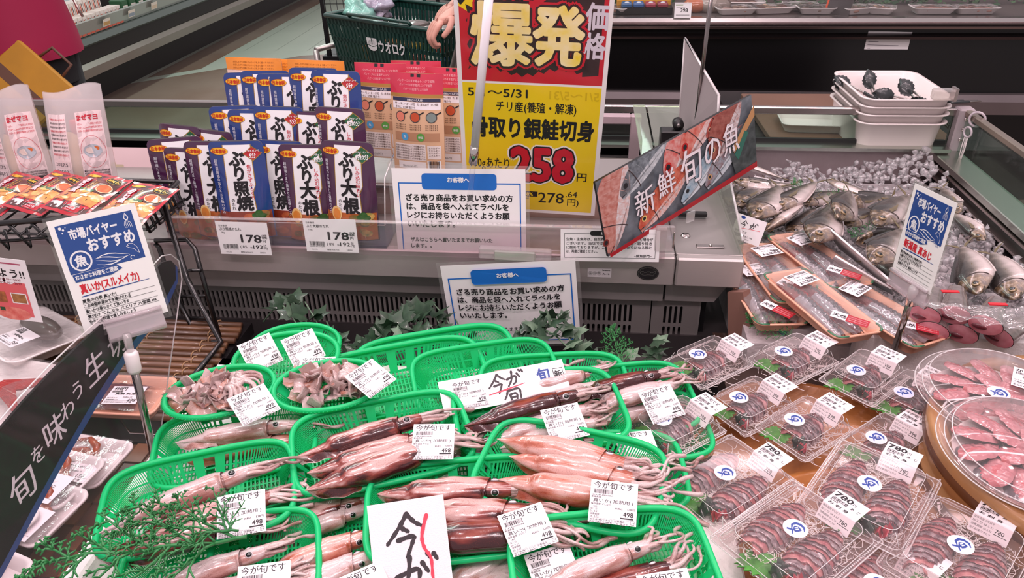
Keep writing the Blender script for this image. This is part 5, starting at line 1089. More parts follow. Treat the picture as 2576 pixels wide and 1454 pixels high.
# second and third white tray
t = thing('fish_tray', 'white tray under the recipe leaflet with a label reading 958', 'fish tray', place(-1.19, 1.24, .645, -.5, -.1))
foam_tray(.22, .17, .03, TRW).build('tray', t); b = MB(); b.sphere((0, .03, .03), .06, mat('#6a615c', .3, coat=.5, key='dark_fish'), 14, (1.2, .5, .3)); b.build('fillet', t); film(.21, .16, .036, t, 3)
small_label(.07, .06, '天然', '魚', '958', 3).build('label', t, M=t.matrix_world @ place(.03, -.03, .042, .0))
t = thing('fish_tray', 'white tray with pale orange crab meat at the left edge under the black sign', 'fish tray', place(-.985, .83, .64, -.1, -.05))
foam_tray(.24, .15, .03, TRW).build('tray', t); b = MB(); R = random.Random(9)
for i in range(12): b.sphere((R.uniform(-.09, .09), R.uniform(-.04, .04), .022), .022, mat('#d9957c', .4, vary=(60, '#b8604a', .6), key='crab_meat'), 10, (1.3, .7, .5))
b.build('crab_meat', t); film(.23, .14, .034, t, 4)
# orange tray with dark fish
ORT = mat('#e9b196', .5, key='orange_foam_tray')
t = thing('fish_tray', 'pale orange tray with dark sliced fish behind the steel sign pole', 'fish tray', place(-.885, 1.075, .632, .0, .02))
foam_tray(.19, .115, .025, ORT, flare=.6).build('tray', t); b = MB()
b.grid(lambda u, v: (-.055 + .10 * u, (.04 - .07 * v) , .014 + .022 * math.sin(PI * v) ** .6 * math.sin(PI * (.1 + .85 * u)) ** .5 + .002 * noise.noise(V((u * 9, v * 9, 0)))), 16, 14, mat('#7a4148', .2, coat=.8, vary=(50, '#4a3438', .5), key='dark_sliced_fish')); b.build('sliced_fish', t)
leaf_clump(20, .012, .02, .01, 4, mat('#4c8f4a', .4, key='green_shiso'), G1, .02).build('shiso_leaf', t, M=t.matrix_world @ place(-.06, -.01, .02)); film(.18, .108, .031, t, 5)
small_label(.066, .052, '498円', '真鯛 刺身', '498', 4).build('label', t, M=t.matrix_world @ place(.025, -.018, .038, .05))
# crab leg trays, overlapping
CR = mat('#a8481c', .35, coat=.5, vary=(80, '#7a2c10', .6), bump=(200, .4), key='crab_shell')
def crab_tray(M, label):
    t = thing('crab_leg_tray', label, 'crab tray', M, 'white trays of snow crab legs')
    foam_tray(.150, .115, .022, TRW).build('tray', t)
    for k, pts in enumerate((((-.06, .038, .018), (-.01, .045, .026), (.015, .03, .028), (.03, .005, .02)), ((-.055, .02, .016), (.0, .022, .024), (.03, .0, .02)))):
        b = MB(); b.tube(pts, [.0025, .006, .007, .005][:len(pts)], CR, 10, flat=.7); b.sphere(pts[-1], .010, CR, 10, (1.2, .8, .7)); b.build('crab_leg', t)
    b = MB(); b.sphere((-.045, .005, .018), .018, CR, 12, (1.2, .8, .5)); b.sphere((-.015, .012, .018), .014, CR, 12, (1.4, .8, .6)); b.build('crab_joint', t)
    film(.142, .108, .028, t, 6)
    small_label(.082, .058, '   150円', 'ずわいがに', '150', 5).build('label', t, M=t.matrix_world @ place(.02, -.028, .033, .0))
    return t
c0 = note_kids(crab_tray(place(-.865, .905, .625, -.12, .02), 'crab leg tray with two legs showing, furthest of the overlapping white trays'))
dup(c0, place(-.875, .845, .645, -.2, .05), 'crab leg tray with a bent leg, second of the overlapping white trays')
dup(c0, place(-.86, .775, .645, -.25, .08), 'crab leg tray blurred behind the clear divider, third from the far end')
dup(c0, place(-.90, .72, .66, -.3, .08), 'crab leg tray half behind the black sign, fourth from the far end')
dup(c0, place(-.86, .64, .645, -.3, .10), 'crab leg tray nearest the camera behind the clear divider')
dup(c0, place(-.905, .59, .66, -.3, .10), 'crab leg tray with only its corner showing at the bottom of the black sign')
# clear divider with black season sign in the plane beside the squid box
t = thing('season_sign', 'long black curved sign with white lettering and blue edge in a clear divider', 'sign', place(-.72, .9, .85))
def Wd(px, py): p = P(px, py, X=-.72); return (p.y - .9, p.z - .85)
edge_hi = [Wd(*p) for p in ((-60, 1160), (0, 1080), (60, 1010), (130, 935), (200, 868), (262, 812), (330, 745), (380, 690), (408, 660), (430, 655))]
edge_lo = [Wd(*p) for p in ((-60, 1560), (10, 1440), (85, 1300), (160, 1165), (245, 1020), (315, 912), (380, 825), (425, 762), (447, 710), (446, 672))]
q = Card(); q.prism(edge_lo + edge_hi[::-1], -.004, 0, mat('#0c0d0c', .6, spec=.2, key='black_board'))
bl = mat('#1d4486', .4, coat=.2, key='blue_edge'); n = len(edge_lo)
vs = []; 
for i, (u, v) in enumerate(edge_lo):
    w_ = .014 if i < n - 2 else .008; h = edge_hi[i]; d = V((h[0] - u, h[1] - v)).normalized(); vs += [(u, v, .0003), (u + d.x * w_, v + d.y * w_, .0003)]
q.add(vs, [(2 * i, 2 * i + 2, 2 * i + 3, 2 * i + 1) for i in range(n - 1)], bl)
wp = mat('#e6e3e8', .4, key='white_print')
for ch, px, py, s_ in (('旬', 54, 1225, .050), ('を', 93, 1143, .029), ('味', 135, 1083, .046), ('わ', 168, 1030, .031), ('う', 193, 982, .031), ('生', 238, 925, .052), ('切', 292, 862, .050), ('り', 335, 805, .040)):
    u, v = Wd(px, py); q.text(ch, u, v - s_ * .38, s_, wp, 3, align='c', bold=.012, rot=-.02, shear=.06)
q.build('sign_board', t, M=frame((-.72, .9, .85), (0, 1, 0), (1, 0, 0)))
q = MB(); lo2 = Wd(545, 1250); CP = clear('#faf6f8', .10, .05, .015, 'acrylic')
e2 = [(a - .0, c + .012) for a, c in edge_hi]
outer = [(edge_lo[0][0], -.235), (.03, -.235), (.085, -.16), Wd(400, 1095), (edge_lo[-3][0] + .02, edge_lo[-3][1] - .02), (edge_lo[-2][0] + .012, edge_lo[-2][1]), (edge_lo[-1][0] + .006, edge_lo[-1][1] + .01)] + e2[::-1]
q.prism(outer, .001, .003, CP); q.tube([(a, c, .002) for a, c in outer], .0012, clear('#ffffff', 1, .05, .45, 'strip_edge'), 6, True)
q.build('clear_divider', t, M=frame((-.72, .9, .85), (0, 1, 0), (1, 0, 0)))
# ---------------------------------------------------------------- buyer's recommendation signs
def buyer_sign(w_, h_, lines, red, dim=0):
    q = Card(); q.rect(-w_ / 2 - .006, -h_ / 2 - .012, w_ / 2 + .006, h_ / 2 + .006, clear('#fbfdfb', .12, .05, .0, 'sign_sleeve'), 9); q.rect(-w_ / 2 - .006, -h_ / 2 - .012, w_ / 2 + .006, h_ / 2 + .006, clear('#eef4ee', .12, .05, .08, 'sign_sleeve'), -5)
    q.base(w_, h_, mat('#f0eeee', .4, coat=.4, key='laminated_paper'), .0005)
    t0 = h_ / 2 - .012; bh = h_ * .42; x0, x1 = -w_ / 2 + .011, w_ / 2 - .011; pw = x1 - x0
    BL = mat('#20468c', .4, coat=.2, key='sign_blue'); q.rect(x0, t0 - bh, x1, t0, BL, 1); WP = mat('#e6e6ec', .4, key='white_print')
    q.text('市場バイヤー', x0 + pw * .14, t0 - .030, .022, WP, 2, w=pw * .62, bold=.05); q.text('おすすめ', x0 + pw * .32, t0 - .060, .029, WP, 2, w=pw * .62, bold=.05)
    u, v = x0 + pw * .18, t0 - .075; q.ring(u, v, .019, .0035, WP, 2); q.text('魚', u, v - .009, .024, WP, 2, align='c', bold=.045)
    for i in range(4): q.line([(x0 + pw * (.36 + .09 * k), t0 - .078 - i * .004 + .005 * math.sin(k * .9 + i)) for k in range(6)], [.0005, .0016, .0022, .0018, .001, .0004], WP, 2)
    u, v = x1 - .018, t0 - .078                       # leaping fish and waves
    q.line([(u - .012, v + .010), (u - .006, v + .015), (u + .002, v + .013), (u + .008, v + .004), (u + .010, v - .008)], [.0008] * 5, WP, 2); q.line([(u - .012, v + .010), (u - .006, v + .006), (u + .001, v + .003), (u + .005, v - .004), (u + .010, v - .008)], .0008, WP, 2); q.disc(u - .008, v + .011, .001, WP, 2)
    for k in range(3): q.ring(u - .006 + k * .008, v - .014, .004, .0012, WP if k < 1 else BL, 2, 0, 4.6)
    u, v = x1 - .014, t0 - .014                       # small squid drawing
    q.poly([(u, v + .012), (u + .005, v + .002), (u + .002, v - .004), (u - .002, v - .004), (u - .005, v + .002)], WP, 2); q.poly([(u, v + .009), (u + .003, v + .002), (u, v - .002), (u - .003, v + .002)], BL, 3)
    for k in range(5): q.line([(u - .004 + k * .002, v - .005), (u - .007 + k * .0035, v - .012), (u - .005 + k * .003, v - .018)], .0008, WP, 2)
    for k, (a, c, r) in enumerate(((.008, -.006, .003), (.013, -.010, .0022), (.010, -.016, .0015), (.018, -.006, .001))): q.disc(x0 + a, t0 + c, r, WP, 2, n=10)
    y = t0 - bh - .004; q.poly([(x0 + .004, y - .013), (x0 + .002, y + .003), (x0 + pw * .6, y + .004), (x0 + pw * .66, y - .006), (x0 + pw * .5, y - .014)], BL, 3); q.text('おさかな料理をご提案', x0 + .006, y - .008, .0105, WP, 4, w=pw * .56, bold=.04)
    RD = mat('#cc2233', .4, key='red_print'); q.text(red, x0 + .008, y - .036, .021, RD, 2, w=pw * .78, bold=.045); q.line([(x0 + .006, y - .043), (x0 + pw * .4, y - .0415), (x1 - .006, y - .041)], [.002, .0026, .001], BL, 2)
    yy = y - .047; st = (yy + h_ / 2 - .004) / 6.2
    for i, s_ in enumerate(lines):
        q.text(s_, x0 + .004, yy - st * (i + 1) + .0025, st * .72, INK, 2, w=min(pw * .98, len(s_) * st * .60), bold=.03)
    for i in range(6): q.rect(x0 + .003, yy - st * (i + 1) - .0003, x1, yy - st * (i + 1) + .0003, INK, 2)
    return q
def clip_on(t, M, h_, cw):
    b = MB(); cl = clear('#f2eaee', .9, .05, .28, 'clip_plastic')
    b.box(-cw / 2, cw / 2, -h_ / 2 - .016, -h_ / 2 + .016, .003, .006, cl, c=.001); b.box(-cw / 2, cw / 2, -h_ / 2 - .016, -h_ / 2 + .010, -.006, -.003, cl, c=.001); b.tube([(-cw / 2, -h_ / 2 - .017, 0), (cw / 2, -h_ / 2 - .017, 0)], .006, cl, 10); b.tube([(-cw / 2, -h_ / 2 + .012, .006), (cw / 2, -h_ / 2 + .012, .006)], .003, cl, 8)
    b.build('sign_clip', t, M=M)
A0, B0, C0, D0 = P(110, 548, z=1.11), P(357, 500, z=1.11), P(205, 857, z=.93), P(420, 790, z=.93)
M, W_, H_ = sheet_frame(A0, B0, C0, D0)
t = thing('buyer_sign', 'blue and white recommendation sign for squid on a steel pole at the left', 'sign', M); 
q = buyer_sign(.168, .232, ('夏魚の代表 真いか!', 'この時期新潟沖で水揚げされる', '真いかは柔らかくて旨いです', '煮付け てんぷら パエリア 八宝菜 ets', '色々なお料理で楽しみましょう'), '真いか(スルメイカ)'); q.warp(lambda u, v, z: (u * W_ / .180, v * H_ / .246, z)); q.build('sign_sheet', t, M=M)
clip_on(t, M @ Matrix.Translation((.010, .004, 0)), H_, .082)
bt = P(388, 1150, z=.70); tp = P(322, 858, z=.925)
def trunk(name, pts, r, m, n=12): b = MB(); b.tube([M.inverted() @ V(p) for p in pts], r, m, n); return b.build(name, t)
d = (tp - bt).normalized(); trunk('steel_pole', [bt, tp - d * .045], .0062, mat('#a39c98', .2, 1, key='chrome_pole')); trunk('white_socket', [tp - d * .055, tp - d * .050, tp - d * .022, tp - d * .018], [.0095, .0105, .0105, .007], mat('#e4dede', .4, key='white_socket')); trunk('clear_stem', [tp - d * .02, tp + d * .012], .006, clear('#f0ecec', .9, .05, .25, 'clip_plastic'))
A0, B0, C0, D0 = P(2272, 440, z=1.06), P(2385, 496, z=1.06), P(2264, 700, z=.885), P(2369, 765, z=.885)
M, W_, H_ = sheet_frame(A0, B0, C0, D0)
t = thing('buyer_sign', 'blue and white recommendation sign for horse mackerel on a steel pole at the right', 'sign', M)
wS = W_ * 1.0; q = buyer_sign(.155, .215, ('鹿児島県産の真あじは鮮度が違う', '水揚げされたピカピカの真あじを', '仕入れております', '塩焼き フライ 美味しいです', ''), '新潟産 真あじ'); q.warp(lambda u, v, z: (u * W_ / .167, v * H_ / .232, z)); q.build('sign_sheet', t, M=M)
clip_on(t, M, H_, W_ * .9)
bt = P(2250, 878, z=.70); tp = P(2297, 735, z=.88); d = (tp - bt).normalized()
trunk('steel_pole', [bt, tp - d * .03], .006, mat('#a39c98', .2, 1, key='chrome_pole')); trunk('clear_stem', [tp - d * .035, tp + d * .012], .0085, clear('#f0ecec', .9, .05, .3, 'clip_plastic'))
# ================================================================ squid corner
GP = mix_translucent('#26e290', .42, .3, 'green_basket_plastic')
FOAMG = mat('#eee8e8', .65, bump=(300, .5), key='white_polystyrene')
t = thing('polystyrene_box', 'white polystyrene box carrying the green squid baskets', 'polystyrene box', place(-.24, .84, .60))
b = MB(); b.box(-.465, .395, -.42, .32, 0, .055, FOAMG, c=.004); b.build('box_floor', t)
for nm, x0, x1, y0, y1 in (('side_wall', -.475, -.445, -.43, .33), ('side_wall', .415, .478, -.43, .045), ('side_wall', -.475, .30, .30, .33)):
    b = MB(); b.box(x0, x1, y0, y1, 0, .085, FOAMG, c=.004); b.build(nm, t)
b = MB(); b.prism([(-.20, -.3), (.175, -.3), (.19, -.285), (.19, -.02), (.175, -.003), (-.20, -.003)], 0, .006, mat('#8fd8a4', .3, coat=.5, key='pale_green_board')); b.build('green_board', None, 'pale green plastic board lying in the polystyrene box by the round basket', 'board', M=place(.0, .845, .6805))
t = thing('front_bed', 'dark base cabinet under the squid and sashimi displays', 'base cabinet', place(0, .9, 0))
b = MB(); b.box(-1.6, 1.05, -.75, .585, 0, .44, mat('#2a2628', .5, key='dark_base')); b.build('body', t)
b = MB(); b.box(-.74, .30, -.75, .28, .541, .598, mat('#4d3a32', .4, coat=.3, vary=(3, '#3a2b25', .5), key='dark_wood_bed')); b.box(.301, 1.05, -.75, .56, .541, .598, mat('#4d3a32', .4, coat=.3, vary=(3, '#3a2b25', .5), key='dark_wood_bed')); b.build('wood_bed', t)
def ring_pts(a, c, n, p=2.6, z=0.):
    out = []
    for i in range(n):
        th = 2 * PI * i / n; x, y = math.cos(th), math.sin(th)
        out.append(V((a * math.copysign(abs(x) ** (2 / p), x), c * math.copysign(abs(y) ** (2 / p), y), z)))
    return out
def slab(bb, q, th, m):
    n = (V(q[1]) - V(q[0])).cross(V(q[3]) - V(q[0])).normalized() * th / 2
    bb.add([V(x) + n for x in q] + [V(x) - n for x in q], [(0, 1, 2, 3), (7, 6, 5, 4), (0, 4, 5, 1), (1, 5, 6, 2), (2, 6, 7, 3), (3, 7, 4, 0)], m)
def basket_meshes(a, c, h, p, nsl, oval=False, lattice=False):
    """rim and lattice body of a draining basket; rim at z=0, floor at -h"""
    N = 96; top = ring_pts(a, c, N, p); rim = MB(); rim.tube(top, .0048, GP, 8, True)
    skirt = ring_pts(a - .001, c - .001, N, p, -.008)
    rim.add([v + V((0, 0, -.001)) for v in top] + skirt, [(i, (i + 1) % N, N + (i + 1) % N, N + i) for i in range(N)], GP, True)
    if oval: 
        for i in range(0, N): rim.sphere(top[i] + (top[i].normalized() * .0052), .0014, GP, 5)
    fl = .80 if not oval else .72; body = MB()
    A = ring_pts(a - .002, c - .002, nsl, p, -.007); B = ring_pts(a * fl + .004, c * (fl - .06), nsl, p, -h)
    M1 = [x.lerp(y, .5) for x, y in zip(A, B)]
    for i in range(nsl):
        j = (i + 1) % nsl
        if lattice:
            k = (i + 3) % nsl; slab(body, (A[i], A[i].lerp(A[j], .4), B[k].lerp(B[(k + 1) % nsl], .4), B[k]), .0014, GP); slab(body, (A[k], A[k].lerp(A[(k + 1) % nsl], .4), B[i].lerp(B[j], .4), B[i]), .0014, GP)
        elif oval and (i // 4) % 2: slab(body, (A[i], A[j], B[j], B[i]), .0014, GP)
        else: slab(body, (A[i], A[i].lerp(A[j], .48), B[i].lerp(B[j], .48), B[i]), .0013, GP)
    for f0, f1 in ((.0, .07), (.50, .55), (.90, 1)):
        C0 = [x.lerp(y, f0) for x, y in zip(A, B)]; C1 = [x.lerp(y, f1) for x, y in zip(A, B)]
        body.add(C0 + C1 + [v + V((0, 0, -.0012)) for v in C0] + [v + V((0, 0, -.0012)) for v in C1], [(i, (i + 1) % nsl, nsl + (i + 1) % nsl, nsl + i) for i in range(nsl)] + [(2 * nsl + i, 2 * nsl + (i + 1) % nsl, 3 * nsl + (i + 1) % nsl, 3 * nsl + i) for i in range(nsl)], GP, True)
    fa, fc = a * fl + .004, c * (fl - .06)
    def half(x, A_, C_): 
        t_ = 1 - abs(x / A_) ** p
        return C_ * max(t_, 0) ** (1 / p)
    st = .0062
    if lattice:
        for k in range(-9, 10):
            for sg in (1, -1):
                pts = [(x, sg * (x + k * .018)) for x in [(-1 + i / 20) * fa for i in range(41)]]; ins = [q for q in pts if abs(q[1]) < half(q[0], fa, fc)]
                if len(ins) > 2: body.tube([(ins[0][0], ins[0][1], -h), (ins[-1][0], ins[-1][1], -h)], .0014, GP, 5)
    else:
        n = int(fa / st)
        for i in range(-n, n + 1):
            x = i * st; y = half(x, fa, fc)
            if y > .004: body.box(x - .0012, x + .0012, -y, y, -h - .0008, -h + .0008, GP)
        n = int(fc / st)
        for i in range(-n, n + 1):
            y = i * st; x = half(y, fc, fa)
            if x > .004 and (i % 2 == 0): body.box(-x, x, y - .0016, y + .0016, -h - .0022, -h - .0009, GP)
        for s_ in (-.45, .45): body.box(fa * s_ - .006, fa * s_ + .006, -fc * .97, fc * .97, -h - .003, -h - .001, GP)
    return rim.mesh('rim'), body.mesh('lattice')
BR_ = basket_meshes(.138, .094, .040, 4.6, 156); BO = basket_meshes(.094, .066, .030, 2.1, 84, True); BL_ = basket_meshes(.092, .085, .04, 2.1, 36, False, True)
def make_basket(ms, name):
    t = thing(name, 'x', 'draining basket'); put('rim', ms[0], t); put('lattice', ms[1], t); return note_kids(t)
proto = {'r': make_basket(BR_, 'draining_basket'), 'o': make_basket(BO, 'oval_basket'), 'l': make_basket(BL_, 'round_basket')}; used = set()
def basket(kind, pl, pr_, z, label, tx=0, ty=0, s=None, off=0):
    a, c = P(*pl, z=z), P(*pr_, z=z); ctr = (a + c) / 2; rz = math.atan2(c.y - a.y, c.x - a.x); L = (c - a).length; base = {'r': .276, 'o': .188, 'l': .184}[kind]
    s = s or max(.9, min(1.1, L / base)); ctr = ctr + V((-math.sin(rz), math.cos(rz), 0)) * off
    M = place(ctr.x, ctr.y, z, rz, tx, ty, s)
    g = {'r': 'green rectangular squid baskets', 'o': 'green oval baskets', 'l': 'green round baskets'}[kind]
    if kind not in used:
        used.add(kind); o = proto[kind]; o.matrix_world = M; o['label'] = label; o['group'] = g; return o
    return dup(proto[kind], M, label, g)
basket('r', (250, 1300), (738, 1195), .768, 'green squid basket at the front left under the fern, holding three squid', .04)
basket('r', (310, 1480), (783, 1390), .765, 'green squid basket at the bottom left, cut by the lower frame edge', .04)
basket('r', (402, 1142), (775, 1075), .742, 'green squid basket behind the front left one, below the left oval basket', .03)
basket('r', (736, 1152), (1174, 1060), .770, 'green squid basket in the middle holding three dark streaked squid', .05)
basket('r', (922, 1300), (1390, 1250), .770, 'green squid basket behind the tall white handwritten card', .05)
basket('r', (1217, 1140), (1664, 1238), .780, 'green squid basket right of the middle holding three pink squid', .05)
basket('r', (1147, 1058), (1560, 1005), .764, 'green squid basket holding the darkest brown squid, behind the pink squid one', .06)
basket('r', (1043, 975), (1400, 920), .742, 'green squid basket at the back with the white handwritten sheet in it', .12)
basket('r', (1210, 985), (1580, 965), .735, 'green squid basket at the back with raised tentacles over its right end', .10)
basket('r', (1400, 1020), (1725, 985), .735, 'green squid basket at the back right beside the steel grille end', .10)
basket('r', (1290, 1450), (1790, 1400), .785, 'green squid basket at the front right with a pale squid head reaching over its rim', .05)
basket('r', (560, 1420), (965, 1345), .742, 'green squid basket between the two bottom left baskets and the tall card', .03)
basket('r', (610, 1300), (965, 1230), .722, 'low green squid basket under the middle basket, squid heads meeting at its right', .0)
basket('r', (1060, 1450), (1490, 1370), .735, 'low green squid basket at the bottom under the tall card basket', .0)
basket('r', (800, 1000), (1220, 920), .728, 'empty green basket lying behind the right oval basket', .10)
basket('r', (900, 960), (1300, 890), .716, 'furthest back empty green basket below the hanging notice', .14)
basket('r', (1130, 1120), (1480, 1080), .735, 'low green squid basket under the darkest squid basket', .0)
basket('r', (1340, 1180), (1690, 1180), .738, 'low green squid basket under the right end of the pink squid basket', .0)
basket('r', (1420, 1075), (1760, 1060), .722, 'low green squid basket half under the clear sashimi packs', .0)
basket('o', (413, 1012), (690, 955), .785, 'green oval basket of cut squid at the left', .06)
basket('o', (688, 985), (960, 950), .785, 'green oval basket of cut squid, second from the left', .06)
basket('o', (588, 912), (850, 885), .762, 'green oval basket behind the two cut squid baskets', .16)
basket('o', (640, 880), (840, 862), .742, 'furthest green oval basket, two price labels standing in it', .2)
basket('l', (1500, 1400), (1760, 1390), .72, 'round green open lattice basket on the pale green board', 0)
basket('l', (1490, 1330), (1700, 1330), .712, 'smaller round green basket behind the front right squid basket', 0, s=.85)
# ---------------------------------------------------------------- squid
def squid_mat(base, dark, patch, key, col2='#8c3a2a'):
    m = bpy.data.materials.new(key); m.use_nodes = True; nt = m.node_tree; N = nt.nodes; L = nt.links; b = N['Principled BSDF']
    b.inputs['Roughness'].default_value = .22; b.inputs['Coat Weight'].default_value = .6; b.inputs['Coat Roughness'].default_value = .06
    b.inputs['Subsurface Weight'].default_value = .0
    tc = N.new('ShaderNodeTexCoord'); mp = N.new('ShaderNodeMapping'); mp.inputs['Scale'].default_value = (11, 48, 34); L.new(tc.outputs['Object'], mp.inputs[0])
    n1 = N.new('ShaderNodeTexNoise'); n1.inputs['Scale'].default_value = 1; n1.inputs['Detail'].default_value = 5; L.new(mp.outputs[0], n1.inputs['Vector'])
    r1 = N.new('ShaderNodeValToRGB'); r1.color_ramp.elements[0].position = patch - .07; r1.color_ramp.elements[1].position = patch + .10
    r1.color_ramp.elements[0].color = lin(base); r1.color_ramp.elements[1].color = lin(dark); e = r1.color_ramp.elements.new(patch + .02); e.color = lin(col2)
    L.new(n1.outputs['Fac'], r1.inputs[0])
    vo = N.new('ShaderNodeTexVoronoi'); vo.inputs['Scale'].default_value = 620; L.new(tc.outputs['Object'], vo.inputs['Vector'])
    n2 = N.new('ShaderNodeTexNoise'); n2.inputs['Scale'].default_value = 60; L.new(tc.outputs['Object'], n2.inputs['Vector'])
    lt = N.new('ShaderNodeMath'); lt.operation = 'LESS_THAN'; L.new(vo.outputs['Distance'], lt.inputs[0])
    ml = N.new('ShaderNodeMath'); ml.operation = 'MULTIPLY'; ml.inputs[1].default_value = .48; L.new(n2.outputs['Fac'], ml.inputs[0]); L.new(ml.outputs[0], lt.inputs[1])
    mf = N.new('ShaderNodeMath'); mf.operation = 'MULTIPLY'; mf.inputs[1].default_value = .55; L.new(lt.outputs[0], mf.inputs[0])
    mx = N.new('ShaderNodeMix'); mx.data_type = 'RGBA'; L.new(mf.outputs[0], mx.inputs['Factor']); L.new(r1.outputs[0], mx.inputs['A']); mx.inputs['B'].default_value = lin('#6a2a24'); L.new(mx.outputs['Result'], b.inputs['Base Color'])
    n3 = N.new('ShaderNodeTexNoise'); n3.inputs['Scale'].default_value = 120; L.new(tc.outputs['Object'], n3.inputs['Vector']); bp = N.new('ShaderNodeBump'); bp.inputs['Strength'].default_value = .35; bp.inputs['Distance'].default_value = .001; L.new(n3.outputs['Fac'], bp.inputs['Height']); L.new(bp.outputs[0], b.inputs['Normal'])
    return m
SQM = {'pale': squid_mat('#cbb6b6', '#8e5a52', .58, 'pale_squid_skin', '#b48780'), 'pink': squid_mat('#cda39b', '#9c4a36', .52, 'pink_squid_skin', '#b97462'),
       'streak': squid_mat('#c9a49f', '#3c1519', .49, 'streaked_squid_skin', '#8c4038'), 'dark': squid_mat('#8a4438', '#3a1216', .40, 'dark_squid_skin', '#6a241e')}
ARM = squid_mat('#c2adab', '#8f6a66', .56, 'squid_arm_skin', '#ab8a86'); FINM = mat('#c4aeaa', .25, coat=.5, bump=(150, .3), key='squid_fin')
def squid_mesh(tone, arm, seed):
    R = random.Random(seed); b = MB(); m = SQM[tone]
    def hw(s): # half width along the mantle
        if s < .38: return .0225 * (s / .38) ** .9
        return .0225 + .0035 * math.sin(PI * min(1, (s - .38) / .62)) - .001 * (s > .97)
    def mantle(u, v):
        s = v; w_ = hw(s) + .0008 * math.sin(s * 22 + seed); h = w_ * (.80 if s > .3 else .62); a = 2 * PI * u
        nz = 1 + .05 * noise.noise(V((s * 6, math.cos(a) * 2, seed)))
        x = .165 * s + (.006 * math.cos(a) * (s > .95)); return (x, w_ * math.cos(a) * nz, .020 + h * math.sin(a) * nz)
    b.grid(mantle, 26, 40, m, True)
    b.add([(.163, .020 * math.cos(2 * PI * k / 20), .020 + .015 * math.sin(2 * PI * k / 20)) for k in range(20)], [list(range(20))], m)
    for sg in (-1, 1):
        def fin(u, v, dz=0.): s = .015 + .40 * v; return (.165 * s + .006 * u, sg * (hw(s) * .8 + .011 * u * math.sin(PI * v) ** .8), .018 - .012 * u + dz - .0 + .0015 * math.sin(v * 16 + seed))
        b.grid(fin, 6, 14, m); b.grid(lambda u, v: fin(u, v, -.0014), 6, 14, FINM)
    b.grid(lambda u, v: (.150 + .05 * v + 0, (.013 + .004 * math.sin(PI * v)) * math.cos(2 * PI * u), .020 + (.011 + .003 * math.sin(PI * v)) * math.sin(2 * PI * u)), 20, 10, m, True)
    # arm bunch
    dirs = {'up': (.2, 1.0, .35), 'fwd': (1, .15, .0), 'down': (.5, -1.0, .0), 'curl': (.6, .8, .25)}[arm]; d1 = V(dirs).normalized()
    for k in range(9):
        a = 2 * PI * k / 9; base = V((.190, .0080 * math.cos(a), .020 + .0065 * math.sin(a))); L = R.uniform(.060, .085); n = 15; pts = []; p = base.copy(); d = V((1, .25 * math.cos(a), .12 * math.sin(a))).normalized(); tgt = (d1 + V((R.uniform(-.35, .35), R.uniform(-.35, .35), R.uniform(-.1, .15)))).normalized()
        ph = R.uniform(0, 6)
        for i in range(n):
            pts.append(p.copy()); q = i / n
            d = (d + tgt * .16 + V((math.sin(ph + i * .5) * .10, math.cos(ph + i * .55) * .16, -.08 if p.z > .012 else .12))).normalized()
            if q > .7: d = (d + V((-d.y, d.x, .1)) * .55 * (1 if k % 2 else -1)).normalized()
            p = p + d * L / n
            p.z = max(p.z, .004)
        b.tube(pts, [.0046 * (1 - i / n) ** .7 + .0012 for i in range(n)], ARM, 8, flat=.85)
    for sg in (1, -1):   # long tentacles
        pts = []; p = V((.195, .004 * sg, .024)); d = V((1, .3 * sg, .1)).normalized(); n = 20
        for i in range(n): pts.append(p.copy()); d = (d + d1 * .10 + V((math.sin(i * .45 + sg) * .18, math.cos(i * .4 + seed) * .22, -.06 if p.z > .01 else .1))).normalized(); p = p + d * .006; p.z = max(p.z, .004)
        b.tube(pts, [.0026 if i < 14 else .0026 + .0016 * math.sin(PI * (i - 14) / 6) for i in range(n)], ARM, 7)
    return b.mesh('squid')
eye = MB(); eye.sphere((0, 0, 0), .0062, mat('#d8d0d4', .1, coat=1, key='eye_silver'), 14, (1, .55, 1)); eye.sphere((0, .0018, 0), .0048, mat('#0a0a0c', .06, coat=1, key='eye_black'), 14, (1, .6, 1)); eye_me = eye.mesh('eye')
_sq = {}
def squid(tail, head, z, tone, arm, label, z2=None, roll=0, seed=1):
    """tail and eye measured in the picture, lying at height z"""
    k = (tone, arm, seed)
    if k not in _sq: _sq[k] = squid_mesh(tone, arm, seed)
    a, c = P(*tail, z=z), P(*head, z=z2 or z); x = c - a; s = max(.8, min(1.22, x.length / .176)); M = frame(a, x, (0, 0, 1)) @ Matrix.Rotation(roll, 4, 'X') @ Matrix.Diagonal((s, s * .90, s * .9, 1)) @ Matrix.Translation((0, 0, -.020))
    if x.length / .176 > 1.22 or x.length / .176 < .8: M = frame(c - x.normalized() * .176 * s, x, (0, 0, 1)) @ Matrix.Rotation(roll, 4, 'X') @ Matrix.Diagonal((s, s * .9, s * .9, 1)) @ Matrix.Translation((0, 0, -.020))
    o = put('squid', _sq[k], None, label, 'squid', 'whole squid in the green baskets', M=M)
    for sg in (1, -1):
        e = put('eye', eye_me, o); e.matrix_parent_inverse = Matrix.Identity(4); e.matrix_basis = Matrix.Translation((.176, sg * .0135, .0275)) @ Matrix.Rotation(.6 * sg, 4, 'X') @ (Matrix.Identity(4) if sg > 0 else Matrix.Rotation(PI, 4, 'Z'))
    return o
Z = .772
squid((248, 1342), (585, 1203), Z + .010, 'pale', 'fwd', 'pale squid with a clear black eye at the top of the front left basket', roll=-.7, seed=1)
squid((315, 1368), (640, 1262), Z - .002, 'streak', 'fwd', 'squid in the middle of the front left basket, its head under the price label', seed=2)
squid((238, 1402), (575, 1330), Z - .006, 'streak', 'fwd', 'lowest squid of the front left basket, beneath the fern', seed=3)
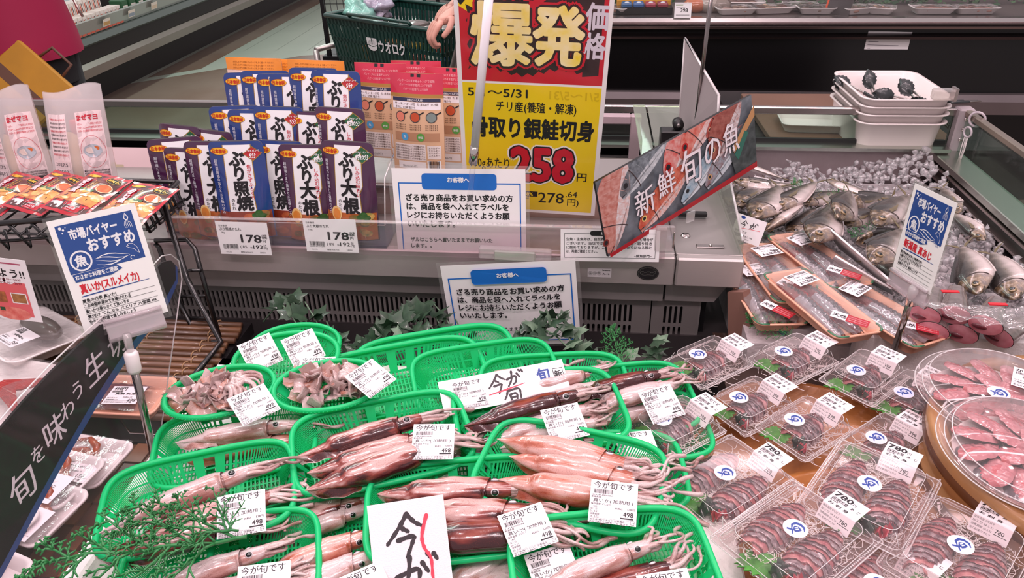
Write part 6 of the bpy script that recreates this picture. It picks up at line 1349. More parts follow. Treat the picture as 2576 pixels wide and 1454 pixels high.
squid((372, 1490), (628, 1400), Z + .004, 'pale', 'curl', 'squid with its eye upward in the bottom left basket', roll=-.5, seed=4)
squid((430, 1530), (660, 1465), Z - .004, 'pale', 'fwd', 'second squid of the bottom left basket, at the lower frame edge', seed=5)
squid((440, 1114), (697, 1074), Z - .016, 'pale', 'fwd', 'long thin pale squid on top in the basket below the left oval basket', roll=-.5, seed=1)
squid((450, 1150), (700, 1112), Z - .036, 'pink', 'fwd', 'squid seen through the rim bars below the long thin pale squid', seed=2)
squid((740, 1152), (1022, 1066), Z + .012, 'streak', 'curl', 'dark streaked squid with brown head at the top of the middle basket', roll=-.6, seed=6)
squid((772, 1190), (1045, 1112), Z + .004, 'streak', 'fwd', 'middle squid of the three dark streaked ones in the middle basket', seed=7)
squid((767, 1234), (1080, 1130), Z + .010, 'streak', 'fwd', 'lowest of the three streaked squid in the middle basket, rust and dark striped', seed=8)
squid((1250, 1104), (1530, 1163), Z + .020, 'pink', 'fwd', 'top pink squid of the basket right of the middle, tail over the rim', roll=.5, seed=9)
squid((1277, 1147), (1556, 1203), Z + .012, 'pink', 'curl', 'middle pink squid with an orange rimmed eye', roll=.4, seed=10)
squid((1248, 1205), (1560, 1252), Z + .012, 'pink', 'fwd', 'lowest pink squid, its head covered by the price label', seed=11)
squid((945, 1243), (1245, 1232), Z + .004, 'streak', 'fwd', 'uppermost squid of the basket behind the tall white card', seed=12)
squid((965, 1300), (1290, 1290), Z + .010, 'streak', 'fwd', 'squid right of the tall white card with dark blotches along it', seed=13)
squid((975, 1365), (1320, 1340), Z + .012, 'dark', 'fwd', 'rusty brown glossy squid lowest in the basket behind the tall card', seed=14)
squid((1165, 1072), (1418, 1003), Z + .010, 'dark', 'up', 'darkest brown glossy squid with arms curling up', roll=-.4, seed=15)
squid((1215, 1110), (1440, 1040), Z - .006, 'pale', 'fwd', 'pale squid beneath the darkest brown one', seed=16)
squid((1250, 1130), (1464, 1072), Z - .012, 'pale', 'up', 'pale squid with black eye right of the label in the darkest squid basket', roll=-.4, seed=17)
squid((1085, 1000), (1330, 945), Z - .030, 'streak', 'fwd', 'squid tail showing left of the white handwritten sheet', seed=3)
squid((1300, 985), (1478, 938), Z - .016, 'pale', 'up', 'squid with a raised tentacle bunch at the back basket end', roll=-.3, seed=4)
squid((1360, 1010), (1520, 975), Z - .026, 'pale', 'fwd', 'squid arms coiled right of the boxed sticker in the back basket', seed=18)
squid((1470, 985), (1632, 948), Z - .014, 'dark', 'curl', 'brown squid with white arms raised in the back right basket', roll=-.3, seed=19)
squid((1500, 1020), (1665, 975), Z - .020, 'pale', 'curl', 'pale squid under the price label of the back right basket', seed=20)
squid((1355, 1480), (1596, 1386), Z + .022, 'pale', 'up', 'large pale squid with raised arms in the front right basket', roll=-.5, seed=21)
squid((1430, 1520), (1650, 1440), Z + .010, 'dark', 'curl', 'rust coloured squid at the lower frame edge of the front right basket', seed=22)
squid((700, 1320), (875, 1268), Z - .040, 'streak', 'curl', 'squid with blurred dark head left of the tall card basket', seed=6)
squid((690, 1355), (885, 1290), Z - .046, 'pale', 'fwd', 'lower squid left of the tall card basket', seed=7)
squid((680, 1440), (900, 1358), Z - .020, 'pink', 'fwd', 'orange flushed squid between the bottom left basket and the tall card', seed=10)
squid((700, 1500), (905, 1412), Z - .022, 'pale', 'fwd', 'pale squid beside the small label left of the tall card', seed=11)
squid((1090, 1490), (1310, 1372), Z - .036, 'pale', 'curl', 'squid below the tall card basket, arms pointing right', seed=12)
squid((1150, 1520), (1360, 1392), Z - .040, 'pale', 'fwd', 'second squid below the tall card basket, under the small label', seed=16)
squid((1192, 1112), (1420, 1085), Z - .030, 'streak', 'fwd', 'squid tail peeping out below the darkest squid basket', seed=13)
squid((1235, 1145), (1440, 1120), Z - .034, 'dark', 'fwd', 'dark squid tail in the gap left of the pink squid basket', seed=14)
squid((1430, 1170), (1620, 1165), Z - .036, 'pale', 'curl', 'squid whose arms spill at the right end of the pink squid basket', seed=20)
squid((1470, 1060), (1640, 1035), Z - .046, 'pale', 'fwd', 'squid half under the left sashimi pack', seed=18)
squid((860, 1200), (1150, 1150), Z - .046, 'streak', 'fwd', 'squid under the middle basket seen at its lower right corner', seed=2)
# cut squid pieces
CS = [squid_mat('#c4a59f', '#9a6252', .56, 'cut_squid_flesh', '#b58474'), squid_mat('#c6b0ae', '#7d5a5a', .58, 'cut_squid_flesh', '#ad8c88')]
def piece(seed):
    R = random.Random(seed); b = MB(); k = R.uniform(.8, 1.4); c_ = R.uniform(50, 110)
    f = lambda u, v, d=0: ((u - .5) * .034 * k, (v - .5) * .026, .004 * math.sin((u - .5) * .03 * c_ * 3 + seed) + (.012 * (u - .5) ** 2 * 4) + .003 * noise.noise(V((u * 3, v * 3, seed))) + d)
    b.grid(f, 10, 8, CS[seed % 2]); b.grid(lambda u, v: f(u, v, -.0028), 10, 8, CS[1])
    e = [(i / 10, 0) for i in range(10)] + [(1, i / 8) for i in range(8)] + [(1 - i / 10, 1) for i in range(10)] + [(0, 1 - i / 8) for i in range(8)]; n = len(e)
    b.add([f(*q) for q in e] + [f(q[0], q[1], -.0028) for q in e], [(i, (i + 1) % n, n + (i + 1) % n, n + i) for i in range(n)], CS[1], True)
    return b.mesh('cut_squid')
PCS = [piece(i) for i in range(6)]
for (cx, cy, z, rx, ry, lab, n_, sd) in ((548, 1000, .772, .070, .046, 'piece of cut squid heaped in the left oval basket', 34, 3), (822, 975, .772, .070, .044, 'piece of cut squid heaped in the second oval basket', 34, 4)):
    R = random.Random(sd); c = P(cx, cy, z=z)
    for i in range(n_):
        a, r_ = R.uniform(0, 2 * PI), math.sqrt(R.uniform(0, 1)); h = (1 - r_) * .022 + R.uniform(0, .006)
        put('cut_squid', PCS[i % 6], None, lab, 'cut squid', lab.replace('piece of ', 'pieces of '), M=place(c.x + r_ * rx * math.cos(a), c.y + r_ * ry * math.sin(a), z + h, R.uniform(0, 6), R.uniform(-.7, .7), R.uniform(-.5, .5)))
    for j in range(2):
        b = MB(); q = Card()
        for k in range(7):
            pts = []; p = V((R.uniform(-.008, .008), R.uniform(-.008, .008), .01)); d = V((1, R.uniform(-.8, .8), .2)).normalized(); ph = R.uniform(0, 6)
            for i in range(12): pts.append(p.copy()); d = (d + V((math.sin(ph + i * .6) * .3, math.cos(ph + i * .5) * .35 - .1, -.1))).normalized(); p = p + d * .005
            b.tube(pts, [.0042 * (1 - i / 12) ** .7 + .001 for i in range(12)], ARM, 7)
        b.build('cut_squid_bunch', None, 'bunch of cut squid arms at the right of the ' + ('left' if sd == 3 else 'second') + ' oval basket', 'squid arms', 'bunches of squid arms in the oval baskets', M=place(c.x + rx * .45, c.y + .014 - j * .02, z + .022, -.5 + j, 0, 0))
# ---------------------------------------------------------------- price labels on the baskets
def squid_label():
    q = Card(); q.box(-.031, .031, -.058, 0, -.0003, 0, LBL); w_ = .062
    q.text('今が旬です', -.027, -.0105, .0105, INK, 1, w=.052, bold=.012); q.bars(-.026, -.0185, -.002, -.0125, INK, 1, 7); q.text('2181843004984', -.028, -.0215, .0026, INK, 1, w=.026)
    q.text('新潟県産', -.029, -.0245, .0032, INK, 1); q.text('真いか( 加熱用 )', -.0265, -.030, .0056, INK, 1, w=.052, bold=.01)
    q.text('保存温度  4℃以下', -.029, -.034, .0032, INK, 1); q.text('8%税込', .003, -.038, .003, INK, 1); q.text('538円', .0185, -.038, .004, INK, 1)
    q.text('1450', -.026, -.0375, .003, INK, 1); q.text('加工日', -.029, -.041, .003, INK, 1); q.text('26. 5.21', -.029, -.0445, .0034, INK, 1); q.text('消費期限', -.029, -.0478, .003, INK, 1); q.text('26. 5.22', -.029, -.0513, .0036, INK, 1)
    q.text('498', .0135, -.047, .0092, INK, 1, w=.013, bold=.02); q.rect(.010, -.0500, .027, -.0482, INK, 1)
    q.rect(-.0295, -.0520, .022, -.0518, INK, 1); q.box_line(.0235, -.0565, .0285, -.0515, .0004, INK, 1); q.text('プラ', .0243, -.0552, .0022, INK, 1)
    q.text('加工者(株)ウオロク 空港通店', -.029, -.0550, .0028, INK, 1, w=.045); q.text('新潟市東区河渡新町2丁目1番23号', -.029, -.0577, .0025, INK, 1, w=.049)
    q.warp(lambda u, v, z: (u, v, z)); return q.mesh('price_label')
LM = squid_label(); bpy.data.meshes
def label(tl, tr, z, tilt, text):
    a, c = P(*tl, z=z), P(*tr, z=z); x = c - a; m_ = (a + c) / 2; n = V((0, 0, 1)); M = frame(m_, x, n) @ Matrix.Rotation(tilt, 4, 'X')
    put('price_label', LM, None, text, 'price label', 'white price labels on the squid baskets', M=M)
label((553, 1248), (660, 1230), .812, .45, 'white price label on the front left squid basket')
label((611, 1424), (720, 1410), .815, .4, 'white price label on the bottom left squid basket')
label((1045, 1067), (1141, 1066), .812, .35, 'white price label on the streaked squid basket')
label((1263, 1294), (1348, 1266), .812, .3, 'white price label right of the tall handwritten card')
label((1497, 1206), (1597, 1217), .822, .4, 'white price label on the pink squid basket')
label((1365, 1031), (1446, 1013), .805, .4, 'white price label on the darkest squid basket')
label((600, 868), (673, 838), .80, .75, 'white price label standing in the furthest oval basket, left one')
label((709, 855), (781, 826), .80, .75, 'white price label standing in the furthest oval basket, right one')
label((761, 899), (841, 897), .775, .2, 'white price label partly behind the second oval basket')
label((577, 1001), (656, 967), .818, .35, 'white price label on the cut squid of the left oval basket')
label((872, 944), (930, 905), .822, .35, 'white price label hanging over the rim of the second oval basket')
label((1606, 988), (1684, 965), .775, .5, 'white price label in the back right squid basket')
label((1323, 1396), (1424, 1365), .775, .4, 'white price label below the tall card basket')
label((850, 1455), (942, 1415), .790, .35, 'white price label just left of the tall card at the bottom')
label((1616, 1446), (1712, 1430), .825, .4, 'white price label in the front right squid basket')
label((1550, 1090), (1630, 1082), .745, .1, 'white price label under the left sashimi pack')
# handwritten cards
q = Card(); q.box(-.048, .048, -.21, 0, -.0006, 0, mat('#f0ecee', .35, coat=.3, bump=(500, .25), key='textured_card'))
BRU = mat('#3a3438', .6, key='marker_ink'); RB_ = mat('#e0485c', .5, key='red_marker')
def brush(q, strokes, m, k, ox, oy, s, w_=.0075):
    for si, pts in enumerate(strokes):
        pp = [pts[0]] + list(pts) + [pts[-1]]; out = []
        for i in range(1, len(pp) - 2):
            for j in range(8 if i < len(pp) - 3 else 9):
                t_ = j / 8; a0, a1, a2, a3 = pp[i - 1:i + 3]; f = lambda d: .5 * (2 * a1[d] + (a2[d] - a0[d]) * t_ + (2 * a0[d] - 5 * a1[d] + 4 * a2[d] - a3[d]) * t_ ** 2 + (3 * a1[d] - a0[d] - 3 * a2[d] + a3[d]) * t_ ** 3); out.append((ox + f(0) * s, oy + f(1) * s))
        n = len(out); w2 = w_ * .78; q.line(out, [w2 * (1.05 - .35 * i / n + .15 * math.sin(i * 1.3)) for i in range(n)], m, k + si * .12); q.disc(out[0][0], out[0][1], w2 * .52, m, k + si * .12 + .05, n=12); q.disc(out[-1][0], out[-1][1], w2 * .35, m, k + si * .12 + .05, n=12)
IMA = [[(.1, 1), (-.15, .65), (-.5, .25)], [(.1, .98), (.3, .75), (.5, .62)], [(-.05, .62), (.1, .52)], [(-.2, .32), (.22, .38), (.18, .2), (0, -.15)]]
GA = [[(-.45, .45), (.15, .6), (.1, .2), (-.1, .05)], [(-.05, .95), (-.15, .4), (-.45, -.05)], [(.28, .75), (.42, .5)], [(.45, .98), (.52, .85)], [(.62, .95), (.7, .8)]]
SHUN = [[(-.3, 1), (-.45, .6), (-.62, .35)], [(-.32, .85), (.35, .9), (.38, .4), (.3, 0), (.15, .1)], [(-.25, .6), (-.22, .15)], [(-.25, .6), (.15, .62), (.12, .18)], [(-.22, .4), (.12, .42)], [(-.22, .18), (.12, .2)]]
brush(q, IMA, BRU, 1, -.005, -.062, .045); brush(q, GA, BRU, 1, .0, -.112, .045); brush(q, SHUN, BRU, 1, .0, -.19, .055)
brush(q, [[(.024, -.022), (.016, -.045), (.017, -.060), (.024, -.075), (.024, -.098), (.029, -.112)], [(.02, -.13), (.008, -.16), (.004, -.2)]], RB_, 3, 0, 0, 1, .0058)
A0, C0 = P(953, 1268, z=.845), P(1085, 1248, z=.845); x = C0 - A0; q.build('handwritten_card', None, 'tall white card with black brush lettering and red stroke standing in a squid basket', 'card', M=frame((A0 + C0) / 2, x, (0, -.78, .62)))
q = Card(); q.box(-.11, .11, -.06, .0, -.0005, 0, mat('#ece6ea', .35, coat=.3, key='card_sheet'))
brush(q, IMA, BRU, 1, -.012, -.036, .03, .005); brush(q, GA, BRU, 1, .018, -.030, .026, .005); brush(q, SHUN, BRU, 1, .012, -.063, .028, .005); q.line([(-.03, -.040), (.0, -.036), (.035, -.030)], [.0015, .003, .001], RB_, 2)
q.disc(.070, -.020, .016, PAPER, 1); q.text('旬', .070, -.030, .024, NAVY, 2, align='c', bold=.04); q.box_line(.088, -.035, .106, -.014, .0012, INK, 1); q.text('新', .0895, -.031, .015, INK, 1, bold=.03)
A0, C0 = P(1125, 957, z=.785), P(1390, 908, z=.785); M = frame((A0 + C0) / 2, C0 - A0, (-.1, -.55, .8)); q.build('handwritten_sheet', None, 'wide white sheet with brush lettering and a blue round sticker in the back basket', 'card', M=M)
put('price_label', LM, None, 'white price label stuck on the wide handwritten sheet', 'price label', 'white price labels on the squid baskets', M=M @ Matrix.Translation((-.062, -.006, .0012)) @ Matrix.Diagonal((.95, .85, 1, 1)))
# ---------------------------------------------------------------- plastic sprigs and ivy
FG = mat('#2f7a42', .5, key='plastic_fern_green'); FG2 = mat('#3f9150', .5, key='plastic_fern_green')
def sprig(L, seed, m, dens=9, spread=1.0, fine=True):
    """flat cypress-like plastic sprig along +x"""
    R = random.Random(seed); b = MB(); r = L * .0075 if L < .12 else L * .0105
    def br(p, a, l, lvl, zz):
        n = max(3, int(l / (L * .05))); pts = []; q = V(p)
        for i in range(n + 1): pts.append(q.copy()); q = q + V((math.cos(a), math.sin(a), .0)) * l / n; a += R.uniform(-.05, .05); q.z = zz + .004 * math.sin(i * .8 + seed)
        b.tube(pts, [r * (1 if lvl == 0 else .72 if lvl == 1 else .62) * (1 - .45 * i / n) for i in range(n + 1)], m, 5)
        if lvl < (3 if fine else 2):
            k = int(dens * (1, .75, .45)[lvl]); 
            for i in range(k):
                f = (i + .7) / k; pos = pts[min(int(f * n), n)]; sg = 1 if i % 2 else -1
                br(pos, a + sg * (.62 + .1 * R.random()) * spread, l * (.52, .42, .40)[lvl] * (1.05 - .75 * f) * R.uniform(.85, 1.15) + L * .012, lvl + 1, zz + R.uniform(0, .002))
    br((0, 0, 0), 0, L, 0, 0); return b.mesh('sprig')
S1 = sprig(.26, 3, FG, 10); S2 = sprig(.10, 5, FG2, 9); S3 = sprig(.075, 7, FG2, 8)
a, c = P(620, 1350, z=.825), P(250, 1410, z=.81); put('fern_sprig', S1, None, 'large green plastic sprig lying over the front left squid basket', 'plastic sprig', M=frame(a, c - a, (0, -.15, 1)))
a, c = P(600, 1335, z=.832), P(410, 1330, z=.825); put('fern_sprig', sprig(.16, 9, FG, 9), None, 'upper branch of green plastic sprig beside the front left price label', 'plastic sprig', M=frame(a, c - a, (0, -.2, 1)))
for i, (p0, p1, z0, z1, m_, lab) in enumerate((((1560, 925), (1555, 850), .72, .74, S2, 'green plastic sprig standing behind the back squid baskets at the grille'), ((2062, 520), (1985, 425), .735, .80, S2, 'green plastic sprig fanning left above the silver fish'), ((2075, 525), (2125, 455), .735, .79, S3, 'green plastic sprig standing upright above the silver fish'), ((2250, 590), (2110, 572), .745, .75, S2, 'green plastic sprig lying flat across two fish heads'),
        ((1995, 850), (1890, 790), .68, .70, S2, 'green plastic sprig under the teal paper at the left of the mackerel trays'), ((2315, 815), (2400, 845), .70, .695, S3, 'green plastic sprig on the foam box edge under the steel pole'), ((1905, 600), (1915, 560), .72, .74, S3, 'small green plastic sprig beneath the round bellied fish'))):
    a, c = P(*p0, z=z0), P(*p1, z=z1); put('fern_sprig', m_, None, lab, 'plastic sprig', M=frame(a, c - a, (0, -.6, .8)))
def ivy_leaf(bb, M, s, m):
    out = [(0, 0), (.35, -.1), (.5, .12), (.42, .35), (.62, .62), (.3, .6), (.0, 1.05), (-.3, .6), (-.62, .62), (-.42, .35), (-.5, .12), (-.35, -.1)]
    vs = [M @ V((x * s, y * s, .06 * s * (1 - abs(x) * 3))) for x, y in out] + [M @ V((0, .35 * s, .12 * s))]
    bb.add(vs, [(i, (i + 1) % 12, 12) for i in range(12)], m, True)
IV1 = mat('#223a2a', .45, coat=.2, vary=(60, '#3a563e', .5), key='ivy_green'); IV2 = mat('#4a6650', .45, vary=(60, '#7f977f', .5), key='ivy_pale')
t = thing('ivy_garland', 'dark green artificial ivy garland in front of the air grille', 'artificial ivy', place(-.42, 1.28, .62))
R = random.Random(12); vb = MB(); lb = MB(); lb2 = MB()
for k in range(13):
    x = -.28 + k * .048; pts = [(x + i * .028, .06 - .012 * i + .02 * math.sin(i + k), .02 + .05 * math.sin(i * .7 + k) + .02) for i in range(8)]; vb.tube(pts, .0018, IV2, 6)
    for i in range(1, 8):
        for s_ in (1, -1):
            M = place(pts[i][0], pts[i][1], pts[i][2], R.uniform(-2, 2) + (0 if s_ > 0 else PI), R.uniform(.2, 1.2), R.uniform(-.4, .4)); ivy_leaf(lb if R.random() < .75 else lb2, M, R.uniform(.024, .042), IV1 if s_ > 0 else (IV2 if R.random() < .4 else IV1))
vb.build('stem', t); lb.build('leaf', t); lb2.build('leaf', t)
lb = MB()
for i in range(14): ivy_leaf(lb, place(R.uniform(-.09, .09), R.uniform(-.06, .06), R.uniform(0, .03), R.uniform(0, 6), R.uniform(-.4, .4)), R.uniform(.04, .06), (IV1, IV2)[i % 3 == 0])
p = P(1880, 1410, z=.61); lb.build('ivy_leaves', None, 'ivy leaves on the wood bed at the bottom between foam box and sashimi packs', 'artificial ivy', M=place(p.x, p.y - .02, .606))
lb = MB()
for i in range(12): ivy_leaf(lb, place(R.uniform(-.06, .06), R.uniform(-.03, .03), R.uniform(0, .03), R.uniform(0, 6), R.uniform(-.3, .9)), R.uniform(.025, .04), (IV1, IV2)[i % 3 == 0])
p = P(1590, 900, z=.66); lb.build('ivy_leaves', None, 'ivy leaves at the foot of the grille behind the back right basket', 'artificial ivy', M=place(p.x, p.y, .655))
# caution sticker low on the grille
q = Card(); q.base(.09, .045, mat('#c9c6c4', .4, key='sticker')); q.text('ご使用前に取扱説明書をよくお読みください', -.042, .012, .005, INK, 1, w=.08)
for i in range(3): q.text('警告 内部に手を入れないでください', -.03, .002 - i * .008, .004, INK, 1, w=.06)
q.build('caution_sticker', None, 'small white caution sticker on the grille behind the ivy', 'sticker', M=frame((P(872, 852, Y=1.5).x, 1.5035, P(872, 852, Y=1.5).z), (1, 0, 0), (0, -1, 0)))
# ================================================================ fish on ice at the right
def fish_mat():
    m = bpy.data.materials.new('silver_fish_skin'); m.use_nodes = True; nt = m.node_tree; N = nt.nodes; L = nt.links; b = N['Principled BSDF']
    b.inputs['Roughness'].default_value = .28; b.inputs['Metallic'].default_value = .25; b.inputs['Coat Weight'].default_value = .7; b.inputs['Coat Roughness'].default_value = .07
    tc = N.new('ShaderNodeTexCoord'); sx_ = N.new('ShaderNodeSeparateXYZ'); L.new(tc.outputs['Object'], sx_.inputs[0])
    n = N.new('ShaderNodeTexNoise'); n.inputs['Scale'].default_value = 45; n.inputs['Detail'].default_value = 5; L.new(tc.outputs['Object'], n.inputs['Vector'])
    mr = N.new('ShaderNodeMath'); mr.operation = 'MULTIPLY_ADD'; mr.inputs[1].default_value = 19; mr.inputs[2].default_value = .50; L.new(sx_.outputs['Y'], mr.inputs[0])
    ad = N.new('ShaderNodeMath'); ad.operation = 'MULTIPLY_ADD'; ad.inputs[1].default_value = .38; L.new(n.outputs['Fac'], ad.inputs[0]); L.new(mr.outputs[0], ad.inputs[2])
    r = N.new('ShaderNodeValToRGB'); e = r.color_ramp.elements; e[0].position = .18; e[0].color = lin('#d9c9c6'); e[1].position = .92; e[1].color = lin('#2c2826')
    for p_, c_ in ((.40, '#b5a8a4'), (.55, '#8a8078'), (.70, '#57504a')): q = e.new(p_); q.color = lin(c_)
    L.new(ad.outputs[0], r.inputs[0])
    hd = N.new('ShaderNodeMath'); hd.operation = 'LESS_THAN'; hd.inputs[1].default_value = .052; L.new(sx_.outputs['X'], hd.inputs[0])
    hf = N.new('ShaderNodeMath'); hf.operation = 'MULTIPLY'; hf.inputs[1].default_value = .55; L.new(hd.outputs[0], hf.inputs[0])
    n2 = N.new('ShaderNodeTexNoise'); n2.inputs['Scale'].default_value = 90; n2.inputs['Detail'].default_value = 4; L.new(tc.outputs['Object'], n2.inputs['Vector'])
    r2 = N.new('ShaderNodeValToRGB'); e = r2.color_ramp.elements; e[0].position = .38; e[0].color = lin('#3f3128'); e[1].position = .68; e[1].color = lin('#cfc0b4'); q = e.new(.54); q.color = lin('#8f7452'); L.new(n2.outputs['Fac'], r2.inputs[0])
    mx = N.new('ShaderNodeMix'); mx.data_type = 'RGBA'; L.new(hf.outputs[0], mx.inputs['Factor']); L.new(r.outputs[0], mx.inputs['A']); L.new(r2.outputs[0], mx.inputs['B']); L.new(mx.outputs['Result'], b.inputs['Base Color'])
    vo = N.new('ShaderNodeTexVoronoi'); vo.inputs['Scale'].default_value = 260; L.new(tc.outputs['Object'], vo.inputs['Vector']); bp = N.new('ShaderNodeBump'); bp.inputs['Strength'].default_value = .3; bp.inputs['Distance'].default_value = .001; L.new(vo.outputs['Distance'], bp.inputs['Height']); L.new(bp.outputs[0], b.inputs['Normal'])
    return m
FISH = fish_mat(); FINF = mat('#6f6244', .5, coat=.2, vary=(60, '#5a503c', .5), key='fish_fin'); GILL = mat('#3a2c26', .4, coat=.5, key='gill_line')
def fish_mesh(seed, plump=1.0):
    """head at the origin, tail along +x, back towards +y, lying on its side"""
    R = random.Random(seed); b = MB(); L = .235
    def hh(s): return .0015 + plump * .032 * ((s / .34) ** .66 if s < .34 else 1 - .86 * ((s - .34) / .66) ** 1.55)
    def body(u, v):
        s = v; h = hh(s); t_ = h * .46; a = 2 * PI * u; bend = .008 * math.sin(s * 3 + seed)
        return (L * .86 * s, h * math.sin(a) * (1.05 if math.sin(a) < 0 else .95) + bend, .020 + t_ * math.cos(a) * (1 + .03 * noise.noise(V((s * 9, a, seed)))))
    b.grid(body, 24, 36, FISH, True)
    # tail fork, dorsal and anal fins, breast fin
    yb = .008 * math.sin(2.9 + seed)
    for sg in (1, -1):
        P0 = [(L * .83, yb, .020), (L * .90, yb + sg * .012, .021), (L * 1.02, yb + sg * .034, .022), (L * .93, yb + sg * .008, .020)]
        b.add(P0 + [(x, y, z - .0012) for x, y, z in P0], [(0, 1, 2, 3), (7, 6, 5, 4), (0, 4, 5, 1), (1, 5, 6, 2), (2, 6, 7, 3), (3, 7, 4, 0)], FINF)
        def fn_(u, v, dz=0): s = .34 + .52 * u; return (L * .86 * (s + .02 * v), (hh(s) * .94 + .007 * v * (1 - .6 * u)) * sg + .008 * math.sin(s * 3 + seed), .020 + dz)
        b.grid(fn_, 16, 2, FISH); b.grid(lambda u, v: fn_(u, v, -.001), 16, 2, FISH)
    b.add([(.056, -.004, .0345), (.064, .003, .035), (.100, -.006, .037), (.075, -.010, .035)], [(0, 1, 2, 3)], FINF)
    for z in (1, -1):
        b.tube([(.052 + .010 * math.cos(a) - .004, .0235 * math.sin(a) * plump, .020 + z * (.0172 * plump * math.cos(a * .8) * .80)) for a in [(-1.25 + .25 * i) for i in range(11)]], .0012, GILL, 5)
        b.tube([(.001, -.002, .020 + z * .002), (.008, -.005, .020 + z * .0050), (.014, -.008, .020 + z * .0062)], .0012, GILL, 5)
    return b.mesh('fish')
FM = [fish_mesh(1, 1.0), fish_mesh(2, 1.18), fish_mesh(3, .85)]
fe = MB(); fe.sphere((0, 0, 0), .0082, mat('#8f7650', .15, coat=1, key='fish_eye_gold'), 16, (1, 1, .42)); fe.sphere((0, 0, .0013), .0060, mat('#08080a', .05, coat=1, key='fish_pupil'), 14, (1, 1, .6)); fe_me = fe.mesh('eye')
def fish(head, tail, z, kind, label, roll=0., zt=None, flip=False, cat='fish'):
    a, c = P(*head, z=z), P(*tail, z=zt or z); x = c - a; s = max(.75, min(1.15, x.length / .225))
    up = V((0, -.25, 1)); M = frame(a, x, up) @ Matrix.Rotation(roll, 4, 'X') @ Matrix.Diagonal((s, s * (-1 if flip else 1), s, 1)) @ Matrix.Translation((0, 0, -.020))
    o = put('horse_mackerel', FM[kind], None, label, cat, 'whole silver fish on the ice', M=M)
    for sg in (1, -1):
        e = put('eye', fe_me, o); e.matrix_parent_inverse = Matrix.Identity(4); e.matrix_basis = Matrix.Translation((.026, .004, .020 + sg * (.0088 if kind == 0 else .0104 if kind == 1 else .0075))) @ (Matrix.Identity(4) if sg > 0 else Matrix.Rotation(PI, 4, 'X'))
    return o
ZI = .735
for a in (((1845, 455), (1990, 465), ZI + .03, 2, 'silver bellied fish lying crosswise furthest left at the back of the ice', .4),
          ((1862, 522), (1935, 455), ZI + .01, 0, 'golden headed fish between the shelf shield and the round bellied one', .1),
          ((1905, 552), (1960, 448), ZI + .04, 1, 'round bellied fish with its yellow tail raised', .0),
          ((1958, 532), (2065, 440), ZI + .04, 0, 'glossy speckled fish pointing down left behind the upright sprig', -.3),
          ((1925, 580), (2030, 505), ZI + .02, 2, 'dark backed fish below the round bellied one', -.9),
          ((2022, 518), (2110, 480), ZI + .02, 0, 'fish whose golden head shows through the upright sprig', .1),
          ((2000, 600), (2045, 515), ZI + .0, 0, 'fish mostly hidden behind the mackerel trays, gill arcs showing', -.2),
          ((2058, 612), (2085, 500), ZI + .04, 1, 'big headed fish at the point of the folded white board', .1),
          ((2115, 555), (2135, 470), ZI + .055, 1, 'fish standing steeply with one large eye facing front', .5),
          ((2078, 452), (2190, 490), ZI + .035, 2, 'dark fish with a golden face lying right of the upright sprig', -.2),
          ((2135, 520), (2250, 490), ZI + .03, 0, 'pale fish with open mouth pointing left in the middle', .5),
          ((2130, 570), (2225, 520), ZI + .02, 0, 'fish behind the flat sprig, its striped flank showing', .2),
          ((2150, 612), (2230, 590), ZI + .03, 1, 'belly up fish head below the flat sprig', 1.6),
          ((2203, 665), (2265, 565), ZI + .055, 1, 'large round headed fish just left of the right sign', .1),
          ((2212, 570), (2285, 480), ZI + .04, 0, 'golden cheeked fish touching the upper left of the right sign', .0),
          ((2295, 720), (2225, 640), ZI + .01, 0, 'dark fish with a blunt nose beneath the right sign', -.5),
          ((2325, 740), (2260, 700), ZI + .01, 2, 'fish nose showing at the foot of the right sign', -.4),
          ((2245, 545), (2300, 610), ZI + .0, 2, 'dark fish behind the right sign, its back showing at the sign edge', -.6),
          ((2420, 535), (2370, 480), ZI + .03, 0, 'brown nosed fish right of the top of the right sign', -.4),
          ((2478, 605), (2385, 535), ZI + .02, 2, 'slim dark fish on the ice right of the middle of the sign', -.4),
          ((2472, 738), (2405, 615), ZI + .03, 1, 'dark backed fish with head down, left one of the pair at the far right', -.5),
          ((2566, 752), (2480, 630), ZI + .03, 1, 'dark backed fish with head down, right one of the pair at the far right', -.5),
          ((1838, 520), (1850, 470), ZI + .0, 0, 'fish flank showing through the acrylic shield', .2),
          ((1860, 410), (1960, 445), ZI + .02, 2, 'mottled fish furthest back beside the banner corner', -.5)):
    fish(a[0], a[1], a[2], a[3], a[4], a[5])
b = MB(); b.add([(.35, 1.33, .66), (1.0, 1.33, .66), (1.0, 2.2, .67), (.35, 2.2, .67), (.35, 1.33, .50), (1.0, 1.33, .50), (1.0, 2.2, .50), (.35, 2.2, .50)], [(0, 1, 2, 3), (0, 4, 5, 1), (1, 5, 6, 2), (2, 6, 7, 3), (3, 7, 4, 0), (7, 6, 5, 4)], mat('#b9b0b2', .3, vary=(40, '#e2dadc', .6), bump=(90, 1.0), key='packed_ice')); b.build('ice_bed', None, 'bed of packed ice under the fish', 'ice', kind='stuff')
ICE = mat('#fbf7f9', .12, coat=1, key='ice_chunk'); nt = ICE.node_tree; pb = nt.nodes['Principled BSDF']; pb.inputs['Transmission Weight'].default_value = .80; pb.inputs['IOR'].default_value = 1.31
b = MB(); R = random.Random(44)
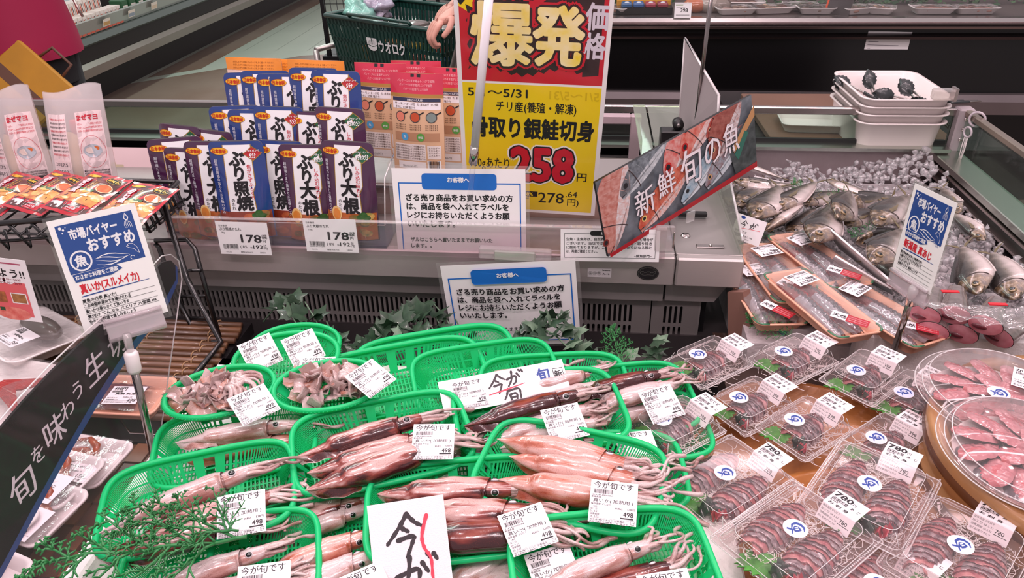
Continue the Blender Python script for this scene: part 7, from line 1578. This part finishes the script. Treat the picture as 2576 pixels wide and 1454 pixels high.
def chunk(bb, c, s, R):
    vs = []
    for i in range(10):
        d = V((R.uniform(-1, 1), R.uniform(-1, 1), R.uniform(-1, 1))).normalized(); vs.append(d * s * R.uniform(.7, 1.1))
    import bmesh
    bm_ = bmesh.new(); [bm_.verts.new(v) for v in vs]; r_ = bmesh.ops.convex_hull(bm_, input=bm_.verts); bmesh.ops.delete(bm_, geom=[g for g in r_['geom_interior'] if isinstance(g, bmesh.types.BMVert)], context='VERTS')
    bm_.verts.index_update(); bb.add([V(c) + v.co for v in bm_.verts], [[v.index for v in f.verts] for f in bm_.faces], ICE, True); bm_.free()
for i in range(2400):
    x = R.uniform(.37, .985); y = R.uniform(1.36, 2.18); h = .665 + .03 * max(0, noise.noise(V((x * 6, y * 6, 2)))) + (.05 * max(0, (y - 1.85) / .3) if x > .55 else .01) + (.05 * max(0, (x - .78) / .2))
    chunk(b, (x, y, h + R.uniform(0, .02)), R.uniform(.006, .0145), R)
b.build('crushed_ice', None, 'crushed ice heaped around the silver fish', 'ice', kind='stuff')
# folded board and teal paper
TEAL = mat('#2c6a6c', .5, vary=(8, '#3f8488', .6), key='teal_paper'); EDG = mat('#e8dfe0', .5, key='white_board')
def sheet3(pts, th, m, name, lab, cat): b = MB(); b.hull(pts, th, m); return b.build(name, None, lab, cat)
sheet3([P(2110, 625, z=.70), P(2262, 745, z=.70), P(2262, 728, z=.76), P(2062, 556, z=.79)], .004, EDG, 'white_board', 'white folded board edge running down to the steel pole', 'board')
sheet3([P(2085, 660, z=.715), P(2245, 742, z=.70), P(2242, 728, z=.735), P(2100, 645, z=.75)], .004, EDG, 'white_board', 'lower white board edge between two teal papers', 'board')
b = MB(); qs = [P(2060, 605, z=.725), P(2280, 800, z=.69), P(2160, 850, z=.675), P(1990, 700, z=.69)]
b.grid(lambda u, v: tuple(lerp(lerp(qs[0], qs[1], u), lerp(qs[3], qs[2], u), v) + V((0, 0, .006 * math.sin(u * 9) * math.sin(v * 5)))), 14, 10, TEAL); b.build('teal_paper', None, 'dark teal wrapping paper under the mackerel trays at the folded board', 'paper')
b = MB(); qs = [P(1845, 715, z=.715), P(2010, 830, z=.68), P(1960, 850, z=.655), P(1850, 735, z=.665)]
b.grid(lambda u, v: tuple(lerp(lerp(qs[0], qs[1], u), lerp(qs[3], qs[2], u), v) + V((0, 0, .008 * math.sin(u * 7 + 1) * math.sin(v * 4)))), 14, 8, mat('#4f8b92', .5, vary=(8, '#6aa3a8', .6), key='pale_teal_paper')); b.build('teal_paper', None, 'pale teal paper hanging below the leftmost mackerel tray', 'paper')
WD = mat('#b07a48', .4, coat=.2, bump=(20, .2, (1, 12, 1)), vary=(9, '#8f5c34', .6), key='wood')
b = MB(); a, c = P(1830, 745, Y=1.42), P(1888, 910, Y=1.36); b.hull([P(1832, 905, Y=1.40), P(1905, 905, Y=1.36), P(1868, 735, Y=1.42), P(1830, 735, Y=1.44)], .03, mat('#7d5b50', .5, key='brown_side')); b.build('wooden_side_board', None, 'brown wooden side board between the steel shelf end and the sashimi packs', 'board')
# foam box at the front of the fish section
t = thing('fish_foam_box', 'long white polystyrene box edge in front of the cut fish', 'polystyrene box', place(.78, 1.38, .60)); b = MB(); b.box(-.225, .35, -.075, -.045, 0, .105, FOAMG, c=.004); b.build('front_wall', t); b = MB(); b.box(-.40, .35, -.044, .1, 0, .055, FOAMG, c=.004); b.build('box_floor', t)
sheet3([P(1960, 890, z=.62), P(2175, 900, z=.62), P(2175, 845, z=.685), P(1990, 830, z=.685)], .02, mat('#a8a2a4', .4, coat=.2, key='pale_board'), 'pale_board', 'pale board behind the back row of sashimi packs', 'panel')
# caution price sign by the mackerel
q = Card(); q.base(.105, .085, LBL); brush(q, IMA, BRU, 1, -.02, .004, .022, .004); brush(q, GA, BRU, 1, .012, .004, .022, .004); q.line([(-.03, -.003), (.0, .002), (.04, .006)], .0014, RB_, 1); q.text('今が旬です', -.045, -.016, .009, INK, 1); q.bars(-.045, -.032, -.02, -.020, INK, 1); q.text('真あじ 198', -.01, -.028, .007, INK, 1); q.text('加工日 5.21', -.01, -.036, .005, INK, 1); q.disc(-.03, .034, .008, NAVY, 1, .005)
A0, B0, C0, D0 = P(1841, 533, z=.80), P(1913, 562, z=.80), P(1852, 598, z=.755), P(1925, 619, z=.755); M, W_, H_ = sheet_frame(A0, B0, C0, D0); q.warp(lambda u, v, z: (u * W_ / .105, v * H_ / .085, z)); q.build('handwritten_label', None, 'white handwritten label at the left end of the mackerel trays', 'label', M=M)
# mackerel trays
FMK = mat('#35323a', .2, coat=.9, vary=(70, '#5f585e', .5), bump=(90, .4), key='dark_mackerel_back'); FPK = mat('#955f5e', .25, coat=.8, vary=(60, '#6c3c42', .6), key='pink_fillet'); FSV = mat('#bcb4ba', .15, .3, coat=.8, vary=(80, '#8f8a90', .5), key='silver_belly')
def mackerel_tray(M, label):
    t = thing('mackerel_tray', label, 'fish tray', M, 'orange rimmed trays of mackerel fillets')
    tr_ = foam_tray(.255, .115, .026, ORT, flare=.5).build('tray', t)
    for x in (-1, 1):
        b = MB(); b.tube([(x * .100, -.0565, .0265), (x * .112, -.056, .0268), (x * .1215, -.052, .0268), (x * .1262, -.044, .0268), (x * .1272, -.030, .0265)], .0025, mat('#3f7a58', .4, coat=.3, key='green_corner_print'), 6, flat=.5); b.build('green_corner', tr_); b = MB(); b.tube([(x * .100, .0565, .0265), (x * .112, .056, .0268), (x * .1215, .052, .0268), (x * .1262, .044, .0268)], .0025, mat('#3f7a58', .4, coat=.3, key='green_corner_print'), 6, flat=.5); b.build('green_corner', tr_)
    for k, y in enumerate((.020, -.020)):
        nu, nv = 26, 70; vs = []; b = MB()
        for j in range(nv + 1):
            for i in range(nu + 1):
                v, e = j / nv, i / nu * 2 - 1; kk = math.sin(PI * (.05 + .88 * v)) ** .5
                vs.append((-.110 + .215 * v, y + .0215 * kk * e + .004 * math.sin(v * 3 + k), .006 + .018 * kk * max(0, 1 - abs(e) ** 2.6) ** .6 + .0010 * noise.noise(V((e * 4, v * 26, k))) + .0012 * math.sin(v * 120 + e * 6) * (abs(e) < .5)))
        fz = {FPK: [], FMK: [], FSV: []}
        for j in range(nv):
            for i in range(nu):
                e = (i + .5) / nu * 2 - 1 + .16 * noise.noise(V((j * .55, i * .2, k * 7))) + .10 * ((j % 4) / 3 - .5)
                m = FPK if e > .30 else FMK if e > -.25 else (FSV if j > nv * .35 else FPK); a_ = j * (nu + 1) + i; fz[m].append((a_, a_ + 1, a_ + nu + 2, a_ + nu + 1))
        for m, f_ in fz.items(): b.add(vs, f_, m, True)
        b.build('fillet', t)
    film(.25, .112, .0325, t, 8)
    small_label(.062, .045, '今が旬です', 'さば フィレ', '398', 6).build('label', t, M=M @ place(-.072, .005, .0375, -PI / 2 + .25))
    q = Card(); q.rect(-.035, -.014, .035, .014, mat('#b0142a', .4, coat=.4, key='red_sticker'), 1); q.rect(-.035, -.014, -.006, .014, LBL, 2); q.text('天然', -.032, -.006, .013, INK, 3, bold=.03)
    for i in range(3): q.text('長崎県沖で獲れた天然のさばです', -.003, .005 - i * .007, .0048, mat('#e8b0b4', .4, key='pale_print'), 3, w=.035)
    q.build('red_sticker', t, M=M @ place(.090, -.002, .0385, PI / 2 - .9)); return t
mt = note_kids(mackerel_tray(Matrix.Identity(4), 'x'))
for i, (p0, p1, z, rx, lab) in enumerate((((1990, 700), (2140, 815), .745, .10, 'mackerel tray nearest the camera, on top of the others'), ((1990, 600), (2130, 700), .740, .10, 'mackerel tray touching the fish heads, furthest back'), ((2140, 738), (2290, 822), .728, .08, 'mackerel tray at the right, beside the steel pole'), ((1900, 620), (2010, 745), .728, .14, 'mackerel tray half covered by the nearest one, second from the left'), ((1868, 668), (1965, 800), .712, .14, 'leftmost mackerel tray leaning against the steel shelf end'))):
    a, c = P(*p0, z=z), P(*p1, z=z); ctr = (a + c) / 2; rz = math.atan2(c.y - a.y, c.x - a.x); M = place(ctr.x, ctr.y, z - .027, rz, -.05, rx * .3)
    if i == 0: mt.matrix_world = M; mt['label'] = lab
    else: dup(mt, M, lab)
# headless cut fish in a clear bag
RAW = mat('#c88690', .25, coat=.8, vary=(45, '#a8505e', .5), key='cut_red_flesh'); CAV = mat('#5e1c2a', .4, coat=.5, key='dark_cavity')
cf = MB(); cf.grid(lambda u, v: (.11 * v, .030 * (1 - .45 * v) * math.cos(2 * PI * u), .022 + .020 * (1 - .45 * v) * math.sin(2 * PI * u)), 20, 12, mat('#8f8280', .25, .2, coat=.8, vary=(60, '#5c5250', .6), bump=(12, .3, (1, 10, 1)), key='grey_fish_skin'), True)
fc_ = MB(); vs = [(-.001, .029 * math.cos(2 * PI * k / 20), .022 + .0195 * math.sin(2 * PI * k / 20)) for k in range(20)]; fc_.add(vs + [(-.006, 0, .024)], [(i, (i + 1) % 20, 20) for i in range(20)], RAW, True); cv = MB(); cv.sphere((-.004, .008, .018), .009, CAV, 12, (.35, 1.5, .6))
cfm, fcm, cvm = cf.mesh('skin'), fc_.mesh('cut_face'), cv.mesh('cavity')
for i, (fx, fy, bx, by, z, lab) in enumerate(((2325, 795, 2350, 735, .755, 'headless cut fish left in the upper row'), (2400, 795, 2405, 735, .76, 'headless cut fish with dark hollow, middle of the upper row'), (2478, 820, 2510, 755, .765, 'headless cut fish facing front right, largest cut face'), (2345, 835, 2365, 780, .728, 'headless cut fish at the lower left by the sprig'), (2418, 842, 2450, 790, .725, 'headless cut fish low behind the foam edge'), (2510, 850, 2575, 815, .725, 'headless cut fish at the right behind the foam edge'))):
    a, c = P(fx, fy, z=z), P(bx, by, z=z); M = frame(a, c - a, (0, 0, 1)) @ Matrix.Translation((0, 0, -.02)) ; o = put('headless_fish', cfm, None, lab, 'cut fish', 'headless cut fish in the foam box', M=M)
    for nm, me in (('cut_face', fcm), ('cavity', cvm)): e = put(nm, me, o); e.matrix_parent_inverse = Matrix.Identity(4); e.matrix_basis = Matrix.Identity(4)
b = MB(); qs = [P(2310, 755, z=.79), P(2600, 780, z=.80), P(2600, 835, z=.79), P(2400, 800, z=.785)]
b.grid(lambda u, v: tuple(lerp(lerp(qs[0], qs[1], u), lerp(qs[3], qs[2], u), v) + V((0, 0, .012 * noise.noise(V((u * 6, v * 4, 1)))))), 24, 14, clear('#ffffff', 1, .05, .10, 'crumpled_bag', (30, 1.0))); b.build('clear_bag', None, 'crumpled clear bag with red print over the cut fish', 'plastic bag')
b = MB(); qs = [P(2330, 760, z=.765), P(2590, 800, z=.765)]
for k in range(2): c = P((2385, 2505)[k], (733, 765)[k], z=.80); b.box(c.x - .012, c.x + .02, c.y - .004, c.y + .004, c.z - .001, c.z + .001, RED)
b.build('red_bag_print', None, 'two small red printed strips on the crumpled clear bag', 'label')
# ================================================================ tubs, platters and clear packs
t = thing('wooden_tub', 'round light wooden tub with stepped rim at the right edge', 'wooden tub', place(.80, .93, .60)); TW_ = mat('#b8895c', .35, coat=.4, vary=(6, '#a07248', .6), bump=(30, .15, (1, 1, .2)), key='pale_wood'); b = MB()
b.lathe([(.0, .02), (.215, .02), (.222, .155), (.226, .16), (.245, .16), (.248, .15), (.242, .10), (.238, .092), (.245, .088), (.240, .04), (.236, .034), (.243, .03), (.235, 0)], TW_, 72); b.build('tub_wall', t)
b = MB()
for z in (.128, .070): b.lathe([(.2455, z - .010), (.2495, z), (.2455, z + .010)], mat('#5e3820', .4, coat=.3, key='dark_hoop'), 72)
b.build('hoop', t)
for (x, y, r, z, lab) in ((.40, 1.02, .20, .625, 'round wooden platter under the small sashimi packs'), (.44, .76, .205, .640, 'round wooden platter under the large sashimi packs')):
    b = MB(); b.lathe([(0, 0), (r, 0), (r + .004, .012), (r, .024), (r - .012, .025), (r - .016, .015), (0, .015)], mat('#c8874a', .35, coat=.5, vary=(7, '#a8662e', .6), bump=(9, .15, (1, 14, 1)), key='orange_wood'), 72); b.build('wooden_platter', None, lab, 'wooden platter', M=place(x, y, z))
PCK = clear('#fbf6f6', .5, .05, .055, 'clear_pack'); PED = clear('#ffffff', 1, .08, .45, 'pack_edge_highlight')  # milky white edge tubes are added to stand in for highlights
def rr(L, W_, r, z, n=5):
    out = []
    for cx, cy, st in ((L / 2 - r, W_ / 2 - r, 0), (-L / 2 + r, W_ / 2 - r, 90), (-L / 2 + r, -W_ / 2 + r, 180), (L / 2 - r, -W_ / 2 + r, 270)):
        for i in range(n + 1): g = math.radians(st + 90 * i / n); out.append((cx + r * math.cos(g), cy + r * math.sin(g), z))
    return out
def rings(bb, R_, m, cap0=False, cap1=False):
    k = len(R_[0]); bb.add([p for q in R_ for p in q], [(i * k + j, i * k + (j + 1) % k, (i + 1) * k + (j + 1) % k, (i + 1) * k + j) for i in range(len(R_) - 1) for j in range(k)], m, False)
    if cap0: bb.add(R_[0], [list(range(k))], m)
    if cap1: bb.add(R_[-1], [list(range(k))], m)
FL_S = mat('#d0bfc2', .18, .25, coat=.9, vary=(75, '#5c4650', .34), bump=(90, .8), key='silver_skin_slice'); FL_R = mat('#a54a56', .25, coat=.8, vary=(90, '#6c2433', .6), bump=(120, .3), key='red_flesh_slice'); FL_P = mat('#c98e8c', .25, coat=.8, vary=(70, '#9c4f5a', .4), key='pink_flesh_slice')
def sashimi(bb, x0, y0, L, w_, n, h, pink, R):
    """one sliced fillet: overlapping oblique slices, silver skin with dark red cut edges"""
    nu, nv = n * 9, 22; vs = []; jit = [R.uniform(-.45, .45) for _ in range(n + 4)]; tone = [R.random() < pink for _ in range(n + 4)]; sd = R.uniform(0, 99)
    def ph(u, e): return u * n + .75 * e + .9 * (1 - e * e) + .42 * noise.noise(V((u * 8, e * 2.5, sd)))
    for i in range(nu + 1):
        for j in range(nv + 1):
            u, e = i / nu, j / nv * 2 - 1; k = max(.02, math.sin(PI * (.05 + .90 * u))) ** .42; p_ = ph(u, e); fr = p_ - math.floor(p_); o = jit[int(p_) % len(jit)]
            w2 = w_ * k * (1 + .10 * o + .04 * noise.noise(V((u * 14, e, sd)))); dome = max(0, 1 - abs(e) ** 2.3) ** .55
            vs.append((x0 + (u - .5) * L - .010 * e * e + .004 * (fr - .5), y0 + e * w2, .005 + h * k ** .6 * dome * (.86 + .14 * o) + .0042 * (1 - fr) ** 1.5 * (dome + .15) + .0010 * noise.noise(V((u * 60, e * 8, sd)))))
    zs = {FL_S: [], FL_R: [], FL_P: []}
    for i in range(nu):
        for j in range(nv):
            u, e = (i + .5) / nu, (j + .5) / nv * 2 - 1; p_ = ph(u, e); fr = p_ - math.floor(p_); ed = .15 + .12 * noise.noise(V((u * 30, e * 6, sd)))
            m = FL_R if fr > 1 - ed else (FL_P if (tone[int(p_) % len(tone)] and abs(e) < .95) or abs(e + .1) > .86 else FL_S); a_ = i * (nv + 1) + j; zs[m].append((a_, a_ + 1, a_ + nv + 2, a_ + nv + 1))
    for m, f_ in zs.items(): bb.add(vs, f_, m, True)
DAI = mat('#e9e2e0', .3, coat=.5, key='daikon_shred'); SHI = mat('#4fa236', .45, coat=.2, vary=(90, '#2c6a22', .6), bump=(90, .5), key='shiso_green'); WAK = mat('#1f3328', .2, coat=.9, key='dark_seaweed'); TOS = mat('#a8283c', .25, coat=.8, key='red_seaweed')
def shreds(n, L, W_, seed):
    R = random.Random(seed); bb = MB()
    for i in range(n):
        p = V((R.uniform(-L, L), R.uniform(-W_, W_), R.uniform(.004, .014))); a = R.uniform(0, 6); pts = []
        for k in range(9): pts.append(p.copy()); a += R.uniform(-.2, .9); p = p + V((math.cos(a), math.sin(a), R.uniform(-.12, .12))) * .005; p.z = max(.003, min(.02, p.z))
        bb.tube(pts, .0005, DAI, 4, cap=False)
    return bb
def shiso(s):
    bb = MB(); n = 40; out = []
    for i in range(n):
        th = 2 * PI * i / n; r_ = s * (1 + .10 * (1 if i % 2 else -1)) * (1 + .22 * math.cos(th)) * .9; out.append((r_ * math.cos(th), r_ * math.sin(th) * .8, .002 + .004 * math.sin(th * 3)))
    bb.add(out + [(0, 0, .004)], [(i, (i + 1) % n, n) for i in range(n)], SHI, True); bb.add([(x, y, z - .0008) for x, y, z in out] + [(0, 0, .0032)], [((i + 1) % n, i, n) for i in range(n)], SHI, True)
    return bb
def curl(m, s, seed, n=5):
    R = random.Random(seed); bb = MB()
    for i in range(n): a0 = R.uniform(0, 6); c = V((R.uniform(-s, s), R.uniform(-s, s), .006)); bb.grid(lambda u, v: tuple(c + V(((u - .5) * s * 2.2 * math.cos(a0) + (v - .5) * s * math.sin(a0), (u - .5) * s * 2.2 * math.sin(a0) - (v - .5) * s * math.cos(a0), .006 * math.sin(u * 9 + i) + .006 * v))), 10, 4, m)
    return bb
def sticker(t, M):
    q = Card(); q.disc(0, 0, .0165, LBL, 0, n=36); q.disc(0, 0, .0155, mat('#cdd3ee', .4, coat=.3, key='pale_blue_sticker'), 1, n=36)
    q.line([(-.0115, .002), (-.005, -.002), (-.008, -.009)], [.003, .0035, .001], NAVY, 2); q.line([(-.006, -.001), (-.002, .007), (.004, .0085), (.009, .005), (.0115, -.001), (.009, -.008)], [.001, .003, .0042, .004, .003, .001], NAVY, 2)
    q.poly([(-.003, -.006), (-.0045, -.001), (.0, .004), (.0055, .001), (.0065, -.005), (.002, -.0065)], NAVY, 3); q.rect(-.001, -.0035, .0035, -.0018, LBL, 4); q.rect(-.001, -.0005, .0035, .001, LBL, 4)
    return q.build('round_sticker', t, M=M)
def pack_label(big, h):
    q = Card(); w_ = .050
    q.box(-w_ / 2, w_ / 2, 0, .036, -.0003, 0, LBL)
    if big: q.text('780', -.022, .022, .0135, INK, 1, w=.026, bold=.04); q.text('円', .0055, .0225, .006, INK, 1)
    else: q.text('今が旬です', -.0225, .0245, .0085, INK, 1, w=.036, bold=.015)
    q.bars(-.021, .013, .002, .0195, INK, 1, 9); q.text('あ  じ', .007, .0135, .0062, INK, 1, bold=.02); q.text('お 刺 身', -.020, .003, .0062, INK, 1, w=.03, bold=.02); q.text('新潟県産', -.021, .0098, .003, INK, 1)
    q.box(-w_ / 2, w_ / 2, -.026, 0, -.0003, 0, LBL)
    for i, s_ in enumerate(('保存温度 4℃以下', '加工日 26.5.21', '消費期限 26.5.22', '加工者(株)ウオロク')): q.text(s_, -.023, -.006 - i * .0055, .0036, INK, 1, w=.026)
    q.text('780' if big else '398', .006, -.015, .008, INK, 1, bold=.02); q.rect(.005, -.0175, .022, -.0165, INK, 1)
    c, s_ = math.cos(1.05), math.sin(1.05)
    q.warp(lambda u, v, z: (u, v, z) if v >= 0 else (u, v * c + z * s_ * .6, v * s_ + z)); return q
def sashimi_pack(L, W_, Hh, rows, name, seed, big):
    t = thing(name, 'x', 'sashimi pack'); R = random.Random(seed)
    b = MB(); rings(b, [rr(L * .80, W_ * .78, .012, 0), rr(L * .80, W_ * .78, .012, .002), rr(L * .92, W_ * .90, .014, .012), rr(L * .94, W_ * .92, .014, .014), rr(L, W_, .008, .014)], PCK, True)
    for k in range(4): b.add(rr(L * (.74 - .1 * k), W_ * (.72 - .1 * k), .01, .0025), [], PCK)
    b.tube(rr(L, W_, .008, .0145), .0011, PED, 5, True); b.build('pack_tray', t)
    b = MB(); rings(b, [rr(L * .995, W_ * .995, .008, .0155), rr(L * .92, W_ * .90, .012, .016), rr(L * .89, W_ * .87, .012, .020), rr(L * .80, W_ * .74, .016, Hh - .002), rr(L * .78, W_ * .72, .016, Hh)], PCK, False, True)
    for q_, r_ in ((rr(L * .80, W_ * .74, .016, Hh - .001), .0007), (rr(L * .92, W_ * .90, .012, .0165), .0008)): b.tube(q_, r_, PED, 4, True)
    for sx_, sy_ in ((1, 1), (1, -1), (-1, 1), (-1, -1)): b.tube([(sx_ * L * .40 * .97, sy_ * W_ * .37 * .97, Hh - .002), (sx_ * L * .445 * .975, sy_ * W_ * .435 * .975, .02)], .0007, PED, 4)
    for i in range(int(L / .004)):
        x = -L / 2 + .004 + i * .004
        for y in (-W_ * .475, W_ * .475): b.box(x, x + .0016, y - .0012, y + .0012, .0158, .0172, PED)
    lid = b.build('pack_lid', t)
    for k, (x, y, l_, w2, n) in enumerate(rows):
        b = MB(); sashimi(b, x, y, l_, w2, n, .024 if big else .028, .45 if big else .3, R); b.build('sliced_fish', t)
    shreds(330 if big else 150, L * .37, W_ * .36, seed).build('daikon_shreds', t, kind='stuff')
    s_ = shiso(.036 if big else .028).build('shiso_leaf', t); s_.matrix_basis = Matrix.Translation((-L * .33 if big else -L * .34, .002 if big else .018, .010)) @ Matrix.Rotation(2.6, 4, 'Z') @ Matrix.Rotation(.15, 4, 'X')
    o = curl(WAK, .011, seed).build('dark_seaweed', t); o.matrix_basis = Matrix.Translation((-L * .35, -W_ * .16, .010)); o = curl(TOS, .007, seed + 1, 4).build('red_seaweed', t); o.matrix_basis = Matrix.Translation((-L * .34, -W_ * .27, .010))
    sticker(lid, Matrix.Translation((-L * (.02 if big else .17), W_ * (.02 if big else .08), Hh + .0006)) @ Matrix.Rotation(-.55, 4, 'Z'))
    q = pack_label(big, Hh).build('label', lid); q.matrix_basis = Matrix.Translation((L * .385, -W_ * (.10 if big else .05), Hh + .0012)) @ Matrix.Rotation(PI / 2 - PI, 4, 'Z') @ Matrix.Rotation(PI, 4, 'Z') @ Matrix.Rotation(PI, 4, 'Z') @ Matrix.Translation((0, -.001, 0))
    return note_kids(t)
small = sashimi_pack(.135, .108, .040, [(.002, 0, .078, .030, 10)], 'sashimi_pack', 3, False)
large = sashimi_pack(.185, .150, .036, [(.0, .032, .116, .028, 13), (.0, -.030, .108, .029, 12)], 'large_sashimi_pack', 5, True)
fs_ = True
for i, (px, py, z, deg, rx, lab) in enumerate(((1785, 892, .725, 38, 0, 'small sashimi pack at the back left, beside the steel grille end'), (2000, 885, .725, 38, 0, 'small sashimi pack in the middle of the back row'), (2180, 930, .720, 45, 0, 'small sashimi pack at the right of the back row by the steel pole'), (1890, 1000, .705, 38, 0, 'small sashimi pack in the second row between two others'), (1700, 1055, .740, 38, 0, 'small sashimi pack overlapping the squid baskets at the left'), (2030, 1055, .712, 40, 0, 'small sashimi pack in the centre of the second row'), (2300, 985, .712, 45, 0, 'small sashimi pack touching the round clear pack'), (2235, 1100, .700, 40, 0, 'small sashimi pack tucked under the top corner of a large one'))):
    p = P(px, py, z=z); M = place(p.x, p.y, z - .035, math.radians(deg), rx, 0)
    if i == 0: small.matrix_world = M; small['label'] = lab; small['group'] = 'small sashimi packs'
    else: dup(small, M, lab, 'small sashimi packs')
for i, (px, py, z, deg, lab) in enumerate(((1832, 1190, .715, 40, 'large sashimi pack at the left, its tray reaching over the squid box'), (2195, 1215, .752, 55, 'large 780 yen sashimi pack on top in the middle of the platter'), (2010, 1330, .752, 42, 'large 780 yen sashimi pack in front, tilted over the ivy leaves'), (2425, 1370, .742, 50, 'large 780 yen sashimi pack at the lower right frame edge'), (2215, 1470, .725, 42, 'large sashimi pack cut off by the bottom of the frame'))):
    p = P(px, py, z=z); M = place(p.x, p.y, z - .036, math.radians(deg), 0, 0)
    if i == 0: large.matrix_world = M; large['label'] = lab; large['group'] = 'large sashimi packs'
    else: dup(large, M, lab, 'large sashimi packs')
# round clear packs of raw fish pieces
RWP = mat('#c99498', .2, coat=.9, vary=(70, '#b0606a', .5), key='raw_pink_flesh'); RWR = mat('#b84a52', .2, coat=.9, vary=(90, '#c07078', .5), key='blood_red_flesh'); RSK = mat('#4f4a50', .2, .3, coat=.9, vary=(80, '#8a8288', .5), key='dark_skin')
def round_pack(M, label, seed, lab_on):
    t = thing('round_fish_pack', label, 'fish pack', M, 'round clear packs of raw fish pieces'); R = random.Random(seed)
    b = MB(); b.lathe([(0, .0015), (.096, .0015)], mat('#d8cccb', .4, coat=.4, key='pale_liner'), 48); b.lathe([(0, .001), (.100, .001), (.108, .016), (.122, .018)], PCK, 64); b.lathe([(.118, .019), (.110, .020), (.104, .034), (.0, .036)], PCK, 64)
    for r_, z in ((.122, .0185), (.1045, .034), (.111, .0205)): b.tube([(r_ * math.cos(2 * PI * k / 64), r_ * math.sin(2 * PI * k / 64), z) for k in range(64)], .0011, PED, 5, True)
    b.build('clear_container', t)
    for k in range(16):
        outer = k < 11; a = 2 * PI * (k / 11 if outer else (k - 11) / 5) + .2; r_ = .066 if outer else .026; q = Matrix.Translation((r_ * math.cos(a), r_ * math.sin(a), .010 if outer else .016)) @ Matrix.Rotation(a + .35, 4, 'Z') @ Matrix.Rotation(.42, 4, 'X')
        b = MB(); nu, nv = 24, 34; vs = []; LL = .034 if outer else .024
        for j in range(nv + 1):
            for i in range(nu + 1):
                v, e = j / nv * 2 - 1, i / nu * 2 - 1; w2 = .0245 * max(.02, 1 - abs(v) ** 2.6) ** .5 * (1 + .22 * v)
                vs.append((LL * v + .003 * e, w2 * e + .003 * noise.noise(V((v * 2, k, 1))), .009 * max(0, 1 - abs(e) ** 2.5) ** .6 * (1 - .4 * v * v) + .0018 * noise.noise(V((v * 5, e * 4, k)))))
        zn = {RWP: [], RWR: [], RSK: []}
        for j in range(nv):
            for i in range(nu):
                v, e = (j + .5) / nv * 2 - 1, (i + .5) / nu * 2 - 1 + .2 * noise.noise(V((j * .25, i * .2, k))); m = RSK if e < -.55 else RWR if (abs(e - .15) < .16 and -.2 < v < .75) or v > .86 else RWP; a_ = j * (nu + 1) + i; zn[m].append((a_, a_ + 1, a_ + nu + 2, a_ + nu + 1))
        for m, f_ in zn.items(): b.add(vs, f_, m, True)
        o = b.build('fish_piece', t); o.matrix_basis = q
    shreds(60, .03, .03, seed).build('daikon_shreds', t, kind='stuff')
    sticker(t, M @ Matrix.Translation((-.012, -.018, .0368)) @ Matrix.Rotation(-.3, 4, 'Z'))
    if lab_on:
        q = small_label(.07, .056, 'から揚げ用', '真 あ じ', '680', 8); q.build('label', t, M=M @ place(.060, .012, .0372, -.5))
    return t
p = P(2500, 975, z=.790); round_pack(place(p.x + .010, p.y, .758, 0, .03), 'round clear pack of raw fish pieces with a white label on the tub', 3, True)
p = P(2570, 1120, z=.800); round_pack(place(p.x + .010, p.y - .005, .772, .6, .06), 'second round clear pack of raw fish, overlapping the first at the right edge', 4, False)
b = MB(); b.grid(lambda u, v: (.72 + .22 * u, .66 + .16 * v - .08 * u, .70 + .03 * noise.noise(V((u * 5, v * 4, 7)))), 20, 14, clear('#ffffff', 1, .05, .12, 'crumpled_bag', (25, 1.0))); b.build('loose_film', None, 'loose crumpled film over the wooden platter at the right edge', 'plastic film')
bpy.data.objects.remove(_fo)
